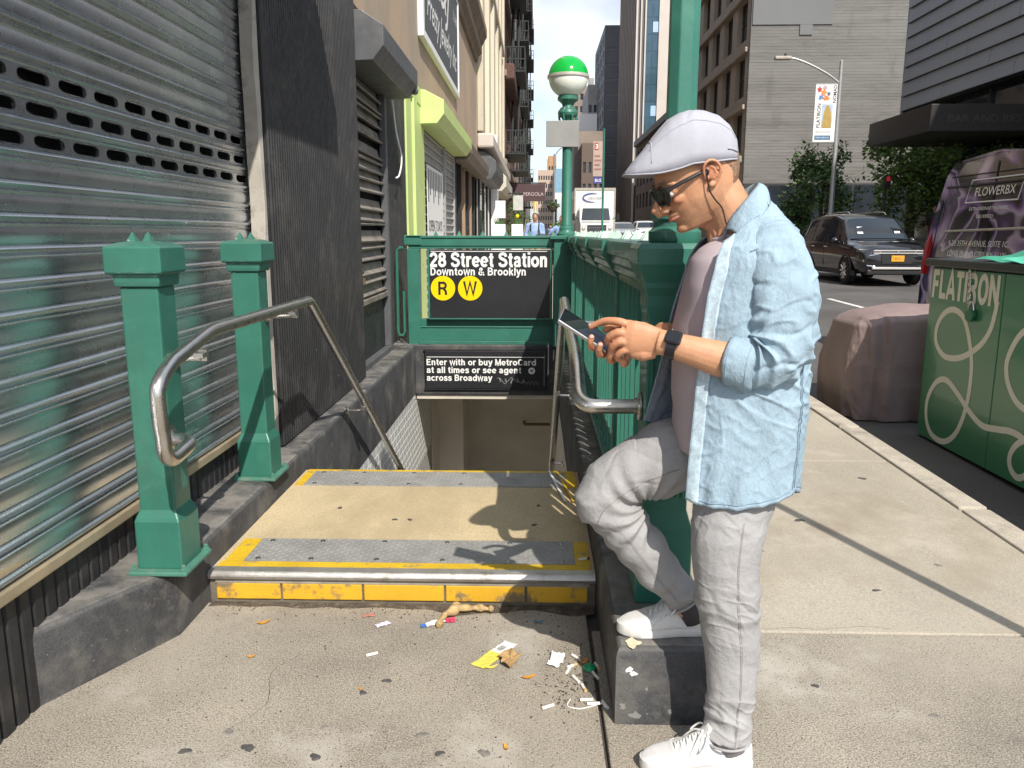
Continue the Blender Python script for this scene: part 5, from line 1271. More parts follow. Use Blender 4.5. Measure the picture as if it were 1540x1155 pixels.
b = MB(); b.box(14.23, 14.37, 33.785, 33.799, 3.5, 3.68); b.build('red_lamp', mat('red signal', (0.6, 0.03, 0.03), rough=.4, emit=(1, .05, .05), es=.12), tl)
# ================================================================ VEHICLES
m_blackcar = mat('black car paint', (0.012, 0.012, 0.014), rough=0.12, var=0.1, coat=1.0, spec=.6)
m_darkcar = mat('dark grey car paint', (0.035, 0.037, 0.04), rough=0.16, var=0.1, coat=.8)
m_whitecar = mat('white car paint', (0.70, 0.70, 0.69), rough=0.2, var=0.03, coat=.6)
m_chrome = mat('chrome', (0.75, 0.75, 0.75), rough=0.10, metal=1.0, var=0.03)
m_tyre = mat('tyre rubber', (0.018, 0.018, 0.018), rough=0.8, var=0.2, vs_=20)
m_cglass = mat('car glass', (0.02, 0.028, 0.035), rough=0.03, var=0.2, spec=1.0, vs_=2)
m_lens = mat('headlamp lens', (0.55, 0.57, 0.58), rough=0.08, var=0.3, vs_=25, spec=.9, metal=.4)
m_plastic = mat('black plastic', (0.015, 0.015, 0.016), rough=0.5, var=0.2)
m_orange = mat('orange plate', (0.75, 0.33, 0.02), rough=0.5, var=.04)
m_redlens = mat('red lens', (0.35, 0.01, 0.015), rough=0.12, var=.1)
class Veh:
    def __init__(s, name, label, cat, loc, ang, group=None):
        s.t = empty(name, loc, label, cat, group)
        s.M = Matrix.Translation(Vector(loc)) @ Matrix.Rotation(ang, 4, 'Z')
    def put(s, name, b, m, smooth=False, bevel=0.0, parent=None):
        me = b.mesh(name, m, smooth); me.transform(s.M)
        return link(name, me, parent or s.t, bevel)
    def text(s, str_, size, m, par, origin, xd, yd, **k):
        R3 = s.M.to_3x3()
        return text('lettering', str_, size, m, par, s.M @ Vector(origin), R3 @ Vector(xd), R3 @ Vector(yd), **k)
def wheel(v, x, y, r, w, side):
    b = MB(); prof = [(r * .66, -w / 2), (r * .93, -w / 2), (r, -w * .35), (r, w * .35), (r * .93, w / 2), (r * .66, w / 2)]
    def ring(pf, nn=28):
        q = MB(); q.lathe(pf, (0, 0, 0), nn)
        q.v = [(x + a, y - c * side, r + bb) for a, bb, c in [(p[0], p[1], p[2]) for p in q.v]]
        return q
    wh = v.put('wheel', ring(prof), m_tyre, 40)
    rim = ring([(r * .67, -w * .42), (r * .62, -w * .46), (r * .60, -w * .2), (r * .1, -w * .15), (.01, -w * .15)])
    rm = v.put('rim', rim, m_plastic, 40, parent=wh)
    sp = MB()
    for k in range(10):
        a = 2 * PI * k / 10; c_, s_ = math.cos(a), math.sin(a)
        p0 = Vector((x + c_ * r * .1, y + side * w * .47, r + s_ * r * .1)); p1 = Vector((x + c_ * r * .62, y + side * w * .46, r + s_ * r * .62))
        sp.tube([p0, p1], [.022, .03], 5)
    v.put('spokes', sp, m_chrome, parent=wh)
def suv(name, label, loc, ang, paint, group=None, detail=True, hs=1.0, rack=False):
    v = Veh(name, label, 'car', loc, ang, group)
    S = [(-2.34, .52, .78, .98, .80, 1.06, .72), (-2.26, .36, .83, 1.04, .86, 1.42, .66), (-1.95, .28, .87, 1.06, .90, 1.66, .64), (-1.0, .25, .88, 1.04, .91, 1.73, .66), (0.0, .25, .88, 1.02, .91, 1.715, .66),
         (.52, .25, .88, 1.02, .91, 1.62, .64), (1.22, .25, .88, 1.0, .90, 1.10, .80), (1.75, .28, .87, .95, .89, 1.06, .76), (2.12, .32, .84, .88, .87, .98, .70), (2.29, .36, .80, .80, .80, .90, .64), (2.35, .46, .72, .72, .74, .80, .58)]
    b = MB(); rows = []
    def ring(s):
        x, zs, ws, zb, wb, zt, wt_ = s; zt *= hs if zt > 1.2 else 1
        L_ = [(0, zs), (ws * .9, zs), (ws, zs + .08), (wb * 1.005, (zs + zb) / 2), (wb, zb - .04), (wb * .985, zb), (wt_ + .03, zt - .05), (wt_ - .05, zt), (wt_ * .5, zt + .018), (0, zt + .024)]
        return [(x, y, z) for y, z in L_] + [(x, -y, z) for y, z in L_[-2:0:-1]]
    fine = []
    for a, c in zip(S, S[1:]):
        for k in range(3): fine.append([p + (q - p) * k / 3 for p, q in zip(a, c)])
    fine.append(S[-1])
    b.grid([ring(s) for s in fine], closed=True); n = len(ring(S[0])); b.cap(0, n, True); b.cap(len(b.v) - n, n)
    v.put('body', b, paint, 38)
    # glass: side windows and screens a hair proud of the body
    def side_pt(x, f, side, out=.006):
        s = lerp_table([(q[0], q[1:]) for q in S], x); zs, ws, zb, wb, zt, wt_ = s; zt *= hs if zt > 1.2 else 1
        z = zb + .02 + (zt - .07 - zb - .02) * f; y = wb * .985 + (wt_ + .03 - wb * .985) * ((z - zb) / (zt - .05 - zb)) + out
        return (x, y * side, z)
    for side in (-1, 1):
        for xa, xb, xa2, xb2 in ((-2.0, -1.25, -1.85, -1.25), (-1.17, -.22, -1.17, -.22), (-.14, .98, -.14, .42)):
            g = MB(); rows = []
            for i in range(5):
                f = i / 4; ya = xa + (xa2 - xa) * f; yb_ = xb + (xb2 - xb) * f
                rows.append([side_pt(ya + (yb_ - ya) * k / 6, f * .93, side) for k in range(7)])
            g.grid(rows); v.put('window', g, m_cglass, 40)
        b = MB(); b.ball((.88, side * 1.0, 1.10), (.07, .10, .075), nu=12, nv=8); b.tube([(.88, side * .88, 1.05), (.88, side * .95, 1.07)], .025, 6); v.put('mirror', b, paint, 45)
        for x in (-.18, -1.21):
            b = MB(); b.box(x - .006, x + .006, side * .912 - .004, side * .912 + .004, .42, 1.0); v.put('door_gap', b, m_plastic)
        for x in (-.05, -1.05):
            b = MB(); b.cbox((x, side * .925, .93), (.17, .02, .03)); v.put('handle', b, m_chrome if detail else paint, bevel=.006)
        b = MB(); b.box(-2.1, 2.0, side * .885 - .02, side * .885 + .02, .24, .36); v.put('sill_trim', b, m_plastic)
        for x in (-1.38, 1.42):
            wheel(v, x, side * .82, .345, .22, side)
            b = MB(); pts = [(x + .39 * math.cos(t), side * .905, .345 + .39 * math.sin(t)) for t in [PI * i / 16 for i in range(17)]]; b.tube(pts, .028, 6); b.prism([(x + .37 * math.cos(t), .345 + .37 * math.sin(t)) for t in [2 * PI * i / 24 for i in range(24)]], side * .893 - .006, side * .893 + .006, 'y'); v.put('wheel_arch', b, m_plastic)
    g = MB(); rows = []
    for i in range(6):
        f = .04 + .88 * i / 5; x = 1.22 + (.52 - 1.22) * f; zt = 1.10 + (1.62 * hs - 1.10) * f; w = .80 + (.64 - .80) * f
        rows.append([(x + .012, (k / 8 * 2 - 1) * (w - .05), zt + .014 + .02 * (1 - (k / 4 - 1) ** 2)) for k in range(9)])
    g.grid(rows); ws_ = v.put('windscreen', g, m_cglass, 40)
    for (yy, zz) in ((-.5, .25), (-.46, .5), (.45, .28)):
        if not detail: break
        f = zz; x = 1.22 - .7 * f + .03; z = 1.10 + .52 * f + .04; b = MB(); b.quad((x, yy, z), (x, yy + .14, z), (x - .05, yy + .14, z + .05), (x - .05, yy, z + .05)); v.put('sticker', b, m_white, parent=ws_)
    # face
    b = MB(); b.add([(2.362, -.42, .86), (2.362, .42, .86), (2.372, .36, .55), (2.372, -.36, .55)] + [(2.2, -.42, .86), (2.2, .42, .86), (2.2, .36, .55), (2.2, -.36, .55)], [(0, 3, 2, 1), (0, 1, 5, 4), (1, 2, 6, 5), (2, 3, 7, 6), (3, 0, 4, 7)]); gr = v.put('grille', b, m_plastic)
    for z in (.86, .80) if detail else (.8,):
        b = MB(); b.box(2.355, 2.385, -.60, .60, z - .014, z + .014); v.put('grille_bar', b, m_chrome, bevel=.005, parent=gr)
    b = MB()
    for k in range(3): a = R(90 + 120 * k); b.prism([(.03 * math.cos(a + q) * s2, .82 + .03 * math.sin(a + q) * s2) for q, s2 in ((0, 2), (.6, 1), (0, .05), (-.6, 1))], 2.386, 2.392, 'x')
    if detail: v.put('badge', b, m_chrome, parent=gr)
    for side in (-1, 1):
        b = MB(); b.add([(2.375, side * .40, .875), (2.12, side * .85, .90), (2.14, side * .86, .815), (2.372, side * .42, .79), (2.30, side * .40, .875), (2.0, side * .80, .90), (2.0, side * .8, .815), (2.3, side * .42, .79)], [(0, 1, 2, 3), (0, 4, 5, 1), (3, 2, 6, 7), (0, 3, 7, 4), (1, 5, 6, 2)]); v.put('headlight', b, m_lens)
        b = MB(); b.tube([(2.36, side * .46, .775), (2.33, side * .66, .74), (2.28, side * .80, .62), (2.33, side * .70, .50), (2.38, side * .52, .47)], .022 if detail else .012, 8); v.put('chrome_trim', b, m_chrome, 40)
        b = MB(); b.add([(2.34, side * .55, .68), (2.25, side * .80, .66), (2.27, side * .76, .52), (2.36, side * .56, .52)], [(0, 1, 2, 3)]); v.put('fog_lamp_recess', b, m_plastic)
    b = MB(); b.box(2.25, 2.42, -.62, .62, .40, .46); v.put('bumper_strip', b, m_strip if not detail else m_chrome, bevel=.015)
    b = MB(); b.box(2.1, 2.385, -.72, .72, .27, .40); v.put('bumper', b, m_plastic, bevel=.03)
    b = MB(); b.box(2.375, 2.39, -.155, .155, .60, .745); pl = v.put('number_plate', b, m_orange if detail else m_white, bevel=.004)
    if detail: v.text('T 68 412 C', .08, m_ink, pl, (2.391, -.13, .645), (0, 1, 0), (0, 0, 1), wid=.26)
    if rack:
        for side in (-1, 1):
            b = MB(); b.tube(crom([(-1.7, side * .62, 1.70 * hs), (-1.55, side * .62, 1.80 * hs), (0, side * .62, 1.82 * hs), (.35, side * .62, 1.76 * hs), (.5, side * .62, 1.66 * hs)], 16), .022, 8); v.put('roof_rail', b, m_chrome, 40)
    return v
RZ = gz(22) - .13
suv('parked_suv', 'glossy black sport utility car with an orange number plate facing the camera', (8.86, 22.4, RZ), R(-90), m_blackcar, 'cars on the avenue', hs=1.04)
suv('dark_suv', 'dark grey car with silver roof rails just behind the black one with the orange plate', (11.9, 30.0, gz(30) - .13), R(-90), m_darkcar, 'cars on the avenue', False, 1.06, True)
suv('white_car', 'white car with a blue tinted windscreen far up the avenue, right of the truck', (8.3, 62, gz(62) - .13), R(-90), m_whitecar, 'cars on the avenue', False, .95)
suv('white_car', 'pale car close beside the box truck far up the avenue', (5.9, 56, gz(56) - .13), R(-90), mat('silver car paint', (.4, .41, .42), rough=.25, metal=.4), 'cars on the avenue', False, .9)
# box truck
tk = Veh('box_truck', 'white box truck with a blue swoosh over the cab, facing the camera', 'truck', (3.6, 50, gz(50) - .13), R(-90))
b = MB(); b.box(-6.2, 0, -1.22, 1.22, .95, 3.55); cb = tk.put('cargo_box', b, m_whitecar, bevel=.05)
b = MB(); b.box(-.05, .03, -1.24, 1.24, 3.45, 3.60); b.box(-.05, .04, -1.25, -1.17, .95, 3.5); b.box(-.05, .04, 1.17, 1.25, .95, 3.5); tk.put('box_edge', b, m_strip, parent=cb)
b = MB(); b.tube([(.045, .62 * math.cos(t) - .1, 3.02 + .26 * math.sin(t)) for t in [R(70 + 210 * i / 24) for i in range(25)]], [.012 + .03 * math.sin(PI * i / 24) for i in range(25)], 6); tk.put('swoosh', b, mat('logo blue', (.05, .1, .35), rough=.5), parent=cb)
tk.text('DELIVERY', .2, mat('logo grey', (.25, .25, .3), rough=.6), cb, (.035, -.42, 2.92), (0, 1, 0), (0, 0, 1), wid=.95, shear=.2)
b = MB(); b.prism([(.15, .7), (1.9, .7), (1.95, 1.45), (1.05, 1.62), (.72, 2.42), (.15, 2.5)], -.98, .98, 'y')
tk.put('cab', b, m_whitecar, bevel=.06)
b = MB(); b.add([(1.055, -.86, 1.66), (1.055, .86, 1.66), (.755, .78, 2.36), (.755, -.78, 2.36)], [(0, 1, 2, 3)]); b.v = [(p[0] + .02, p[1], p[2] + .01) for p in b.v]; tk.put('windscreen', b, m_cglass)
b = MB(); b.box(1.95, 1.98, -.55, .55, .85, 1.36); gr = tk.put('grille', b, m_plastic)
for k in range(4):
    b = MB(); b.box(1.98, 1.99, -.52, .52, .92 + k * .1, .95 + k * .1); tk.put('grille_bar', b, m_chrome, parent=gr)
for s_ in (-1, 1):
    b = MB(); b.ball((1.9, s_ * .78, 1.15), (.08, .13, .12), nu=10, nv=6); tk.put('headlight', b, m_lens, True)
    b = MB(); b.tube([(.95, s_ * .98, 1.7), (1.0, s_ * 1.3, 1.9)], .02, 6); b.cbox((1.0, s_ * 1.33, 1.85), (.08, .16, .42)); tk.put('mirror', b, m_plastic)
    b = MB(); b.lathe([(.45, -.14), (.48, -.1), (.48, .1), (.45, .14)], (0, 0, 0), 20); b.v = [(1.3 + x, s_ * .85 + z, .48 + y) for x, y, z in b.v]; tk.put('wheel', b, m_tyre)
    b = MB(); b.lathe([(.45, -.2), (.48, -.15), (.48, .15), (.45, .2)], (0, 0, 0), 20); b.v = [(-4.6 + x, s_ * .85 + z, .48 + y) for x, y, z in b.v]; tk.put('wheel', b, m_tyre)
b = MB(); b.box(1.9, 2.12, -1.1, 1.1, .45, .75); tk.put('bumper', b, m_strip, bevel=.03)

# flower van, parked with its back to the pavement
m_wrap = bpy.data.materials.new('flower print wrap'); m_wrap.use_nodes = True
nt = m_wrap.node_tree; pb_ = nt.nodes['Principled BSDF']
geo = nt.nodes.new('ShaderNodeNewGeometry'); n1 = nt.nodes.new('ShaderNodeTexNoise'); n1.inputs['Scale'].default_value = 1.3; n1.inputs['Detail'].default_value = 1.5; n1.inputs['Distortion'].default_value = 1.6
nt.links.new(geo.outputs['Position'], n1.inputs['Vector'])
cr = nt.nodes.new('ShaderNodeValToRGB'); E_ = cr.color_ramp.elements
E_[0].position = .30; E_[0].color = (.018, .016, .02, 1); E_[1].position = .78; E_[1].color = (.55, .50, .58, 1)
for p_, c_ in ((.42, (.03, .027, .03, 1)), (.46, (.16, .09, .26, 1)), (.52, (.50, .40, .58, 1)), (.545, (.07, .06, .07, 1)), (.61, (.10, .07, .15, 1)), (.67, (.30, .20, .42, 1))):
    e = E_.new(p_); e.color = c_
nt.links.new(n1.outputs['Fac'], cr.inputs['Fac']); nt.links.new(cr.outputs['Color'], pb_.inputs['Base Color'])
pb_.inputs['Roughness'].default_value = .12; pb_.inputs['Coat Weight'].default_value = .8; pb_.inputs['Coat Roughness'].default_value = .05
van = empty('flower_van', (6.5, 8.45, -.05), 'van wrapped in a dark purple flower print reading FLOWERBX on its back', 'van')
VZ = -.06; vy0, vy1 = 7.30, 9.60
vc = (vy0 + vy1) / 2; rows = []
def vring(x, k, dz=0):
    P_ = [(vy0 + .06, .38), (vy0, .55), (vy0 - .0, 1.15), (vy0 + .10, 1.75), (vy0 + .22, 2.12), (vy0 + .36, 2.25), (vc, 2.31), (vy1 - .36, 2.25), (vy1 - .22, 2.12), (vy1 - .10, 1.75), (vy1, 1.15), (vy1, .55), (vy1 - .06, .38)]
    out = []
    for y, z in P_: out.append((x(z), vc + (y - vc) * k, VZ + z - (2.31 - z) * 0 - dz))
    return out
lean = lambda base: (lambda z: base + max(0, z - 1.1) * .10)
b = MB(); b.grid([vring(lean(4.56), .93, .02), vring(lean(4.51), .97, .008), vring(lean(4.56), 1.0), vring(lean(4.9), 1.0), vring(lambda z: 8.4 + (2.3 - z) * .3, 1.0), vring(lambda z: 9.3 + (2.3 - z) * .4 if z < 1.2 else 8.9, .95)], closed=True)
n = 13; b.cap(0, n, True); b.cap(len(b.v) - n, n)
vb = b.build('body', m_wrap, van, smooth=32)
def vface(y, z, out=.008):   # a point on the back of the van
    return (4.56 + max(0, z - 1.1) * .10 - out, y, VZ + z)
g = MB(); g.grid([[vface(vy1 - .16 - (vy1 - vy0 - .32) * i / 8 + (vc - (vy1 - .16 - (vy1 - vy0 - .32) * i / 8)) * .05 * k / 3, 1.22 + .72 * k / 3) for i in range(9)] for k in range(4)])
m_vg = mat('tinted printed glass', (0.035, 0.028, 0.05), rough=.04, var=.8, vs_=1.6, spec=.9)
bw = MB(); fr_ = [vface(vy1 - .14, 1.20, .014), vface(vy1 - .20, 1.98, .014), vface(vy0 + .20, 1.98, .014), vface(vy0 + .14, 1.20, .014)]; bw.tube(fr_, .012, 6, True)
bk_ = bw.build('window_seal', m_plastic, van)
b = MB(); b.tube([vface(vc + .75, 1.50, .03), vface(vc - .9, 1.53, .03)], .014, 8); b.build('wiper', m_strip, van)
b = MB(); b.box(4.36, 4.62, vy0 + .02, vy1 - .02, VZ + .45, VZ + .66); b.build('bumper', m_plastic, van, bevel=.04)
b = MB(); b.tube([vface(vy1 - .03, 1.02, .0), vface(vy1 - .05, 1.3, .0), vface(vy1 - .085, 1.62, .0)], [.05, .06, .04], 8); b.build('tail_light', m_redlens, van, smooth=40)
b = MB(); b.tube([vface(vy0 + .03, 1.02, .0), vface(vy0 + .05, 1.3, .0), vface(vy0 + .085, 1.62, .0)], [.05, .06, .04], 8); b.build('tail_light', m_redlens, van, smooth=40)
b = MB(); b.tube([vface(vc, .7, .006), vface(vc, 2.2, .006)], .006, 4); b.build('door_gap', m_plastic, van)
b = MB(); b.tube([vface(vy1 - .25, 2.09, .008), vface(vy0 + .25, 2.09, .008)], .006, 4); b.tube([vface(vy1 - .1, 1.13, .008), vface(vy0 + .1, 1.13, .008)], .006, 4); b.build('panel_line', m_plastic, van)
bx_ = MB(); q = [vface(8.93, 1.80, .014), vface(8.87, 2.03, .014), vface(7.93, 2.03, .014), vface(7.98, 1.80, .014)]; bx_.tube(q, .0075, 4, True); bx_.build('print_frame', m_white, van)
m_vink = mat('van lettering', (.78, .78, .78), rough=.5)
VX, VU = (0, -1, 0), (.10, 0, 1)
for s_, y, z, h, w, bo in (('FLOWERBX', 8.78, 1.862, .125, .72, .0), ('EXTRAORDINARY FLOWERS.', 8.83, 1.715, .05, .72, .0), ('DELIVERED.', 8.66, 1.635, .05, .32, .0), ('9-20 35TH AVENUE, SUITE 1C,', 9.12, 1.345, .085, 1.15, -.004), ('LONG ISLAND CITY, NY, 11106', 9.10, 1.235, .085, 1.12, -.004)):
    text('lettering', s_, h, m_vink, van, vface(y, z, .012), VX, VU, wid=w, bold=bo)
for sx in (5.6, 8.2):
    for yy in (vy0 + .1, vy1 - .1):
        b = MB(); b.lathe([(.30, -.11), (.34, -.08), (.34, .08), (.30, .11)], (0, 0, 0), 20); b.v = [(sx + x, yy + z, .24 + y) for x, y, z in b.v]; b.build('wheel', m_tyre, van)

# ================================================================ GREEN STREET CART
CXf = 2.90
m_cart = mat('cart green', (0.05, 0.21, 0.10), rough=.28, var=.06, vs_=1.0, coat=.4)
m_cartd = mat('cart dark trim', (0.03, 0.035, 0.035), rough=.5, var=.2)
m_ribbon = mat('cream print', (0.78, 0.74, 0.62), rough=.5, var=.03)
cart = empty('street_cart', (3.3, 4.6, -.1), 'green metal street cart with FLATIRON lettering and looping cream ribbon print', 'cart')
b = MB(); b.box(CXf + .012, 3.7, 3.0, 5.975, -.075, 1.18); b.build('body', m_cartd, cart)
for y0, y1 in ((5.05, 5.97), (4.05, 5.04), (3.0, 4.04)):
    b = MB(); b.box(CXf, CXf + .0115, y0, y1, -.07, 1.175); b.build('panel', m_cart, cart, bevel=.003)
b = MB(); b.box(CXf + .012, 3.7, 5.976, 5.99, -.07, 1.175); b.build('panel', m_cart, cart)
b = MB(); b.box(CXf - .035, 3.74, 2.96, 6.02, 1.185, 1.24); b.build('lid', m_cartd, cart, bevel=.012)
b = MB(); b.box(CXf + .1, 3.6, 3.1, 5.9, -.12, -.076); b.build('base', m_cartd, cart)
def ribbon(pts, w=.042, name='ribbon_print', lift=.0012):
    P_ = crom([(0, y, z) for y, z in pts], 150); b = MB(); rows = []
    for i, p in enumerate(P_):
        t = (P_[min(i + 1, len(P_) - 1)] - P_[max(i - 1, 0)]).normalized(); nn = Vector((0, -t.z, t.y)) * w / 2
        e = lift + i * 4e-6
        rows.append([(CXf - e, *(p + nn).yz), (CXf - e, *(p - nn).yz)])
    b.grid(rows); return b.build(name, m_ribbon, cart)
ribbon([(5.10, 1.0), (5.108, .97), (5.114, .927), (5.149, .81), (5.247, .699), (5.45, .592), (5.671, .563), (5.808, .639), (5.824, .756), (5.741, .86), (5.614, .9), (5.477, .857), (5.376, .715), (5.315, .536), (5.325, .293), (5.415, .078), (5.565, -.03), (5.744, -.025), (5.844, .066), (5.858, .217), (5.759, .359), (5.621, .403), (5.45, .337), (5.284, .25), (5.116, .195), (4.944, .213), (4.81, .233), (4.689, .222), (4.604, .175), (4.577, .099), (4.611, .019), (4.693, -.022), (4.772, .017), (4.787, .093), (4.72, .182), (4.58, .25), (4.4, .27), (4.2, .2)])
ribbon([(4.3, .75), (4.45, .86), (4.653, .914), (4.72, .884), (4.822, .827), (4.895, .732), (4.93, .633), (4.9, .527), (4.81, .435), (4.699, .397), (4.565, .409), (4.4, .5), (4.25, .7)])
signtext('FLATIRON', .20, m_ribbon, cart, (CXf - .0005, 5.945, .962), (0, -1, 0), ZD, wid=.86, w=.21)
ch = MB()
for i in range(11):
    z = 1.17 - i * .022; c_ = (CXf - .012, 5.44 - .003 * i, z); a = .016
    ring = [(c_[0] + (.008 * math.cos(t) if i % 2 else 0), c_[1] + (0 if i % 2 else .008 * math.cos(t)), c_[2] + .015 * math.sin(t)) for t in [2 * PI * k / 10 for k in range(10)]]
    ch.tube(ring, .0035, 5, True)
ch.build('chain', m_steel, cart, smooth=40)
pd = MB(); n = 20; pd.prism([(5.36 + .05 * math.cos(2 * PI * i / n), .885 + .042 * math.sin(2 * PI * i / n)) for i in range(n)], CXf - .036, CXf - .006, 'x')
pd = pd.build('padlock', mat('green padlock', (0.03, 0.17, 0.08), rough=.35, metal=.3), cart, bevel=.006)
b = MB(); b.tube(arc((CXf - .02, 5.39, .92), (CXf - .02, 5.33, .92), (CXf - .02, 5.36, 1.03), 10), .006, 8); b.build('shackle', m_steel, pd, smooth=40)
m_teal = mat('teal paper', (0.10, 0.52, 0.36), rough=.6, var=.06)
for k, (pts, lab) in enumerate((([(2.9, 5.45, 1.243), (2.9, 4.98, 1.25), (3.3, 5.0, 1.33), (3.3, 5.5, 1.31)], 'green card folder lying flat on the cart lid'), ([(2.87, 5.08, 1.245), (2.87, 4.62, 1.25), (3.15, 4.66, 1.38), (3.12, 5.0, 1.34)], 'bright teal folded paper on the cart lid nearest the pavement edge'))):
    P_ = [Vector(p) for p in pts]; b = MB(); rows = []
    for i in range(7): rows.append([P_[0].lerp(P_[1], j / 6).lerp(P_[3].lerp(P_[2], j / 6), i / 6) + Vector((0, 0, .012 * math.sin(i * 1.3 + j * .9 + k) + .001)) for j in range(7)])
    b.grid(rows); o = b.build('paper_folder', m_teal if k else mat('dark teal card', (.04, .30, .19), rough=.5)); so = o.modifiers.new('s', 'SOLIDIFY'); so.thickness = .003
    tag(o, lab, 'paper', 'teal papers on the cart')
b = MB(); rows = []
for i in range(14):
    y = 5.0 - i * .13; rows.append([(3.06 + .07 * j, y, 1.242 + (.24 * math.sin(min(1, i / 6) * PI / 2)) * math.sin(PI * min(1, max(0, (j) / 9))) ** .5 + .012 * math.sin(j * 2.1 + i)) for j in range(10)])
b.grid(rows); tag(b.build('folded_cloth', mat('dusty pink cloth', (0.42, 0.31, 0.29), rough=.8, var=.08, vs_=8, bump=.2, bs=200), smooth=True), 'dusty pink cloth heaped on the lid of the green cart', 'cloth')

# ================================================================ COVERED MOTORCYCLE
def crease_(v, w): return math.exp(-(v / w) ** 2)
m_cover = mat('brown pink cover cloth', (0.25, 0.185, 0.175), rough=.75, var=.12, vs_=4, bump=.25, bs=260, bump2=.25, b2s=22)
b = MB(); rows = []; NR, NA = 60, 220
for k in range(NR + 1):
    f = k / NR                                   # 0 hem, 1 middle of the top
    g = min(1, f / .72); t = max(0, (f - .72) / .28)
    shr = 1 - (1 - math.cos(min(1, t * 1.0) * PI / 2)) * .97 if t > 0 else 1
    z = -.07 + .80 * g + .105 * math.sin(t * PI / 2); row = []
    for i in range(NA):
        a = 2 * PI * i / NA; c_, s_ = math.cos(a), math.sin(a); e = .34
        hx = (.88 + .05 * math.sin(PI * g) - .03 * g) * (1 - (1 - shr) * .55); hy = (.40 + .05 * (1 - g) + .03 * math.sin(PI * g)) * shr
        sx, sy = math.copysign(abs(c_) ** e, c_), math.copysign(abs(s_) ** e, s_)
        x, y = 3.45 + hx * sx, 6.80 + hy * sy
        cr = noise.noise(Vector((x * 4.5, y * 4.5, z * 1.1 + 3))); c2 = noise.noise(Vector((x * 9 + z * 4, y * 9, z * 5)))
        d = .018 * crease_(cr, .10) * (1.1 - g * .6) + .006 * crease_(c2, .10) + .012 * cr
        for xc, ww, aa in ((2.71, .030, .05), (2.83, .022, .035), (3.09, .03, .02)):
            d += (aa * math.exp(-((x - xc - .10 * (1 - g) * (xc - 2.79)) / ww) ** 2) * (s_ < 0) * (.35 + .65 * g)) * (1 - t)
        d += .018 * math.sin(12 * a + 3 * cr) * (1 - g)
        row.append((x + d * sx * .8, y + d * (sy if s_ < 0 else sy) - (.0), z + .014 * cr * (1 if t > 0 else 0) - .16 * max(0, (3.0 - x)) * (1 if t > 0 else g)))
    rows.append(row)
b.grid(rows, closed=True); b.cap(len(b.v) - NA, NA)
cvr = b.build('covered_motorcycle', m_cover, smooth=True); tag(cvr, 'motorcycle under a brownish pink cloth cover by the kerb next to the green cart', 'motorcycle')
for yy in (2.95, 3.9):
    w_ = MB(); w_.lathe([(.26, -.06), (.29, -.04), (.29, .04), (.26, .06)], (0, 0, 0), 20); w_.v = [(yy + x, 6.78 + z, .17 + y) for x, y, z in w_.v]; w_.build('wheel', m_tyre, cvr)

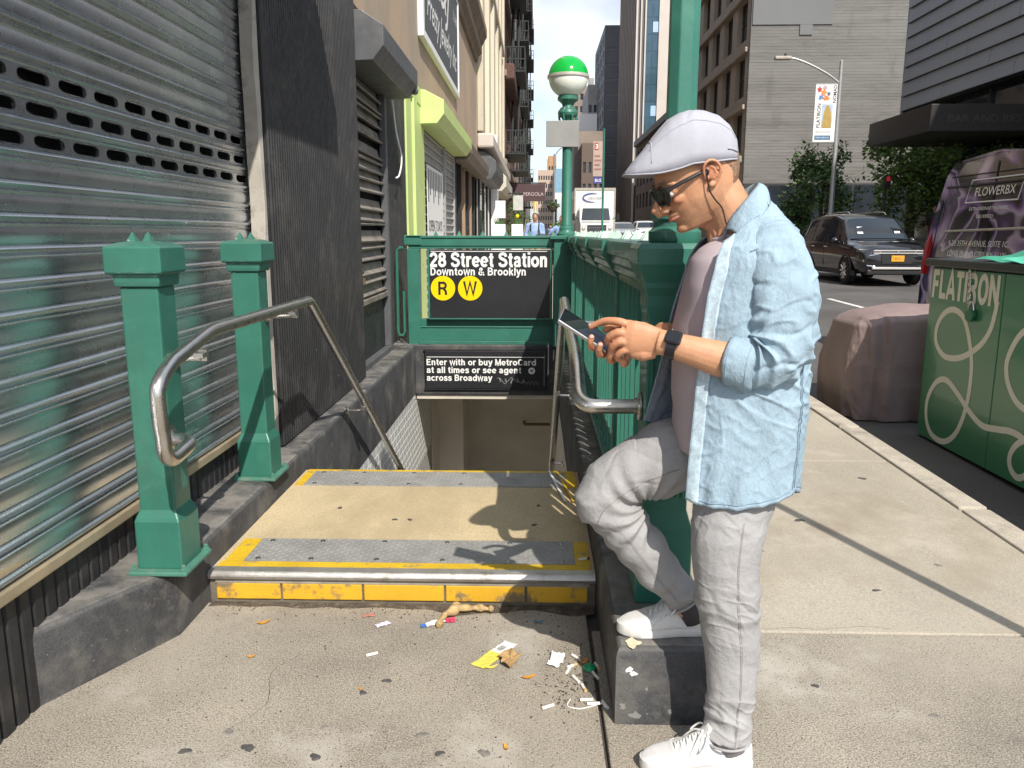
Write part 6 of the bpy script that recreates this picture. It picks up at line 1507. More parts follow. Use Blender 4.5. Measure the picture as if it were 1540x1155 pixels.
# ================================================================ PASSERS-BY
def voxel(objs_mesh, name, m, size, smooth=4, parent=None):
    o = bpy.data.objects.new(name, objs_mesh); C.objects.link(o)
    r = o.modifiers.new('r', 'REMESH'); r.mode = 'VOXEL'; r.voxel_size = size
    if smooth:
        s = o.modifiers.new('s', 'SMOOTH'); s.iterations = smooth; s.factor = .5
    me = evald(o); bpy.data.objects.remove(o); me.name = name
    me.materials.clear(); me.materials.append(m)
    me.polygons.foreach_set('use_smooth', [True] * len(me.polygons)); me.update()
    return me
m_skin2 = mat('skin of passers-by', (0.40, 0.22, 0.14), rough=.55, var=.08)
m_hair = mat('dark hair', (0.02, 0.015, 0.012), rough=.6, var=.3, vs_=60)
def passer(name_label, loc, ang, shirt, trousers, pose, hair=True, extra=None):
    t = None
    Mx = Matrix.Translation(Vector(loc)) @ Matrix.Rotation(ang, 4, 'Z')     # local: faces +x, y left
    b = MB(); b.ball((.02, 0, 1.60), (.095, .075, .118)); b.tube([(.0, 0, 1.38), (.01, 0, 1.54)], .055, 10)
    b.ball((.115, 0, 1.59), (.022, .014, .02), nu=8, nv=6); b.ball((.0, .08, 1.60), (.02, .012, .03), nu=8, nv=6); b.ball((.0, -.08, 1.60), (.02, .012, .03), nu=8, nv=6); b.ball((.07, 0, 1.53), (.04, .035, .03), nu=8, nv=6)
    b.tube([(0, 0, .9), (.0, 0, 1.15), (0, 0, 1.4)], [.12, .13, .10], 12, flat=(1, 1.3))
    for s_ in (-1, 1):
        sh_, el, ha = pose[s_]
        b.tube([(0, s_ * .17, 1.40), sh_, el, ha], [.055, .05, .042, .03], 8); b.ball(ha, .042, nu=8, nv=6)
        d = (Vector(ha) - Vector(el)).normalized()
        for k in range(4): b.tube([Vector(ha), Vector(ha) + d * .07 + Vector((0, .016 * (k - 1.5), -.02))], [.013, .009], 6)
        b.tube([(0, s_ * .09, .9), (.03 * s_, s_ * .10, .5), (.05 * s_, s_ * .10, .08)], [.09, .06, .045], 8)
    me = b.mesh('person', m_skin2); me = voxel(me, 'person', m_skin2, .012, 3); me.transform(Matrix.Rotation(ang, 4, 'Z'))
    p = bpy.data.objects.new('person', me); C.objects.link(p); p.location = loc; tag(p, name_label, 'person', 'people on the pavements')
    def part(nm, bb, m, vox=.014):
        me = voxel(bb.mesh(nm, m), nm, m, vox, 3) if vox else bb.mesh(nm, m, True)
        me.transform(Mx); return link(nm, me, p)
    b = MB(); b.tube([(0, 0, .84), (.01, 0, 1.0), (.02, 0, 1.2), (.0, 0, 1.36), (0, 0, 1.44)], [.155, .155, .165, .15, .08], 16, flat=(.8, 1.22))
    for s_ in (-1, 1):
        sh_, el, ha = pose[s_]; b.tube([(0, s_ * .13, 1.40), sh_, el, Vector(el).lerp(Vector(ha), .75)], [.07, .07, .058, .05], 10)
    part('shirt', b, shirt)
    b = MB(); b.tube([(0, 0, .82), (0, 0, .98)], .15, 14, flat=(.85, 1.15))
    for s_ in (-1, 1): b.tube([(0, s_ * .085, .9), (.04 * s_, s_ * .10, .5), (.05 * s_, s_ * .10, .07)], [.105, .08, .065], 10)
    part('trousers', b, trousers)
    for s_ in (-1, 1):
        b = MB(); b.ball((.05 * s_ + .06, s_ * .10, .045), (.13, .05, .05), nu=12, nv=8); part('shoe', b, m_plastic, 0)
    if hair:
        b = MB(); b.ball((-.012, 0, 1.645), (.098, .082, .088)); part('hair', b, m_hair, 0)
    if extra: extra(p, part)
    return p
rest = {s_: ((0.0, s_ * .21, 1.38), (-.02, s_ * .27, 1.12), (.08, s_ * .27, .88)) for s_ in (-1, 1)}
hold = dict(rest); hold[1] = ((0, .21, 1.38), (.0, .25, 1.12), (.26, .12, 1.16))
m_blsh = mat('light blue shirt', (0.28, 0.40, 0.68), rough=.8, var=.06); m_khaki = mat('khaki cloth', (0.52, 0.43, 0.30), rough=.85, var=.06)
def strap(p, part):
    b = MB(); b.tube([(.10, .12, 1.42), (.16, .12, 1.25), (.14, .13, 1.1)], .018, 6); b.tube([(.10, -.12, 1.42), (.16, -.12, 1.25), (.14, -.13, 1.1)], .018, 6); b.ball((-.16, 0, 1.22), (.09, .14, .2)); part('backpack', b, m_plastic, 0)
passer('walking man in a light blue shirt and khaki trousers looking at his phone', (-.02, 24, gz(24) - .02), R(-92), m_blsh, m_khaki, hold, extra=strap)
b = MB(); b.cbox((.09, 23.70, gz(24) + 1.15), (.075, .012, .15), Matrix.Rotation(R(-35), 3, 'X')); tag(b.build('phone', m_plastic), 'dark phone held by the walking man in the blue shirt', 'phone')
lean_ = {-1: ((0, -.21, 1.38), (.02, -.42, 1.22), (.12, -.30, 1.42)), 1: rest[1]}
def tote(p, part):
    b = MB(); b.ball((-.05, .36, 1.12), (.14, .06, .19)); part('shoulder_bag', b, m_khaki, 0)
passer('person with a beige shoulder bag half hidden behind the globe lamp', (.72, 22, gz(22) - .10), R(-110), m_blsh, m_khaki, lean_, extra=tote)
passer('person in a black top standing under the trees behind the black cars', (15.9, 33.0, gz(33) + .35), R(-115), m_plastic, m_plastic, rest)
m_tank = mat('pale pink top', (.5, .3, .27), rough=.8)
def lhair(p, part):
    b = MB(); b.tube([(-.06, 0, 1.66), (-.09, 0, 1.5), (-.08, 0, 1.32)], [.08, .085, .05], 12); part('long_hair', b, m_hair, 0)
passer('woman with long dark hair and a pale top standing beside the person in black', (16.4, 32.5, gz(33) + .2), R(-120), m_tank, m_plastic, hold, extra=lhair)
# ================================================================ THE MAN WITH THE PHONE
m_skin = mat('tanned skin', (0.54, 0.285, 0.160), rough=.46, var=.08, vs_=22, sss=.10, bump=.25, bs=300, col2=(0.50, 0.235, 0.145), c2s=30, c2p=(.5, .8), rv=.08)
m_stub = mat('cropped greying hair', (0.135, 0.088, 0.062), rough=.7, var=.3, vs_=300, fine=.45, fs=700, bump=.6, bs=600, col2=(.44, .25, .155), c2s=420, c2p=(.49, .56), c2d=2)
m_cap = mat('pale lavender grey cap cloth', (0.385, 0.39, 0.44), rough=.9, var=.06, vs_=12, fine=.05, fs=600, bump=.16, bs=900, bump2=.06, b2s=30)
m_denim = mat('washed pale denim', (0.285, 0.388, 0.465), rough=.85, var=.10, vs_=10, fine=.10, fs=520, bump=.35, bs=420, bump2=.28, b2s=55, col2=(0.35, 0.475, 0.57), c2s=9, c2p=(.44, .68), stretch=(1, 1, .6))
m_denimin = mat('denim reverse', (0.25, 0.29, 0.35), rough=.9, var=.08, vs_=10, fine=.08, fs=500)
m_tee = mat('pale mauve jersey', (0.50, 0.425, 0.455), rough=.9, var=.04, vs_=8, fine=.04, fs=500, bump=.1, bs=700)
m_jean = mat('grey jeans cloth', (0.325, 0.32, 0.322), rough=.88, var=.07, vs_=9, fine=.12, fs=420, bump=.3, bs=420, bump2=.22, b2s=50, col2=(0.39, 0.385, 0.385), c2s=8, c2p=(.5, .72))
m_seam = mat('jeans stitching', (0.27, 0.255, 0.25), rough=.9, var=.2, vs_=200)
m_seamb = mat('denim stitching', (0.25, 0.35, 0.44), rough=.9, var=.25, vs_=220)
m_shoe = mat('white leather', (0.66, 0.655, 0.64), rough=.5, var=.035, vs_=14, bump=.08, bs=260, bump2=.05, b2s=40)
m_solew = mat('white rubber', (0.62, 0.61, 0.585), rough=.6, var=.06, vs_=18)
m_lace = mat('white lace', (0.74, 0.73, 0.70), rough=.9, var=.05, fine=.1, fs=800)
m_sock = mat('dark grey sock', (0.06, 0.055, 0.06), rough=.95, var=.15, bump=.3, bs=700)
m_frame = mat('matt black frame', (0.018, 0.018, 0.019), rough=.3, var=.1)
m_sung = mat('brown tinted lens', (0.03, 0.022, 0.016), rough=.04, var=.3, vs_=20, spec=.8)
m_watch = mat('black watch', (0.012, 0.012, 0.014), rough=.35, var=.1)
m_screen = mat('dark glass screen', (0.010, 0.011, 0.014), rough=.04, var=.1, spec=.7)
m_phone = mat('phone edge metal', (0.42, 0.43, 0.46), rough=.28, metal=.9, var=.05)
OY = 2.13
HO = Vector((.412, OY, 1.555)); HP, HY = R(25), R(9)
hh = Vector((-math.cos(HY), -math.sin(HY), 0)); zz_ = Vector((0, 0, 1))
hf = hh * math.cos(HP) - zz_ * math.sin(HP); hu = hh * math.sin(HP) + zz_ * math.cos(HP); hl = hu.cross(hf)
HM = Matrix.Translation(HO + Vector((.004, 0, .007))) @ Matrix((hf * 1.12, hl * .98, hu * .99)).transposed().to_4x4()      # head space (x forward, y left, z up) to world
H3 = HM.to_3x3()
HT = [(.128, (.0, -.02, .012)), (.122, (.03, -.06, .036)), (.105, (.060, -.085, .056)), (.08, (.081, -.099, .068)), (.05, (.0925, -.104, .0755)), (.025, (.097, -.104, .077)), (.012, (.0965, -.102, .0765)),
      (-.002, (.0885, -.099, .075)), (-.02, (.088, -.093, .073)), (-.04, (.0895, -.083, .071)), (-.055, (.0895, -.072, .068)), (-.07, (.087, -.060, .064)), (-.085, (.085, -.048, .058)), (-.098, (.083, -.036, .050)), (-.110, (.079, -.022, .042)), (-.117, (.070, -.01, .030))]
def head_pt(z, a, out=0.0):
    f, bk, w = lerp_table(HT, z); c_, s_ = math.cos(a), math.sin(a)
    if c_ >= 0: x = -.012 + (f + .012) * abs(c_) ** .92
    else: x = -.012 - (-.012 - bk) * abs(c_) ** .9
    y = w * math.copysign(abs(s_) ** (.86 if c_ < 0 else .98), s_)
    n = Vector((c_, s_, 0)); return Vector((x, y, z)) + n * out
def H(x, y, z): return HM @ Vector((x, y, z))
def build_body():
    b = MB()
    zs = [t[0] for t in HT]; rows = []
    for a, c in zip(zs, zs[1:]):
        for k in range(3):
            z = a + (c - a) * k / 3; rows.append([HM @ head_pt(z, 2 * PI * i / 48) for i in range(48)])
    rows.append([HM @ head_pt(zs[-1], 2 * PI * i / 48) for i in range(48)])
    o = len(b.v); b.grid(rows, closed=True); b.cap(o, 48); b.cap(len(b.v) - 48, 48, True)
    def ell(c, r, rot=None):
        Mr = H3 if rot is None else H3 @ rot
        b.ball(H(*c), r, Mr, 18, 12)
    def tb(pts, r, n=10, flat=None): b.tube([H(*p) for p in pts], r, n, flat=flat)
    # nose, brow, cheeks, lips, chin, jaw
    tb([(.083, 0, .016), (.099, 0, -.004), (.112, 0, -.020), (.1215, 0, -.033), (.117, 0, -.0425), (.098, 0, -.046)], [.0075, .009, .0105, .0125, .0115, .009], 12)
    for s_ in (-1, 1):
        ell((.101, s_ * .013, -.040), (.0135, .0085, .0095))
        tb([(.090, s_ * .012, .017), (.088, s_ * .035, .021), (.072, s_ * .058, .014)], [.0095, .0105, .007], 8)
        ell((.062, s_ * .039, -.024), (.024, .0145, .016))
        ell((.074, s_ * .033, -.002), (.0125, .014, .010))
        # ear
        R_ = Matrix.Rotation(R(-12) * s_, 3, 'Z') @ Matrix.Rotation(R(12), 3, 'Y')
        ell((-.008, s_ * .080, .004), (.015, .006, .026), R_)
        pts = [(.006, .077, -.006), (.010, .082, .010), (.006, .090, .026), (-.006, .0945, .034), (-.019, .096, .027), (-.0255, .095, .010), (-.021, .090, -.008), (-.011, .085, -.022), (.0, .080, -.029), (.004, .078, -.024)]
        tb([(x, s_ * y, z) for x, y, z in crom(pts, 26)], .0042, 8)
        ell((.001, s_ * .081, -.024), (.008, .005, .008)); ell((.008, s_ * .079, -.004), (.005, .006, .008))
        tb([(x, s_ * y, z) for x, y, z in ((-.008, .087, .020), (-.016, .089, .010), (-.014, .087, -.006), (-.004, .084, -.014))], .0035, 6)
    tb([(.080, .026, -.0615), (.093, .010, -.0585), (.0955, 0, -.0595), (.093, -.010, -.0585), (.080, -.026, -.0615)], [.003, .0055, .0055, .0055, .003], 8)
    tb([(.079, .024, -.0675), (.0915, .010, -.0705), (.0935, 0, -.071), (.0915, -.010, -.0705), (.079, -.024, -.0675)], [.003, .0062, .0068, .0062, .003], 8)
    ell((.074, 0, -.102), (.017, .022, .014)); tb([(.082, 0, -.046), (.088, 0, -.055)], .006, 8)
    # neck with cords
    nb, nt2 = Vector((.553, OY + .004, 1.385)), H(-.030, 0, -.045)
    b.tube([nt2 + (nt2 - nb) * .25, nt2, nt2.lerp(nb, .5), nb, nb + (nb - nt2) * .3], [.054, .060, .062, .072, .09], 24)
    for s_ in (-1, 1): b.tube([H(-.022, s_ * .050, -.035), H(-.03, s_ * .045, -.09), Vector((.475, OY - s_ * .025, 1.402))], [.014, .0145, .011], 10)
    b.tube([H(.035, 0, -.095), H(.005, 0, -.125), Vector((.480, OY, 1.395))], [.022, .026, .03], 12)
    # torso, pelvis
    b.tube([(.560, OY, 1.43), (.555, OY, 1.33), (.545, OY, 1.15), (.55, OY, 1.0), (.56, OY, .86)], [.07, .115, .115, .105, .11], 20, flat=(1, 1.25))
    # arms: left (near the camera)
    b.tube([(.58, 2.05, 1.40), (.60, 1.985, 1.36), (.605, 1.945, 1.25), (.585, 1.930, 1.135), (.565, 1.930, 1.100)], [.06, .056, .050, .044, .046], 16)
    b.tube([(.575, 1.930, 1.098), (.52, 1.932, 1.105), (.445, 1.938, 1.120), (.385, 1.95, 1.137), (.335, 1.962, 1.150), (.305, 1.972, 1.156)], [.042, .046, .0405, .034, .0295, .030], 18, flat=(1.08, .88))
    b.tube([(.58, 2.21, 1.40), (.60, 2.29, 1.35), (.595, 2.34, 1.22), (.575, 2.345, 1.12), (.46, 2.29, 1.125), (.385, 2.235, 1.142), (.345, 2.205, 1.150)], [.06, .055, .048, .044, .040, .031, .029], 16)
    # legs (under the jeans)
    b.tube([(.56, 2.03, .88), (.52, 1.985, .66), (.51, 1.98, .48), (.53, 1.975, .28), (.525, 1.965, .09), (.52, 1.96, .06)], [.05, .05, .05, .046, .036, .038], 14)
    b.tube([(.56, 2.21, .86), (.36, 2.2, .785), (.19, 2.2, .70), (.33, 2.21, .50), (.435, 2.215, .365), (.455, 2.215, .32)], [.06, .06, .055, .048, .037, .036], 14)
    # hands ------------------------------------------------------------
    def fing(pts, r): b.tube([Vector(p) for p in crom(pts, 12)], [r[0] + (r[1] - r[0]) * i / 11 for i in range(12)], 12); b.ball(pts[-1], r[1] * 1.0, nu=10, nv=8); b.ball(pts[1], (r[0] + r[1]) / 2 * 1.06, nu=10, nv=8)
    # left hand: back towards the camera, knuckles forward
    b.tube([(.318, 1.966, 1.153), (.295, 1.976, 1.157), (.268, 1.984, 1.160), (.243, 1.990, 1.163), (.226, 1.995, 1.165)], [.030, .036, .0425, .0445, .039], 20, flat=(1.0, .46))
    b.tube([(.30, 1.985, 1.130), (.27, 1.990, 1.124), (.243, 1.997, 1.126)], [.018, .021, .016], 12)
    b.tube([(.30, 1.995, 1.172), (.27, 2.008, 1.182), (.24, 2.012, 1.19)], [.018, .020, .014], 12)
    fing([(.238, 1.996, 1.190), (.214, 1.999, 1.2015), (.180, 2.020, 1.202), (.158, 2.034, 1.193), (.143, 2.042, 1.184)], (.0118, .0078))
    fing([(.232, 1.990, 1.170), (.207, 1.988, 1.177), (.184, 2.004, 1.160), (.190, 2.026, 1.143), (.206, 2.034, 1.137)], (.0118, .0085))
    fing([(.236, 1.988, 1.150), (.212, 1.985, 1.154), (.193, 2.000, 1.136), (.200, 2.022, 1.119), (.217, 2.030, 1.114)], (.0112, .0082))
    fing([(.245, 1.990, 1.132), (.224, 1.988, 1.132), (.208, 2.000, 1.116), (.215, 2.018, 1.103), (.230, 2.026, 1.100)], (.0102, .0075))
    fing([(.275, 2.008, 1.178), (.240, 2.026, 1.193), (.205, 2.042, 1.188), (.182, 2.050, 1.176)], (.0130, .0092))
    # right hand: under the phone, palm up
    b.tube([(.35, 2.208, 1.149), (.315, 2.185, 1.140), (.275, 2.160, 1.126), (.235, 2.135, 1.120), (.205, 2.120, 1.126)], [.029, .034, .041, .042, .035], 18, flat=(.45, 1.0))
    fing([(.185, 2.118, 1.136), (.165, 2.085, 1.128), (.146, 2.045, 1.130), (.140, 2.022, 1.146), (.143, 2.015, 1.161)], (.0112, .0080))
    fing([(.200, 2.112, 1.124), (.183, 2.075, 1.112), (.168, 2.040, 1.112), (.162, 2.018, 1.128), (.165, 2.010, 1.142)], (.0114, .0082))
    fing([(.222, 2.112, 1.114), (.208, 2.075, 1.098), (.196, 2.045, 1.096), (.190, 2.022, 1.108), (.192, 2.012, 1.120)], (.0110, .0080))
    fing([(.248, 2.115, 1.108), (.240, 2.075, 1.090), (.232, 2.048, 1.086), (.225, 2.026, 1.090)], (.0100, .0076))
    fing([(.270, 2.175, 1.142), (.235, 2.170, 1.168), (.200, 2.150, 1.184), (.172, 2.128, 1.184)], (.0130, .0090))
    return b
me = voxel(build_body().mesh('person', m_skin), 'person', m_skin, .0023, 6)
def seg_d(q, a, c_):
    a, c_ = Vector(a), Vector(c_); t = max(0, min(1, (q - a).dot(c_ - a) / (c_ - a).length_squared)); return (q - a - (c_ - a) * t).length
HI = HM.inverted(); tone = me.color_attributes.new('tone', 'FLOAT_COLOR', 'POINT'); cols = np.ones((len(me.vertices), 4), dtype=np.float32)
GROOVE = [((.100, .020, -.040), (.088, .031, -.058), .0016, .0035), ((.088, .031, -.058), (.076, .034, -.078), .0012, .0035), ((.086, .028, -.064), (.080, .031, -.073), .0010, .003), ((.086, .018, -.0815), (.090, .0, -.083), .0012, .004),
          ((.066, .060, .004), (.050, .068, .010), .0009, .002), ((.066, .060, .000), (.050, .069, -.002), .0009, .002), ((.066, .058, -.004), (.052, .067, -.012), .0009, .002), ((.094, -.045, .043), (.094, .045, .043), .0007, .003), ((.090, -.045, .056), (.090, .045, .056), .0007, .003),
          ((.086, .022, -.018), (.074, .048, -.022), .0010, .004), ((.060, .058, -.035), (.052, .058, -.066), .0014, .010), ((.0955, 0, -.0652), (.081, .024, -.0645), .0012, .0022)]
NRM = [v.normal.copy() for v in me.vertices]; COS = [v.co.copy() for v in me.vertices]; new = np.array(COS, dtype=np.float32)
for i, p in enumerate(COS):
    if p.z > 1.36 and p.x < .60:
        q = HI @ p; qa = Vector((q.x, abs(q.y), q.z)); d = 0
        if q.x > .03 and -.12 < q.z < .07:
            for a, c_, dep, w in GROOVE:
                e = seg_d(qa, a, c_)
                if e < 3 * w: d -= dep * math.exp(-(e / w) ** 2)
            new[i] = p + NRM[i] * d
        red = math.exp(-((qa - Vector((-.008, .086, .003))).length / .024) ** 2) * .8 + math.exp(-((qa - Vector((.115, 0, -.033))).length / .02) ** 2) * .55 + .35 * math.exp(-((qa - Vector((.070, .05, -.025))).length / .028) ** 2)
        st = 0.0
        if q.z < -.02 and q.x > -.02: st = min(1, max(0, (-.035 - q.z) / .02)) * (1 - max(0, min(1, (-.098 - q.z) / .02)) * .6) * (.35 + .35 * noise.noise(p * 420) + .25 * noise.noise(p * 60))
        if .002 < q.x < .030 and q.z > -.012 and qa.y > .05: st = max(st, .8 * max(0, 1 - abs(q.x - .016) / .014) * (.7 + .5 * noise.noise(p * 500)))
        mo = 1 + .07 * noise.noise(p * 38) + .05 * noise.noise(p * 120); st = max(0, min(.75, st))
        cols[i, :3] = (mo * (1 - .04 * red - .42 * st), mo * (1 - .30 * red - .40 * st), mo * (1 - .34 * red - .36 * st))
    elif p.x < .46:
        mo = 1 + .06 * noise.noise(p * 45) + .05 * noise.noise(p * 150); kn = max(0, min(1, (.30 - p.x) / .12)); cols[i, :3] = (mo, mo * (1 - .12 * kn), mo * (1 - .13 * kn))
me.vertices.foreach_set('co', new.ravel()); me.color_attributes['tone'].data.foreach_set('color', cols.ravel()); me.update()
nt = m_skin.node_tree; sb = nt.nodes['Principled BSDF'].inputs['Base Color']; src = sb.links[0].from_socket
an = nt.nodes.new('ShaderNodeAttribute'); an.attribute_name = 'tone'; mx = nt.nodes.new('ShaderNodeMix'); mx.data_type = 'RGBA'; mx.blend_type = 'MULTIPLY'; mx.inputs['Factor'].default_value = 1.0
nt.links.new(src, mx.inputs['A']); nt.links.new(an.outputs['Color'], mx.inputs['B']); nt.links.new(mx.outputs['Result'], sb)
man = bpy.data.objects.new('person', me); C.objects.link(man)
tag(man, 'man in flat cap, denim shirt and grey jeans, one foot up on the kerb', 'person', 'people on the pavements')

m_nail = mat('finger nail', (0.62, 0.40, 0.32), rough=.3, var=.05)
for c_, d_ in (((.141, 2.040, 1.1905), (-.35, -.45, .8)), ((.1425, 2.0085, 1.163), (-.3, -.9, .3)), ((.1645, 2.0035, 1.144), (-.3, -.9, .3)), ((.1915, 2.006, 1.122), (-.3, -.9, .3)), ((.171, 2.120, 1.1915), (-.3, -.3, .9))):
    n_ = Vector(d_).normalized(); tx = Vector((-1, 0, 0)); tx = (tx - n_ * tx.dot(n_)).normalized(); b = MB(); b.ball(c_, (.0058, .0044, .0014), Matrix((tx, n_.cross(tx), n_)).transposed(), 12, 8); b.build('finger_nail', m_nail, man, smooth=True)
# eyes behind the glasses, lips tone
m_lip = mat('lips', (0.44, 0.17, 0.13), rough=.45, var=.05)
for s_ in (-1, 1):
    b = MB(); b.ball(H(.081, s_ * .032, -.003), .0122, H3, 14, 10); b.build('eye', m_white, man, smooth=True)
    b = MB(); b.tube([H(x, s_ * y, z) for x, y, z in ((.0985, .014, .020), (.0985, .03, .0265), (.090, .047, .025), (.079, .057, .017))], [.003, .0042, .0036, .0015], 6, flat=(1, .6)); b.build('eyebrow', m_stub, man, smooth=True)
b = MB(); b.tube([H(*p) for p in ((.0815, .0245, -.0672), (.0945, .010, -.0712), (.0975, 0, -.0718), (.0945, -.010, -.0712), (.0815, -.0245, -.0672))], [.0018, .0052, .0056, .0052, .0018], 8, flat=(.8, .8)); b.build('lips', m_lip, man, smooth=True)
# hair under the cap
b = MB(); rows = []
for k in range(22):
    z = .085 - .155 * k / 21; row = []
    for i in range(50):
        f = i / 49; a0 = R(98 + 22 * min(1, max(0, (.03 - z) / .05))); a = a0 + (2 * PI - 2 * a0) * f
        edge = min(f, 1 - f) * 12; lowf = min(1, (21 - k) / 4)
        row.append(HM @ head_pt(z, a, .0032 * min(1, edge) * lowf - .0015))
    rows.append(row)
b.grid(rows); b.build('hair', m_stub, man, smooth=True)

# ---------------------------------------------------------------- flat cap
def capw(s, z): return Vector((HO.x + .004 - s * math.cos(R(6)), OY - s * math.sin(R(6)), HO.z + z))
CT = [(-.100, (.070, .052, .020)), (-.090, (.106, .050, .050)), (-.07, (.137, .050, .070)), (-.04, (.158, .047, .083)), (-.004, (.168, .044, .0885)), (.03, (.171, .040, .090)), (.06, (.161, .029, .088)), (.085, (.145, .022, .084)), (.105, (.124, .017, .079)),
      (.128, (.096, .014, .074)), (.15, (.068, .0125, .066)), (.172, (.043, .0105, .053)), (.186, (.024, .0105, .036)), (.195, (.013, .0095, .014))]
def cap_rows(off=0.0):
    rows = []
    for k in range(57):
        s = CT[0][0] + (CT[-1][0] - CT[0][0]) * k / 56; zt, zb, w = lerp_table(CT, s); row = []
        for i in range(41):
            a = PI * i / 40; y = math.cos(a); h = math.sin(a)
            p = capw(s, zb + (zt - zb + off) * h ** .62); yy = (w + off) * math.copysign(abs(y) ** .72, y)
            p = p + Vector((0, yy, 0)); p.z -= .006 * (yy / .085) ** 2 * (1 - h)
            q = p * 24; p += Vector((0, -.35 * math.copysign(1, y), 1)) * (.0022 * noise.noise(Vector((q.x, q.y * .7, q.z))) - .0042 * math.exp(-(noise.noise(Vector((p.x * 11 + p.z * 9, yy * 6, p.z * 7 - p.x * 4))) / .07) ** 2)) * h * min(1, (s + .1) / .03)
            row.append(p)
        rows.append(row)
    return rows
rows = cap_rows()
b = MB(); b.grid(rows)
o0 = len(b.v)
cap_o = b.build('flat_cap', m_cap, man, smooth=True); so = cap_o.modifiers.new('s', 'SOLIDIFY'); so.thickness = .004; so.offset = -1
b = MB(); b.grid([[r_[0], (r_[0] + r_[40]) / 2 + Vector((0, 0, .004)), r_[40]] for r_ in rows[30:]]); b.build('peak_underside', m_cap, cap_o, smooth=True)
b = MB(); b.tube([r_[0] + Vector((0, .001, 0)) for r_ in rows[2:]] + [r_[40] for r_ in reversed(rows[2:])], .0022, 6); b.build('edge_binding', m_cap, cap_o, smooth=True)
b = MB()
for j in (9, 31): b.tube([r_[j] for r_ in rows[3:46]], .0013, 5)
for kk in (44,): b.tube([p for p in rows[kk][2:39]], .0014, 5)
b.tube([r_[20] for r_ in rows[2:44]], .0012, 5)
b.build('panel_seam', m_cap, cap_o, smooth=True)
b = MB(); b.tube([rows[k][39 - 0] + Vector((0, 0, .007)) for k in range(2, 9)] , .003, 5); b.tube([rows[k][1] + Vector((0, -.0015, .008)) for k in range(3, 10)], .0045, 6, flat=(1, .4)); b.build('adjuster_tab', m_cap, cap_o, smooth=True)

# ---------------------------------------------------------------- sunglasses on a cord
sgl = MB()
for s_ in (-1, 1):
    cx, cz = .033 * s_, -.004; pts = []
    for i in range(28):
        a = 2 * PI * i / 28; e = .62
        yy, zz2 = .027 * math.copysign(abs(math.cos(a)) ** e, math.cos(a)), .0205 * math.copysign(abs(math.sin(a)) ** e, math.sin(a))
        yy *= (1 + .12 * math.sin(a)); pts.append(H(.1105 - .0105 * ((cx + yy) / .06) ** 2 * 1.6, cx + yy, cz + zz2))
    sgl.tube(pts, .0032, 6, True)
    sgl.tube([H(.097, s_ * .066, .008), H(.088, s_ * .0735, .010), H(.04, s_ * .079, .013), H(.0, s_ * .0815, .015), H(-.016, s_ * .083, .008), H(-.028, s_ * .083, -.008)], [.0055, .0055, .0048, .004, .0035, .003], 6, flat=(1, .5))
sgl.tube([H(.1105, -.008, .002), H(.113, 0, .005), H(.1105, .008, .002)], .0032, 6)
gl = sgl.build('sunglasses', m_frame, man, smooth=50)
for s_ in (-1, 1):
    cx, cz = .033 * s_, -.004; b = MB(); pts = []
    for i in range(28):
        a = 2 * PI * i / 28; e = .62
        yy, zz2 = .026 * math.copysign(abs(math.cos(a)) ** e, math.cos(a)), .0195 * math.copysign(abs(math.sin(a)) ** e, math.sin(a)); yy *= (1 + .12 * math.sin(a))
        pts.append(H(.1110 - .0105 * ((cx + yy) / .06) ** 2 * 1.6, cx + yy, cz + zz2))
    c0 = H(.1125 - .0105 * (cx / .06) ** 2 * 1.6, cx, cz); b.add(pts + [c0], [(i, (i + 1) % 28, 28) for i in range(28)]); b.build('lens', m_sung, gl, smooth=True)
b = MB(); b.tube(crom([H(.004, .085, .012), H(.008, .086, -.005), H(.012, .083, -.035), H(.006, .079, -.065), H(-.004, .070, -.092), Vector((.487, 2.062, 1.432)), Vector((.53, 2.056, 1.432)), Vector((.57, 2.08, 1.44))], 40), .0019, 6)
b.tube([H(.004, .0845, .016), H(-.001, .0865, .010), H(.005, .0865, .002)], .0028, 6); b.build('eyewear_cord', m_frame, gl, smooth=True)

# ---------------------------------------------------------------- T-shirt
TF = [(.84, .392), (.88, .384), (.935, .374), (1.042, .366), (1.166, .369), (1.287, .389), (1.36, .410), (1.396, .430), (1.42, .452), (1.44, .472)]
b = MB(); rows = []
for k in range(60):
    z = .845 + (1.425 - .845) * k / 59; xf = lerp_table(TF, z); g = max(0, (z - 1.34) / .085); hw = .178 * (1 - .62 * g ** 1.6); dp = .135 * (1 - .35 * g ** 2); row = []
    for i in range(96):
        a = 2 * PI * i / 96; x = xf + dp - dp * math.copysign(abs(math.cos(a)) ** .9, math.cos(a)); y = OY + hw * math.sin(a)
        zf = z - .025 * g * max(0, math.cos(a))
        d = .0055 * noise.noise(Vector((x * 7, y * 7, z * 9))) + .004 * math.sin(38 * z + 9 * (y - OY) + 4 * noise.noise(Vector((x * 5, y * 5, z * 5)))) * max(0, min(1, (1.05 - z) * 6))
        row.append((x - d * math.cos(a), y + d * math.sin(a), zf))
    rows.append(row)
b.grid(rows, closed=True); tee = b.build('tshirt', m_tee, man, smooth=True); so = tee.modifiers.new('s', 'SOLIDIFY'); so.thickness = .003
b = MB(); b.tube([Vector(p) + Vector((0, 0, .002)) for p in rows[-1]], .006, 6, True, flat=(1, .6)); b.build('neck_band', m_tee, tee, smooth=True)

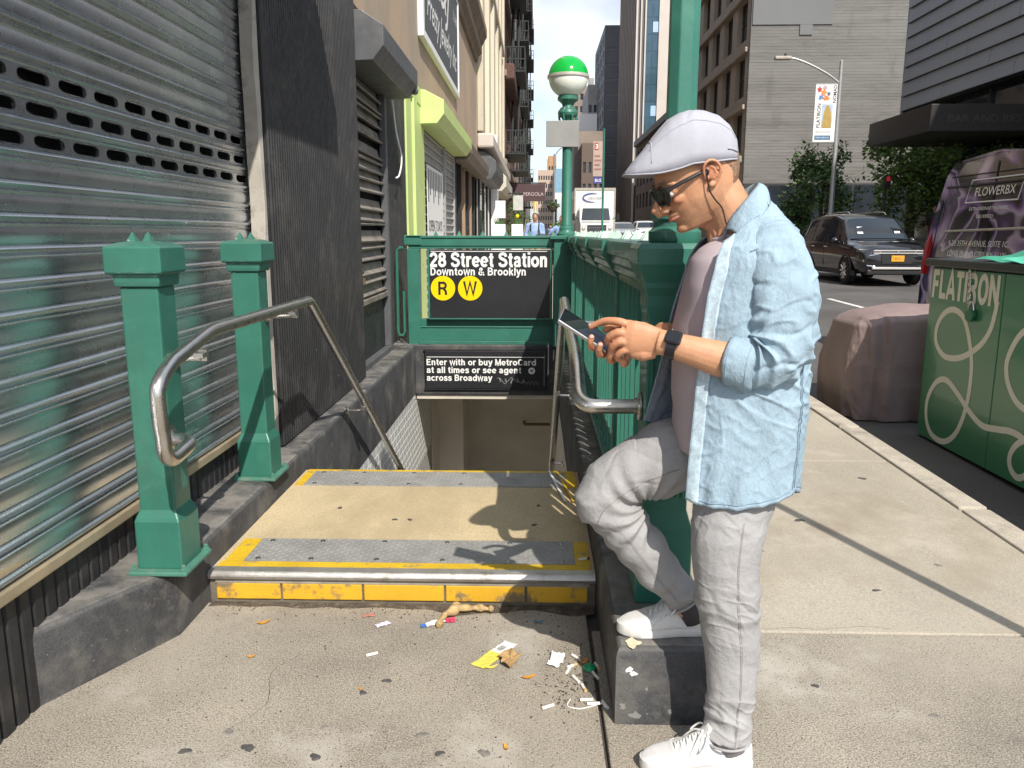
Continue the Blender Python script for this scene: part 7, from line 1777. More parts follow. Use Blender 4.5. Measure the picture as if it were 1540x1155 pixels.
# ---------------------------------------------------------------- open denim shirt
XB = [(.70, .706), (.72, .712), (.80, .720), (.95, .726), (1.13, .722), (1.27, .713), (1.37, .694), (1.43, .672), (1.47, .640), (1.50, .608), (1.53, .58)]
XP = [(.69, .384), (.72, .386), (.843, .390), (.989, .399), (1.131, .406), (1.27, .420), (1.36, .440), (1.41, .462), (1.45, .478), (1.53, .50)]
XFL = [(.86, .312), (.894, .316), (1.03, .350), (1.2, .382), (1.36, .425), (1.42, .462), (1.53, .50)]
HW = [(.70, .205), (1.0, .200), (1.25, .202), (1.34, .198), (1.39, .182), (1.42, .158), (1.45, .125), (1.475, .098), (1.50, .080), (1.53, .072)]
def shirt_ctrl(z):
    xb, xp, xf, hw = lerp_table(XB, z), lerp_table(XP, z), lerp_table(XFL, max(.86, z)), lerp_table(HW, z)
    g = min(1, max(0, (z - 1.33) / .15)); xm = (xp + xb) / 2
    return [(xp, OY - hw * .80, z), (xp + .075 * (1 - .6 * g), OY - hw * 1.0, z), (xm + .02, OY - hw * 1.06, z), (xb - .055 * (1 - .4 * g), OY - hw * .86, z), (xb, OY, z), (xb - .055 * (1 - .4 * g), OY + hw * .86, z), (xm, OY + hw * 1.05, z), (max(xf + .07, xp + .04) * (1 - g) + (xp + .03) * g, OY + hw * .95, z), (xf, OY + hw * .62, z)]
def hem(s):
    t = [(0, .752), (.06, .740), (.17, .738), (.30, .758), (.36, .782), (.40, .768), (.46, .735), (.5, .722), (.55, .715), (.68, .765), (.8, .78), (.9, .86), (1, .888)]
    return lerp_table(t, s)
def topz(s):
    t = [(0, 1.400), (.12, 1.445), (.25, 1.485), (.4, 1.515), (.5, 1.522), (.62, 1.515), (.78, 1.485), (.9, 1.445), (1, 1.400)]
    return lerp_table(t, s)
def ridged(v): return 1 - abs(v) * 2.6
def crease(v, w=.08): return math.exp(-(v / w) ** 2)
def fold(p, s, z):
    q = Vector(p)
    n1 = noise.noise(Vector((q.x * 7 + 3, q.y * 6, q.z * 2.6 + q.x * 2)))
    a = .0050 * n1 - .0042 * crease(n1 - .05, .09)
    n2 = noise.noise(Vector((q.x * 13 + q.z * 10, q.y * 9, q.z * 9 - q.x * 7)))
    a += .0040 * crease(n2, .07) * (.4 + .6 * abs(n1) * 2) - .0012
    n3 = noise.noise(Vector((q.x * 26 - q.z * 12, q.y * 18, q.z * 20)))
    a += .0016 * crease(n3, .10)
    w = math.exp(-((z - 1.04) / .10) ** 2) * (1 if .15 < s < .45 else .4)        # drag creases level with the elbow
    n4 = noise.noise(Vector((q.x * 6, q.y * 6, q.z * 24 + q.x * 12)))
    a += w * .0065 * crease(n4, .12)
    a += .004 * math.sin(78 * s + 3 * n1) * max(0, (.95 - z) / .25)
    return a
NS, NZ = 260, 190
SP = {}
def shirt_surface(out=0.0, s0=0.0, s1=1.0, ns=NS, nz=NZ, t0=0.0, t1=1.0):
    rows = []
    for k in range(nz + 1):
        row = []
        for i in range(ns + 1):
            s = s0 + (s1 - s0) * i / ns; t = t0 + (t1 - t0) * k / nz; z = hem(s) + (topz(s) - hem(s)) * t
            m = s * 8; j = min(int(m), 7); u = m - j; P_ = shirt_ctrl(z)
            p1, p2 = Vector(P_[j]), Vector(P_[j + 1]); p0 = Vector(P_[j - 1]) if j else p1 * 2 - p2; p3 = Vector(P_[j + 2]) if j + 2 < 9 else p2 * 2 - p1
            p = .5 * ((2 * p1) + (p2 - p0) * u + (2 * p0 - 5 * p1 + 4 * p2 - p3) * u * u + (3 * p1 - p0 - 3 * p2 + p3) * u ** 3)
            tg = (.5 * ((p2 - p0) + 2 * (2 * p0 - 5 * p1 + 4 * p2 - p3) * u + 3 * (3 * p1 - p0 - 3 * p2 + p3) * u * u)); nrm = Vector((-tg.y, tg.x, 0))
            if nrm.length > 1e-6: nrm.normalize()
            nrm = -nrm if nrm.dot(Vector((p.x - .56, p.y - OY, 0))) < 0 else nrm
            e = min(1, min(s, 1 - s) * 12 + .35)
            row.append(p + nrm * (max(-.006, fold(p, s, z) * e) + out))
        rows.append(row)
    return rows
rows = shirt_surface()
b = MB(); b.grid(rows)
shirt = b.build('denim_shirt', [m_denim, m_denimin], man, smooth=True)
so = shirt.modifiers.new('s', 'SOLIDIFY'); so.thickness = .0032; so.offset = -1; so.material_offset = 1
def stitch(pts, name, m, parent, r=.0011):
    b = MB(); b.tube(pts, r, 5); return b.build(name, m, parent, smooth=True)
nrmY = Vector((0, -.0012, 0))
def strip(s0, s1, name, m=None, out=.0022, t0=0, t1=1, ns=6, nz=70):
    b = MB(); b.grid(shirt_surface(out, s0, s1, ns, nz, t0, t1)); o = b.build(name, m or m_denim, shirt, smooth=True); q = o.modifiers.new('s', 'SOLIDIFY'); q.thickness = .002; q.offset = -1; return o
m_placket = mat('bleached placket denim', (0.46, 0.58, 0.66), rough=.85, var=.22, vs_=70, fine=.15, fs=500, bump=.3, bs=300)
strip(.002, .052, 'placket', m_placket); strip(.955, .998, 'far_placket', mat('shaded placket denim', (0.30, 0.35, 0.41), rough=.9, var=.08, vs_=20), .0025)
strip(.0, 1.0, 'hem_band', None, .0018, 0.0, .018, 150, 2)
for s in (.345,):
    for ds in (0, .008): stitch([r_[0] for r_ in shirt_surface(.0022, s + ds, s + ds + .001, 1, 110, 0.0, .60)], 'side_seam', m_seamb, shirt)
for ds in (.053, .003): stitch([r_[0] for r_ in shirt_surface(.0038, ds, ds + .001, 1, 110, 0.0, 1.0)], 'placket_seam', m_seamb, shirt, .0009)
stitch(shirt_surface(.0032, 0, 1, 150, 1, .019, .03)[0], 'hem_seam', m_seamb, shirt, .0009)
for k, z in enumerate((.16, .34, .52, .70, .86)):
    p = shirt_surface(.004, .976, .98, 1, 1, z, z + .01)[0][0]; b = MB(); b.ball(p, (.0055, .004, .0055), nu=12, nv=6); b.build('button', m_band, shirt, smooth=True)
# yoke seam over the near shoulder
stitch([r_[0] for r_ in [[q] for q in shirt_surface(.0025, .13, .5, 60, 1, .90, .91)[0]]], 'yoke_seam', m_seamb, shirt)
# collar: a folded leaf round the neck
b = MB(); rows = []
NCo = 60
TOPL = crom([(.474, 2.063, 1.428), (.488, 2.052, 1.462), (.520, 2.052, 1.502), (.556, 2.085, 1.538), (.568, OY, 1.548), (.556, 2.175, 1.538), (.520, 2.208, 1.502), (.488, 2.208, 1.462), (.474, 2.197, 1.428)], NCo)
OUTL = crom([(.502, 1.992, 1.402), (.535, 2.004, 1.432), (.566, 2.022, 1.462), (.588, 2.066, 1.492), (.600, OY, 1.502), (.588, 2.194, 1.492), (.566, 2.238, 1.462), (.530, 2.256, 1.430), (.470, 2.262, 1.396)], NCo)
INL = crom([(.468, 2.075, 1.392), (.486, 2.068, 1.430), (.515, 2.066, 1.462), (.548, 2.092, 1.494), (.560, OY, 1.502), (.548, 2.168, 1.494), (.515, 2.194, 1.462), (.486, 2.192, 1.430), (.468, 2.185, 1.392)], NCo)
for f in range(13):
    if f <= 4: rows.append([a.lerp(c_, f / 4) + Vector((.004, 0, 0)) * math.sin(PI * f / 4) for a, c_ in zip(INL, TOPL)])
    else:
        g = (f - 4) / 8; rows.append([a.lerp(c_, g) + ((c_ - Vector((.52, OY, c_.z))).normalized() * .006 + Vector((0, 0, .010))) * math.sin(PI * g) + Vector((0, 0, .004 * math.sin(i * .5) * g * (1 - g))) for i, (a, c_) in enumerate(zip(TOPL, OUTL))])
b.grid(rows); col = b.build('collar', m_denim, shirt, smooth=True); so = col.modifiers.new('s', 'SOLIDIFY'); so.thickness = .003
stitch([a.lerp(c_, .9) + Vector((0, -.002 if i < 30 else .002, .0045)) for i, (a, c_) in enumerate(zip(TOPL, OUTL))], 'collar_seam', m_seamb, col, .001)
b = MB(); b.ball(OUTL[0].lerp(TOPL[0], .12) + Vector((-.001, -.004, .003)), (.004, .003, .004), nu=10, nv=6); b.build('button', m_band, col, smooth=True)
# sleeves
def sleeve(path, rad, sgn, flat):
    n = 190; P_ = crom(path, n); b = MB(); rows = []; m = len(rad) - 1
    prev = None
    for i, p in enumerate(P_):
        t = (P_[min(i + 1, n - 1)] - P_[max(i - 1, 0)]).normalized(); u = i / (n - 1); j = min(int(u * m), m - 1); r = rad[j] + (rad[j + 1] - rad[j]) * (u * m - j)
        a = Vector((0, -sgn, 0)); a = (a - t * a.dot(t)).normalized(); c_ = t.cross(a); row = []
        for k in range(110):
            q = 2 * PI * k / 110; dv = a * math.cos(q) * flat + c_ * math.sin(q); pp = p + dv * r
            nn = noise.noise(Vector((pp.x * 6, pp.y * 6, pp.z * 6)) + Vector((sgn * 5, 0, 0)))
            fe = math.exp(-((u - .72) / .17) ** 2); inner = .5 + .5 * math.sin(q - .6)
            d = (.0125 * fe * (.55 + .45 * inner) + .0030) * (2 * (.5 + .5 * math.sin(62 * u + 3.6 * math.sin(q + .8) + 6.5 * nn)) ** 2.0 - .7) * (.6 + .4 * math.sin(9 * u + 3 * q))
            m1 = noise.noise(Vector((pp.x * 8 + 7, pp.y * 7, pp.z * 11 - pp.x * 5))); m2 = noise.noise(Vector((pp.x * 15 - pp.z * 11, pp.y * 12, pp.z * 16)))
            d += (.0045 * m1 - .006 * crease(m1, .10) + .005 * crease(m2, .09)) * min(1, u * 4)
            row.append(pp + dv * d)
        rows.append(row)
    b.grid(rows, closed=True); return b, rows, P_
SLP = [(.565, 2.035, 1.415), (.578, 1.990, 1.385), (.590, 1.952, 1.325), (.597, 1.930, 1.245), (.590, 1.920, 1.17), (.570, 1.920, 1.128), (.532, 1.926, 1.112), (.495, 1.932, 1.114)]
b, srows, sP = sleeve(SLP, [.064, .071, .076, .079, .078, .073, .067, .061], 1, .78)
sl_o = b.build('sleeve', m_denim, shirt, smooth=True); so = sl_o.modifiers.new('s', 'SOLIDIFY'); so.thickness = .0032; so.offset = -1
def cuff(c0, c1, r0, r1, par, flat=.84, sgn=1):
    c0, c1 = Vector(c0), Vector(c1); t = (c1 - c0).normalized(); a = Vector((0, -sgn, 0)); a = (a - t * a.dot(t)).normalized(); c_ = t.cross(a); b = MB(); rows = []
    prof = [(0.0, r0 - .014), (-.02, r0 - .004), (.0, r0 + .004), (.25, r0 + .0085), (.6, r1 + .008), (.9, r1 + .006), (1.02, r1 + .001), (1.0, r1 - .006), (.9, r1 - .009), (.4, r1 - .006)]
    for f, r in prof:
        row = []
        for k in range(72):
            q = 2 * PI * k / 72; d = .0045 * noise.noise(Vector((3 * math.cos(q) + 4, 3 * math.sin(q), f * 2))) + .0022 * math.sin(5 * q + 9 * f); dv = a * math.cos(q) * flat + c_ * math.sin(q)
            row.append(c0.lerp(c1, f) + dv * (r + d) + t * .008 * math.sin(q * 2 + 1.5))
        rows.append(row)
    b.grid(rows, closed=True); o = b.build('rolled_cuff', m_denim, par, smooth=True)
    stitch([Vector(p) for p in rows[5]] + [Vector(rows[5][0])], 'cuff_seam', m_seamb, o, .001); stitch([Vector(p) for p in rows[3]] + [Vector(rows[3][0])], 'cuff_seam', m_seamb, o, .0009)
    return o, rows
cf, cr_ = cuff((.528, 1.930, 1.108), (.458, 1.936, 1.119), .064, .056, sl_o)
b = MB(); b.ball(Vector(cr_[4][50]) + Vector((0, -.002, -.001)), (.006, .004, .006), nu=12, nv=6); b.build('button', m_band, cf, smooth=True)
stitch([Vector(p) * 1.0 for p in srows[14]] + [Vector(srows[14][0])], 'armhole_seam', m_seamb, sl_o, .0014)
SLR = [(.585, 2.22, 1.415), (.605, 2.28, 1.385), (.618, 2.325, 1.32), (.618, 2.35, 1.24), (.600, 2.358, 1.16), (.572, 2.35, 1.12), (.52, 2.325, 1.118), (.48, 2.305, 1.122)]
b, rr_, _ = sleeve(SLR, [.070, .080, .084, .084, .08, .074, .066, .06], -1, .80)
sr_o = b.build('sleeve', m_denim, shirt, smooth=True); so = sr_o.modifiers.new('s', 'SOLIDIFY'); so.thickness = .0032; so.offset = -1
cuff((.51, 2.32, 1.119), (.445, 2.285, 1.126), .062, .054, sr_o, .84, -1)
# ---------------------------------------------------------------- jeans
b = MB()
b.tube([(.565, OY - .01, .74), (.57, OY - .005, .82), (.565, OY, .90), (.56, OY, .96), (.56, OY, .99)], [.112, .132, .134, .130, .125], 24, flat=(1.0, 1.12))
b.tube([(.575, 2.055, .86), (.545, 2.035, .78), (.514, 2.006, .70), (.500, 1.986, .63), (.503, 1.98, .565), (.512, 1.98, .47), (.526, 1.978, .36), (.533, 1.973, .26), (.530, 1.968, .165), (.524, 1.962, .105), (.521, 1.960, .078)],
       [.104, .102, .100, .092, .087, .083, .076, .067, .0605, .0605, .064], 28, flat=(1, .86))
b.tube([(.575, 2.20, .84), (.50, 2.20, .826), (.42, 2.20, .806), (.34, 2.198, .779), (.265, 2.195, .744), (.212, 2.193, .712), (.185, 2.193, .672), (.20, 2.195, .625)], [.122, .122, .112, .099, .088, .080, .075, .070], 28)
b.tube([(.205, 2.195, .70), (.225, 2.195, .64), (.275, 2.198, .568), (.330, 2.202, .495), (.385, 2.207, .425), (.432, 2.212, .378), (.449, 2.214, .357)], [.076, .078, .074, .067, .060, .056, .058], 28)
me = voxel(b.mesh('jeans', m_jean), 'jeans', m_jean, .0055, 7)
bmj = bmesh.new(); bmj.from_mesh(me); bmesh.ops.subdivide_edges(bmj, edges=bmj.edges[:], cuts=1, use_grid_fill=True); bmj.normal_update()
for v in bmj.verts:
    p = v.co; d = 0
    near = p.y < 2.09
    if near and p.z < .74:       # standing leg
        wk = .8 * math.exp(-((p.z - .46) / .085) ** 2) + 1.1 * math.exp(-((p.z - .14) / .075) ** 2) + .4 * math.exp(-((p.z - .68) / .06) ** 2) + .06
        ph = p.z * 58 + 34 * (p.x - .5) * (1 if p.z > .35 else -1) + 4.5 * noise.noise(p * 7)
        back = .45 + .55 * max(0, min(1, (p.x - .44) / .12))
        d = wk * back * (.0034 * max(0, math.sin(ph)) ** 1.4 * max(0, .35 + 1.6 * noise.noise(Vector((p.x * 8 + 2, p.y * 8, p.z * 7)))) - .001) + .006 * wk * ridged(noise.noise(Vector((p.x * 9 + 9 * p.z, p.y * 9, p.z * 17))))
        jn = noise.noise(Vector((p.x * 10 + p.z * 5, p.y * 9, p.z * 8))); d += .003 * jn - .0022 * crease(jn, .10) * (.3 + wk); jm = noise.noise(Vector((p.x * 14, p.y * 12, p.z * 26 + p.x * 10))); d += .0030 * crease(jm, .12) * wk
    else:
        c_ = Vector((.33, p.y, .655)); rv = p - c_; dist = rv.length; ang = math.atan2(rv.z, -rv.x)
        wk = math.exp(-((dist - .10) / .10) ** 2)
        d = wk * .0055 * math.sin(13 * ang + 4 * noise.noise(p * 8)) * (.4 + .6 * math.exp(-(dist / .13) ** 2))
        sh_ = (p.x - .2) * .6 - (p.z - .68) * .8
        if p.z < .60: d += (.35 + 1.1 * math.exp(-((p.z - .39) / .05) ** 2)) * .0050 * math.sin(sh_ * 70 + 4 * noise.noise(p * 9))
        tl_ = (p.x - .2) * .93 + (p.z - .7) * .3
        if p.z > .66 and p.x > .28: d += .0045 * math.sin(tl_ * 46 + 12 * (p.z - .8) + 5 * noise.noise(p * 5))
        jn = noise.noise(Vector((p.x * 9 + p.z * 6, p.y * 7, p.z * 11 - p.x * 5))); d += .0045 * jn - .0018 * crease(jn, .12)
    v.co = p + v.normal * d
bmj.to_mesh(me); bmj.free(); me.polygons.foreach_set('use_smooth', [True] * len(me.polygons)); me.update()
jeans = link('jeans', me, man)
bvh = BVHTree.FromPolygons([v.co.copy() for v in me.vertices], [tuple(p.vertices) for p in me.polygons])
def proj(pts, lift=.0012, y0=1.6):
    out = []
    for x, z in crom([(x, 0, z) for x, z in pts], 60) and [(q.x, q.z) for q in crom([(x, 0, z) for x, z in pts], 60)]:
        h = bvh.ray_cast(Vector((x, y0, z)), Vector((0, 1, 0)))
        if h[0] is not None: out.append(h[0] + h[1] * lift)
    return out
def seam2(pts, y0=1.6, par=None):
    for dz in (0, .005):
        q = proj([(x + dz * .7, z + dz * .7) for x, z in pts], .0003, y0)
        if len(q) > 3: stitch(q, 'leg_seam', m_seam, jeans, .0008)
seam2([(.525, .70), (.515, .6), (.52, .48), (.535, .36), (.54, .24), (.535, .13), (.53, .085)])
seam2([(.39, .79), (.33, .765), (.25, .715), (.195, .665), (.175, .62)], 2.03)
seam2([(.20, .625), (.25, .585), (.30, .52), (.36, .44), (.415, .375)], 2.03)
q = proj([(.60, .80), (.62, .765), (.615, .735)], .001); 
if len(q) > 3: stitch(q, 'pocket_seam', m_seam, jeans, .0012)
for (c_, r, nrm) in (((.521, 1.960, .083), .064, (0, 0, 1)), ((.446, 2.2135, .361), .0585, (.6, .03, -.8))):
    n_ = Vector(nrm).normalized(); a = n_.orthogonal().normalized(); e = n_.cross(a); b = MB(); b.tube([Vector(c_) + (a * math.cos(t) + e * math.sin(t)) * r * 1.0 for t in [2 * PI * k / 40 for k in range(40)]], .0038, 6, True); b.build('leg_hem', m_jean, jeans, smooth=True)

# ---------------------------------------------------------------- shoes and socks
def shoe(origin, yaw, name='sneaker'):
    Mx = Matrix.Translation(Vector(origin)) @ Matrix.Rotation(yaw, 4, 'Z')
    L_ = .300
    W = [(0, .020), (.012, .031), (.04, .0375), (.08, .0385), (.12, .0375), (.16, .042), (.20, .0475), (.235, .0465), (.265, .038), (.285, .026), (.297, .012), (.300, .003)]
    TOP = [(0, .072), (.012, .080), (.03, .082), (.06, .070), (.09, .066), (.105, .076), (.12, .096), (.135, .100), (.155, .091), (.18, .076), (.205, .064), (.235, .056), (.262, .049), (.282, .040), (.297, .030), (.300, .026)]
    def tr(b): b.v = [tuple(Mx @ Vector(p)) for p in b.v]; return b
    b = MB(); rows = []
    for k in range(61):
        x = L_ * k / 60; w = lerp_table(W, x) + .0035; lift = .006 * max(0, (x - .22) / .08) ** 2 + .002 * max(0, (.03 - x) / .03)
        h = .029 - .003 * math.sin(PI * x / L_); rows.append([(x, y, z + lift) for y, z in ((-w * .94, 0), (-w, .004), (-w * 1.0, h - .004), (-w * .95, h), (w * .95, h), (w, h - .004), (w, .004), (w * .94, 0))])
    o = len(b.v); b.grid(rows, closed=True); b.cap(0, 8, True); b.cap(len(b.v) - 8, 8)
    so_ = tr(b).build('sole', m_solew, None, smooth=35)
    b = MB(); rows = []
    for k in range(71):
        x = L_ * k / 70; w = lerp_table(W, x); t = lerp_table(TOP, x); row = []; lift = .006 * max(0, (x - .22) / .08) ** 2
        for i in range(33):
            a = PI * i / 32; c_, s_ = math.cos(a), math.sin(a)
            nar = 1 - (.30 * s_ if x < .12 else .22 * s_ * max(0, (.20 - x) / .08) if x < .2 else 0)
            z = .022 + (t - .022) * s_ ** (.55 if x > .2 else .62); y = w * math.copysign(abs(c_) ** .55, c_) * nar
            cr2 = .0012 * math.sin(x * 300) * math.exp(-((x - .205) / .018) ** 2) * s_
            row.append((x, y, z + lift + cr2))
        rows.append(row)
    b.grid(rows); up = tr(b).build('upper', m_shoe, None, smooth=True); m_ = up.modifiers.new('s', 'SOLIDIFY'); m_.thickness = .003; m_.offset = -1
    # laces, eyelets, seams, collar lip
    ls_ = MB()
    for k in range(6):
        x = .128 + .0155 * k; t = lerp_table(TOP, x); w = .020 + .001 * k
        ls_.tube([(x + .004, -w - .004, t - .012), (x, -w * .6, t + .001), (x - .001, 0, t + .0045), (x, w * .6, t + .001), (x + .004, w + .004, t - .012)], .0036, 6, flat=(.5, 1))
        if k < 5: ls_.tube([(x, -w * .9, t - .004), (x + .008, 0, t + .001), (x + .0155, w, t - .014)], .003, 6, flat=(.5, 1))
    for s_ in (-1, 1):
        ls_.tube(crom([(.132, 0, .106), (.125, s_ * .02, .112), (.132, s_ * .045, .100), (.150, s_ * .052, .080), (.150, s_ * .040, .076), (.138, s_ * .018, .100), (.133, 0, .105)], 24), .0028, 6); ls_.tube(crom([(.133, 0, .105), (.150, s_ * .022, .098), (.172, s_ * .040, .066), (.178, s_ * .043, .055)], 14), .0026, 6)
    ls_.ball((.132, 0, .106), (.007, .007, .005), nu=10, nv=6)
    lc = tr(ls_).build('laces', m_lace, None, smooth=50)
    sm_ = MB()
    for s_ in (-1, 1):
        def sp(x, f): w = lerp_table(W, x); t = lerp_table(TOP, x); a = f * PI / 2; return (x, s_ * (w * abs(math.cos(a)) ** .55 * (1 - (.22 * math.sin(a) * max(0, (.20 - x) / .08) if x < .2 else 0)) + .0006), .022 + (t - .022) * math.sin(a) ** .6 + .0004)
        sm_.tube([sp(x, f) for x, f in ((.215, .66), (.20, .52), (.175, .42), (.15, .40), (.125, .42))], .0011, 5); sm_.tube([sp(x, f) for x, f in ((.205, .12), (.19, .3), (.16, .34), (.13, .30), (.09, .22), (.05, .2))], .0009, 5)
        sm_.tube([sp(x, f) for x, f in ((.055, .06), (.05, .4), (.035, .75))], .0011, 5)
        for k in range(6):
            x = .132 + .0155 * k; t = lerp_table(TOP, x); q = MB()
    sem = tr(sm_).build('seam', m_solew, None, smooth=True)
    ton = MB(); ton.tube([(.150, 0, .088), (.132, 0, .103), (.120, 0, .116), (.114, 0, .124)], [.020, .022, .023, .020], 12, flat=(.22, 1)); tn = tr(ton).build('tongue', m_shoe, None, smooth=True)
    for o in (so_, up, lc, tn): o.parent = man
    sem.parent = up
    up.name = 'shoe_upper'
    return up
shoe((.588, 1.952, .001), R(180 + 3))
shoe((.548, 2.232, ZK + .001), R(180 + 4))
b = MB(); b.tube([(.522, 1.962, .14), (.525, 1.960, .09), (.535, 1.955, .05)], [.043, .042, .045], 18); b.build('sock', mat('grey sock', (.25, .24, .25), rough=.95, var=.1), man, smooth=True)
b = MB(); b.tube([(.425, 2.214, .40), (.455, 2.217, .345), (.478, 2.222, .30)], [.044, .044, .047], 18); b.build('sock', m_sock, man, smooth=True)

# ---------------------------------------------------------------- watch (worn) and phone (held)
wd = Vector((-.29, .10, .12)); wx = (Vector((.305, 1.972, 1.156)) - Vector((.385, 1.95, 1.137))).normalized(); wc = Vector((.338, 1.961, 1.1495))
up_ = Vector((0, -.80, .60)); up_ = (up_ - wx * up_.dot(wx)).normalized(); sd = wx.cross(up_)
WM = Matrix((wx, sd, up_)).transposed()
b = MB(); ring = [wc + (up_ * math.cos(t) * .0295 + sd * math.sin(t) * .0345) for t in [2 * PI * i / 40 for i in range(40)]]
rows = [[p + wx * dx + (p - wc).normalized() * dr for p in ring] for dx, dr in ((-.012, .0), (-.012, .0024), (.012, .0024), (.012, .0))]; b.grid(rows + [rows[0]], closed=True)
ws = b.build('watch', m_watch, man, smooth=40)
b = MB(); b.cbox(wc + up_ * .0350, (.040, .035, .011), WM); b.build('watch_case', m_watch, ws, bevel=.005, seg=3)
b = MB(); b.cbox(wc + up_ * .0409, (.034, .029, .0012), WM); b.build('watch_face', m_screen, ws, bevel=.003)
b = MB(); b.lathe([(.0035, 0), (.0035, .003), (.002, .0035)], (0, 0, 0), 10); b.v = [tuple(wc + up_ * .036 + WM @ Vector((p[0] * 1.0 + .008, .0175 + p[2], p[1]))) for p in b.v]; b.build('watch_crown', m_steel_d, ws)
phx = (Vector((.064, 0, 1.216)) - Vector((.192, 0, 1.134))).normalized(); phy = Vector((0, -1, 0)); phz = phx.cross(phy)
if phz.z < 0: phz = -phz
phr = Matrix.Rotation(R(24), 3, phx)
if (phr @ phz).y > 0: phr = Matrix.Rotation(R(-24), 3, phx)
PM = phr @ Matrix((phx, phz.cross(phx), phz)).transposed()
pc = Vector((.128, 2.068, 1.172))
ph = empty('phone', pc, 'smartphone with a silver edge held by the man in the denim shirt', 'phone')
b = MB(); b.cbox(pc, (.150, .074, .0105), PM); b.build('case', m_phone, ph, bevel=.0035, seg=3)
b = MB(); b.cbox(pc + PM @ Vector((0, 0, .0056)), (.144, .068, .001), PM); b.build('screen', m_screen, ph)
for x in (.02, .035):
    b = MB(); b.cbox(pc + PM @ Vector((x, .0372, 0)), (.011, .001, .003), PM); b.build('side_button', m_phone, ph)
    b = MB(); b.cbox(pc + PM @ Vector((x, -.0372, 0)), (.011, .001, .003), PM); b.build('side_button', m_phone, ph)
# ================================================================ LITTER
def sheet_litter(name, outline, m, label, cat, crumple=.006, seed=1, n=9, group=None, thick=.0012, lift=.002, parent=None):
    """thin crumpled sheet over an outline of four corners (x, y)"""
    rn = random.Random(seed); P_ = [Vector((x, y, 0)) for x, y in outline]; b = MB(); rows = []
    for i in range(n):
        row = []
        for j in range(n):
            u, v = i / (n - 1), j / (n - 1); p = P_[0].lerp(P_[1], v).lerp(P_[3].lerp(P_[2], v), u)
            z = lift + crumple * (abs(noise.noise(Vector((u * 3.1 + seed * 7.3, v * 3.1, seed)))) + .35 * rn.random()); row.append((p.x, p.y, z))
        rows.append(row)
    b.grid(rows); o = b.build(name, m, parent); s = o.modifiers.new('s', 'SOLIDIFY'); s.thickness = thick; s.offset = 1
    if label: tag(o, label, cat, group)
    return o
m_wood = mat('pale broken wood', (0.44, 0.31, 0.15), rough=.8, var=.3, vs_=60, bump=.6, bs=120, col2=(.25, .15, .07), c2s=45, c2p=(.52, .68))
m_butt = mat('cigarette paper', (0.74, 0.72, 0.67), rough=.9, var=.06, vs_=60)
m_filt = mat('cigarette filter', (0.60, 0.42, 0.20), rough=.9, var=.1, vs_=90)
m_lit_w = mat('litter white', (0.72, 0.72, 0.70), rough=.8, var=.05)
m_lit_y = mat('litter yellow', (0.72, 0.60, 0.10), rough=.6, var=.06)
m_lit_b = mat('litter blue', (0.05, 0.16, 0.50), rough=.4, var=.1)
m_lit_r = mat('litter red', (0.55, 0.05, 0.12), rough=.4, var=.1)
m_leafbr = mat('dry leaf', (0.42, 0.27, 0.12), rough=.9, var=.2, vs_=60)
m_leafor = mat('orange leaf', (0.55, 0.25, 0.03), rough=.8, var=.2, vs_=90)
b = MB(); rn = random.Random(2)
pts = crom([(-.345, 2.69, .012), (-.335, 2.75, .018), (-.29, 2.80, .024), (-.22, 2.815, .022), (-.165, 2.82, .016)], 20); b.tube([q + noise.noise_vector(q * 40) * .004 for q in pts], [.010 + .003 * math.sin(i * 1.7) + .003 * math.sin(i * .9) + .007 * math.exp(-((i - 9) / 4) ** 2) for i in range(20)], 10)
b.ball((-.295, 2.825, .022), (.022, .02, .018), nu=10, nv=7); b.ball((-.162, 2.82, .017), (.012, .013, .013), nu=10, nv=7)
wdd = b.build('bone', m_wood, smooth=40); tag(wdd, 'tan chicken bone like scrap lying just below the yellow step', 'bone')
wr_ = empty('wrapper', (-.36, 2.73, 0), 'small blue white and pink wrapper under the tan bone', 'wrapper')
sheet_litter('foil', [(-.40, 2.72), (-.34, 2.765), (-.325, 2.735), (-.39, 2.695)], m_lit_w, None, None, .010, 3, parent=wr_)
sheet_litter('blue_end', [(-.418, 2.71), (-.40, 2.722), (-.388, 2.697), (-.41, 2.688)], m_lit_b, None, None, .010, 4, 5, parent=wr_)
sheet_litter('pink_end', [(-.33, 2.755), (-.295, 2.765), (-.29, 2.735), (-.325, 2.73)], m_lit_r, None, None, .010, 5, 5, parent=wr_)
for o in wr_.children: o.location = -Vector(wr_.location)
sheet_litter('paper_scrap', [(-.585, 2.70), (-.545, 2.735), (-.525, 2.715), (-.57, 2.685)], mat('lilac paper', (.55, .5, .62), rough=.8), 'small lilac paper scrap on the ground left of the bone', 'paper', .012, 6)
sheet_litter('paper_scrap', [(-.65, 2.785), (-.60, 2.80), (-.595, 2.775), (-.645, 2.765)], mat('pinkish scrap', (.45, .2, .15), rough=.8), 'flat reddish scrap close under the yellow riser', 'paper', .006, 7, 5)
pk_ = empty('packet', (-.2, 2.45, 0), 'flat yellow and white packet with a barcode beside the dry leaf', 'packet')
A_, B_, C_, D_ = Vector((-.208, 2.440)), Vector((-.100, 2.600)), Vector((-.056, 2.575)), Vector((-.158, 2.415))
def q4(t0, t1): return [tuple(A_.lerp(B_, t0)), tuple(A_.lerp(B_, t1)), tuple(D_.lerp(C_, t1)), tuple(D_.lerp(C_, t0))]
sheet_litter('yellow_half', q4(0, .56), m_lit_y, None, None, .005, 8, 7, lift=.004, parent=pk_); sheet_litter('white_half', q4(.56, 1), m_lit_w, None, None, .005, 9, 7, lift=.004, parent=pk_)
bc = MB()
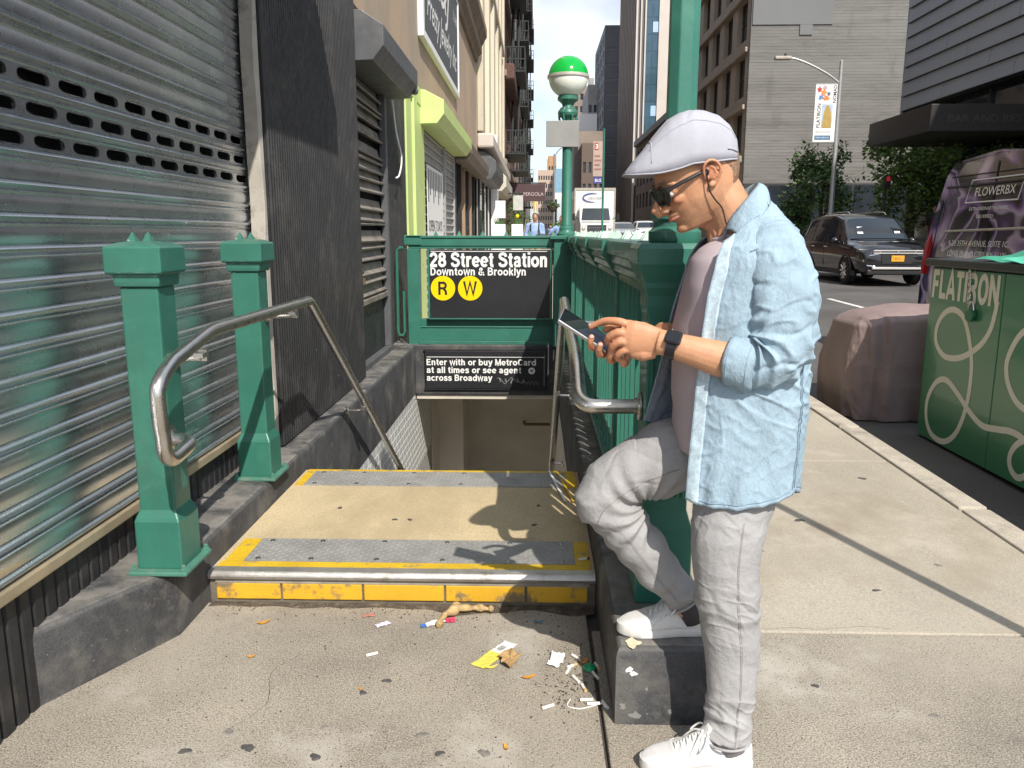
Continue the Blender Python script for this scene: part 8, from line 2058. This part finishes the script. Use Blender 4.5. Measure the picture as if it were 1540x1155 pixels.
for i in range(7):
    a = A_.lerp(B_, .62 + .025 * i); c_ = D_.lerp(C_, .62 + .025 * i); p, q = a.lerp(c_, .3), a.lerp(c_, .72); dd = (B_ - A_).normalized() * .0016
    bc.add([(p.x, p.y, .0125), (q.x, q.y, .0125), (q.x + dd.x, q.y + dd.y, .0125), (p.x + dd.x, p.y + dd.y, .0125)], [(0, 1, 2, 3)])
bc.build('barcode', m_ink, pk_)
for o in pk_.children: o.location = -Vector(pk_.location)
b = MB(); n = 26; rows = []
for k in range(7):
    f = k / 6; rows.append([(-.080 + (.034 * f * (1 + .22 * math.sin(5 * a) + .1 * math.sin(9 * a))) * math.cos(a), 2.468 + .048 * f * (1 + .18 * math.cos(4 * a)) * math.sin(a), .010 + .012 * f * abs(math.sin(3 * a + 1)) + .004 * rn.random()) for a in [2 * PI * i / n for i in range(n)]])
b.grid(rows, closed=True); lf = b.build('dry_leaf', m_leafbr); s = lf.modifiers.new('s', 'SOLIDIFY'); s.thickness = .001; tag(lf, 'crumpled tan dry leaf lying against the yellow packet', 'leaf')
for (x, y, l, w, a, m, lab) in ((-.140, 2.425, .045, .012, .3, m_lit_y, 'narrow yellow green leaf just below the packet'), (-.015, 2.369, .05, .014, .35, m_leafor, 'small orange leaf right of the packet'), (-1.00, 2.71, .05, .016, .5, m_leafor, 'curled orange leaf at the left, below the kerb corner'), (-.96, 2.47, .03, .010, .2, m_leafor, 'tiny orange leaf scrap left on the bare concrete'),
                              (-.075, 2.005, .03, .011, -1.2, m_leafor, 'small orange leaf nearest the camera'), (-.545, 2.285, .016, .008, .2, m_leafor, 'speck of orange leaf near two dark gum spots'), (.02, 2.745, .04, .014, -.2, mat('blue scrap', (.1, .25, .35), rough=.6), 'dull blue scrap in the shade under the step')):
    b = MB(); ca, sa = math.cos(a), math.sin(a); rows = []
    for i in range(8):
        u = i / 7 * 2 - 1; ww = w * (1 - u * u) ** .6; rows.append([(x + u * l / 2 * ca - v * ww * sa, y + u * l / 2 * sa + v * ww * ca, .003 + .008 * u * u + .004 * v * v) for v in (-.5, 0, .5)])
    b.grid(rows); o = b.build('leaf', m); s = o.modifiers.new('s', 'SOLIDIFY'); s.thickness = .0012; tag(o, lab, 'leaf' if 'scrap in' not in lab else 'scrap')
butts = [(-.552, 2.495, .5, 'white cigarette end lying alone left of the packet'), (.115, 2.455, -.9, 'cigarette end topmost in the litter by the kerb'), (.098, 2.40, .6, 'cigarette end just under the torn white paper'), (.086, 2.375, 1.2, 'short cigarette end left of the green cap'), (.108, 2.32, -1.1, 'cigarette end pointing to the kerb below the green cap'), (.130, 2.27, -1.3, 'cigarette end in the middle of the litter line'),
         (.135, 2.205, .05, 'cigarette end lying level near the string'), (.155, 2.185, .1, 'second level cigarette end touching the string'), (.190, 2.18, -1.2, 'cigarette end standing out closest to the kerb foot'), (.182, 2.40, -1.3, 'cigarette end in the shade against the kerb'), (.172, 2.345, -1.2, 'cigarette end in the shade below the other'), (.015, 2.165, .5, 'faint cigarette end left of the string')]
for x, y, a, lab in [(x + .03, y + .04, a, lab) if x > 0 else (x, y, a, lab) for x, y, a, lab in butts]:
    t = empty('cigarette_butt', (x, y, .005), lab, 'cigarette end', 'cigarette ends by the kerb')
    d = Vector((math.cos(a), math.sin(a), 0)); b = MB(); b.tube([Vector((x, y, .0055)) - d * .020, Vector((x, y, .0055)) + d * .006], .0052, 10); b.build('paper', m_butt, t, smooth=50)
    b = MB(); b.tube([Vector((x, y, .0055)) + d * .0062, Vector((x, y, .0055)) + d * .020], .0050, 10); b.build('filter', m_filt if rnd.random() < .4 else m_butt, t, smooth=50)
t = empty('cigarette_butt', (.20, 3.02, ZP), 'cigarette end with a burnt tip on the yellow corner of the landing', 'cigarette end', 'cigarette ends by the kerb')
b = MB(); b.tube([(.178, 3.015, ZP + .006), (.212, 3.028, ZP + .006)], .0052, 10); b.build('paper', m_butt, t); b = MB(); b.tube([(.212, 3.028, ZP + .006), (.222, 3.032, ZP + .006)], .0048, 8); b.build('burnt_tip', m_plastic, t)
b = MB(); b.lathe([(.016, .002), (.022, .004), (.020, .012), (.011, .019), (.002, .020)], (.186, 2.428, 0), 18); tag(b.build('bottle_cap', mat('green plastic cap', (0.01, 0.30, 0.11), rough=.3), smooth=50), 'shiny green cap lying among the cigarette ends', 'cap')
sheet_litter('torn_paper', [(.055, 2.465), (.065, 2.525), (.108, 2.515), (.10, 2.455)], m_lit_w, 'torn white paper scrap left of the green cap', 'paper', .016, 12)
sheet_litter('torn_paper', [(.045, 2.445), (.052, 2.47), (.09, 2.46), (.085, 2.425)], m_lit_w, 'second smaller torn paper below the white scrap', 'paper', .012, 15, 6)
sheet_litter('foil_scrap', [(.155, 2.46), (.165, 2.49), (.19, 2.485), (.178, 2.455)], mat('orange foil', (.55, .27, .10), rough=.5), 'small orange and brown foil scrap above the green cap', 'scrap', .012, 13, 6)
b = MB(); b.tube([Vector(p) for p in crom([(.115, 2.25, .003), (.105, 2.215, .003), (.14, 2.20, .003), (.18, 2.215, .003), (.21, 2.23, .003), (.218, 2.21, .003)], 40)], .002, 5); tag(b.build('string', m_lit_w), 'thin pale string curled on the concrete beside the cigarette ends', 'string')
rn = random.Random(9)
b = MB()
for i in range(420):
    if i < 170: x, y = rn.gauss(.11, .05), rn.gauss(2.33, .12)
    elif i < 330: x, y = rn.uniform(-1.2, .22), 2.86 - abs(rn.gauss(0, .05))
    else: x, y = rn.uniform(-1.2, .2), rn.uniform(1.9, 2.85)
    if x > .225 or y > 2.878: continue
    r = rn.uniform(.0012, .0042); b.ball((x, y, r * .6), (r, r * rn.uniform(.6, 1), r * .7), nu=5, nv=3)
g = b.build('grit', mat('dark grit', (0.09, 0.075, 0.06), rough=.9, var=.5, vs_=300)); tag(g, 'dark crumbs and grit along the step and kerb', 'grit', None, 'stuff')
# paint flake patch on the kerb end
m_flake = mat('bare plaster', (0.55, 0.47, 0.33), rough=.9, var=.15, vs_=60)
b = MB(); n = 16
ring = [(.288 + .022 * (1 + .3 * math.sin(3 * a + 1)) * math.cos(a), 2.150 + .016 * (1 + .35 * math.cos(4 * a)) * math.sin(a)) for a in [2 * PI * i / n for i in range(n)]]
b.add([(x, y, ZK - .010 + .35 * (y - 2.135) + .004) for x, y in ring], [tuple(range(n))]); fl_ = b.build('paint_chip', m_flake, right_kerb)
for cx, cz, r, m in ((.278, .175, .011, m_white), (.292, .163, .009, m_white), (.262, .06, .012, m_grey), (.33, .115, .006, m_grey), (.355, .20, .007, m_white), (.40, .045, .009, m_grey), (.298, .03, .014, m_grey), (.345, .235, .010, m_flake)):
    b = MB(); n = 9; ring = [(cx + r * (1 + .5 * math.sin(2 * a + cx * 90) + .3 * math.sin(5 * a)) * math.cos(a), 2.1296, cz + r * .8 * (1 + .4 * math.cos(3 * a + cz * 80)) * math.sin(a)) for a in [2 * PI * i / n for i in range(n)]]
    if cz < .20: b.add(ring, [tuple(range(n))]); b.build('paint_chip', m, right_kerb)
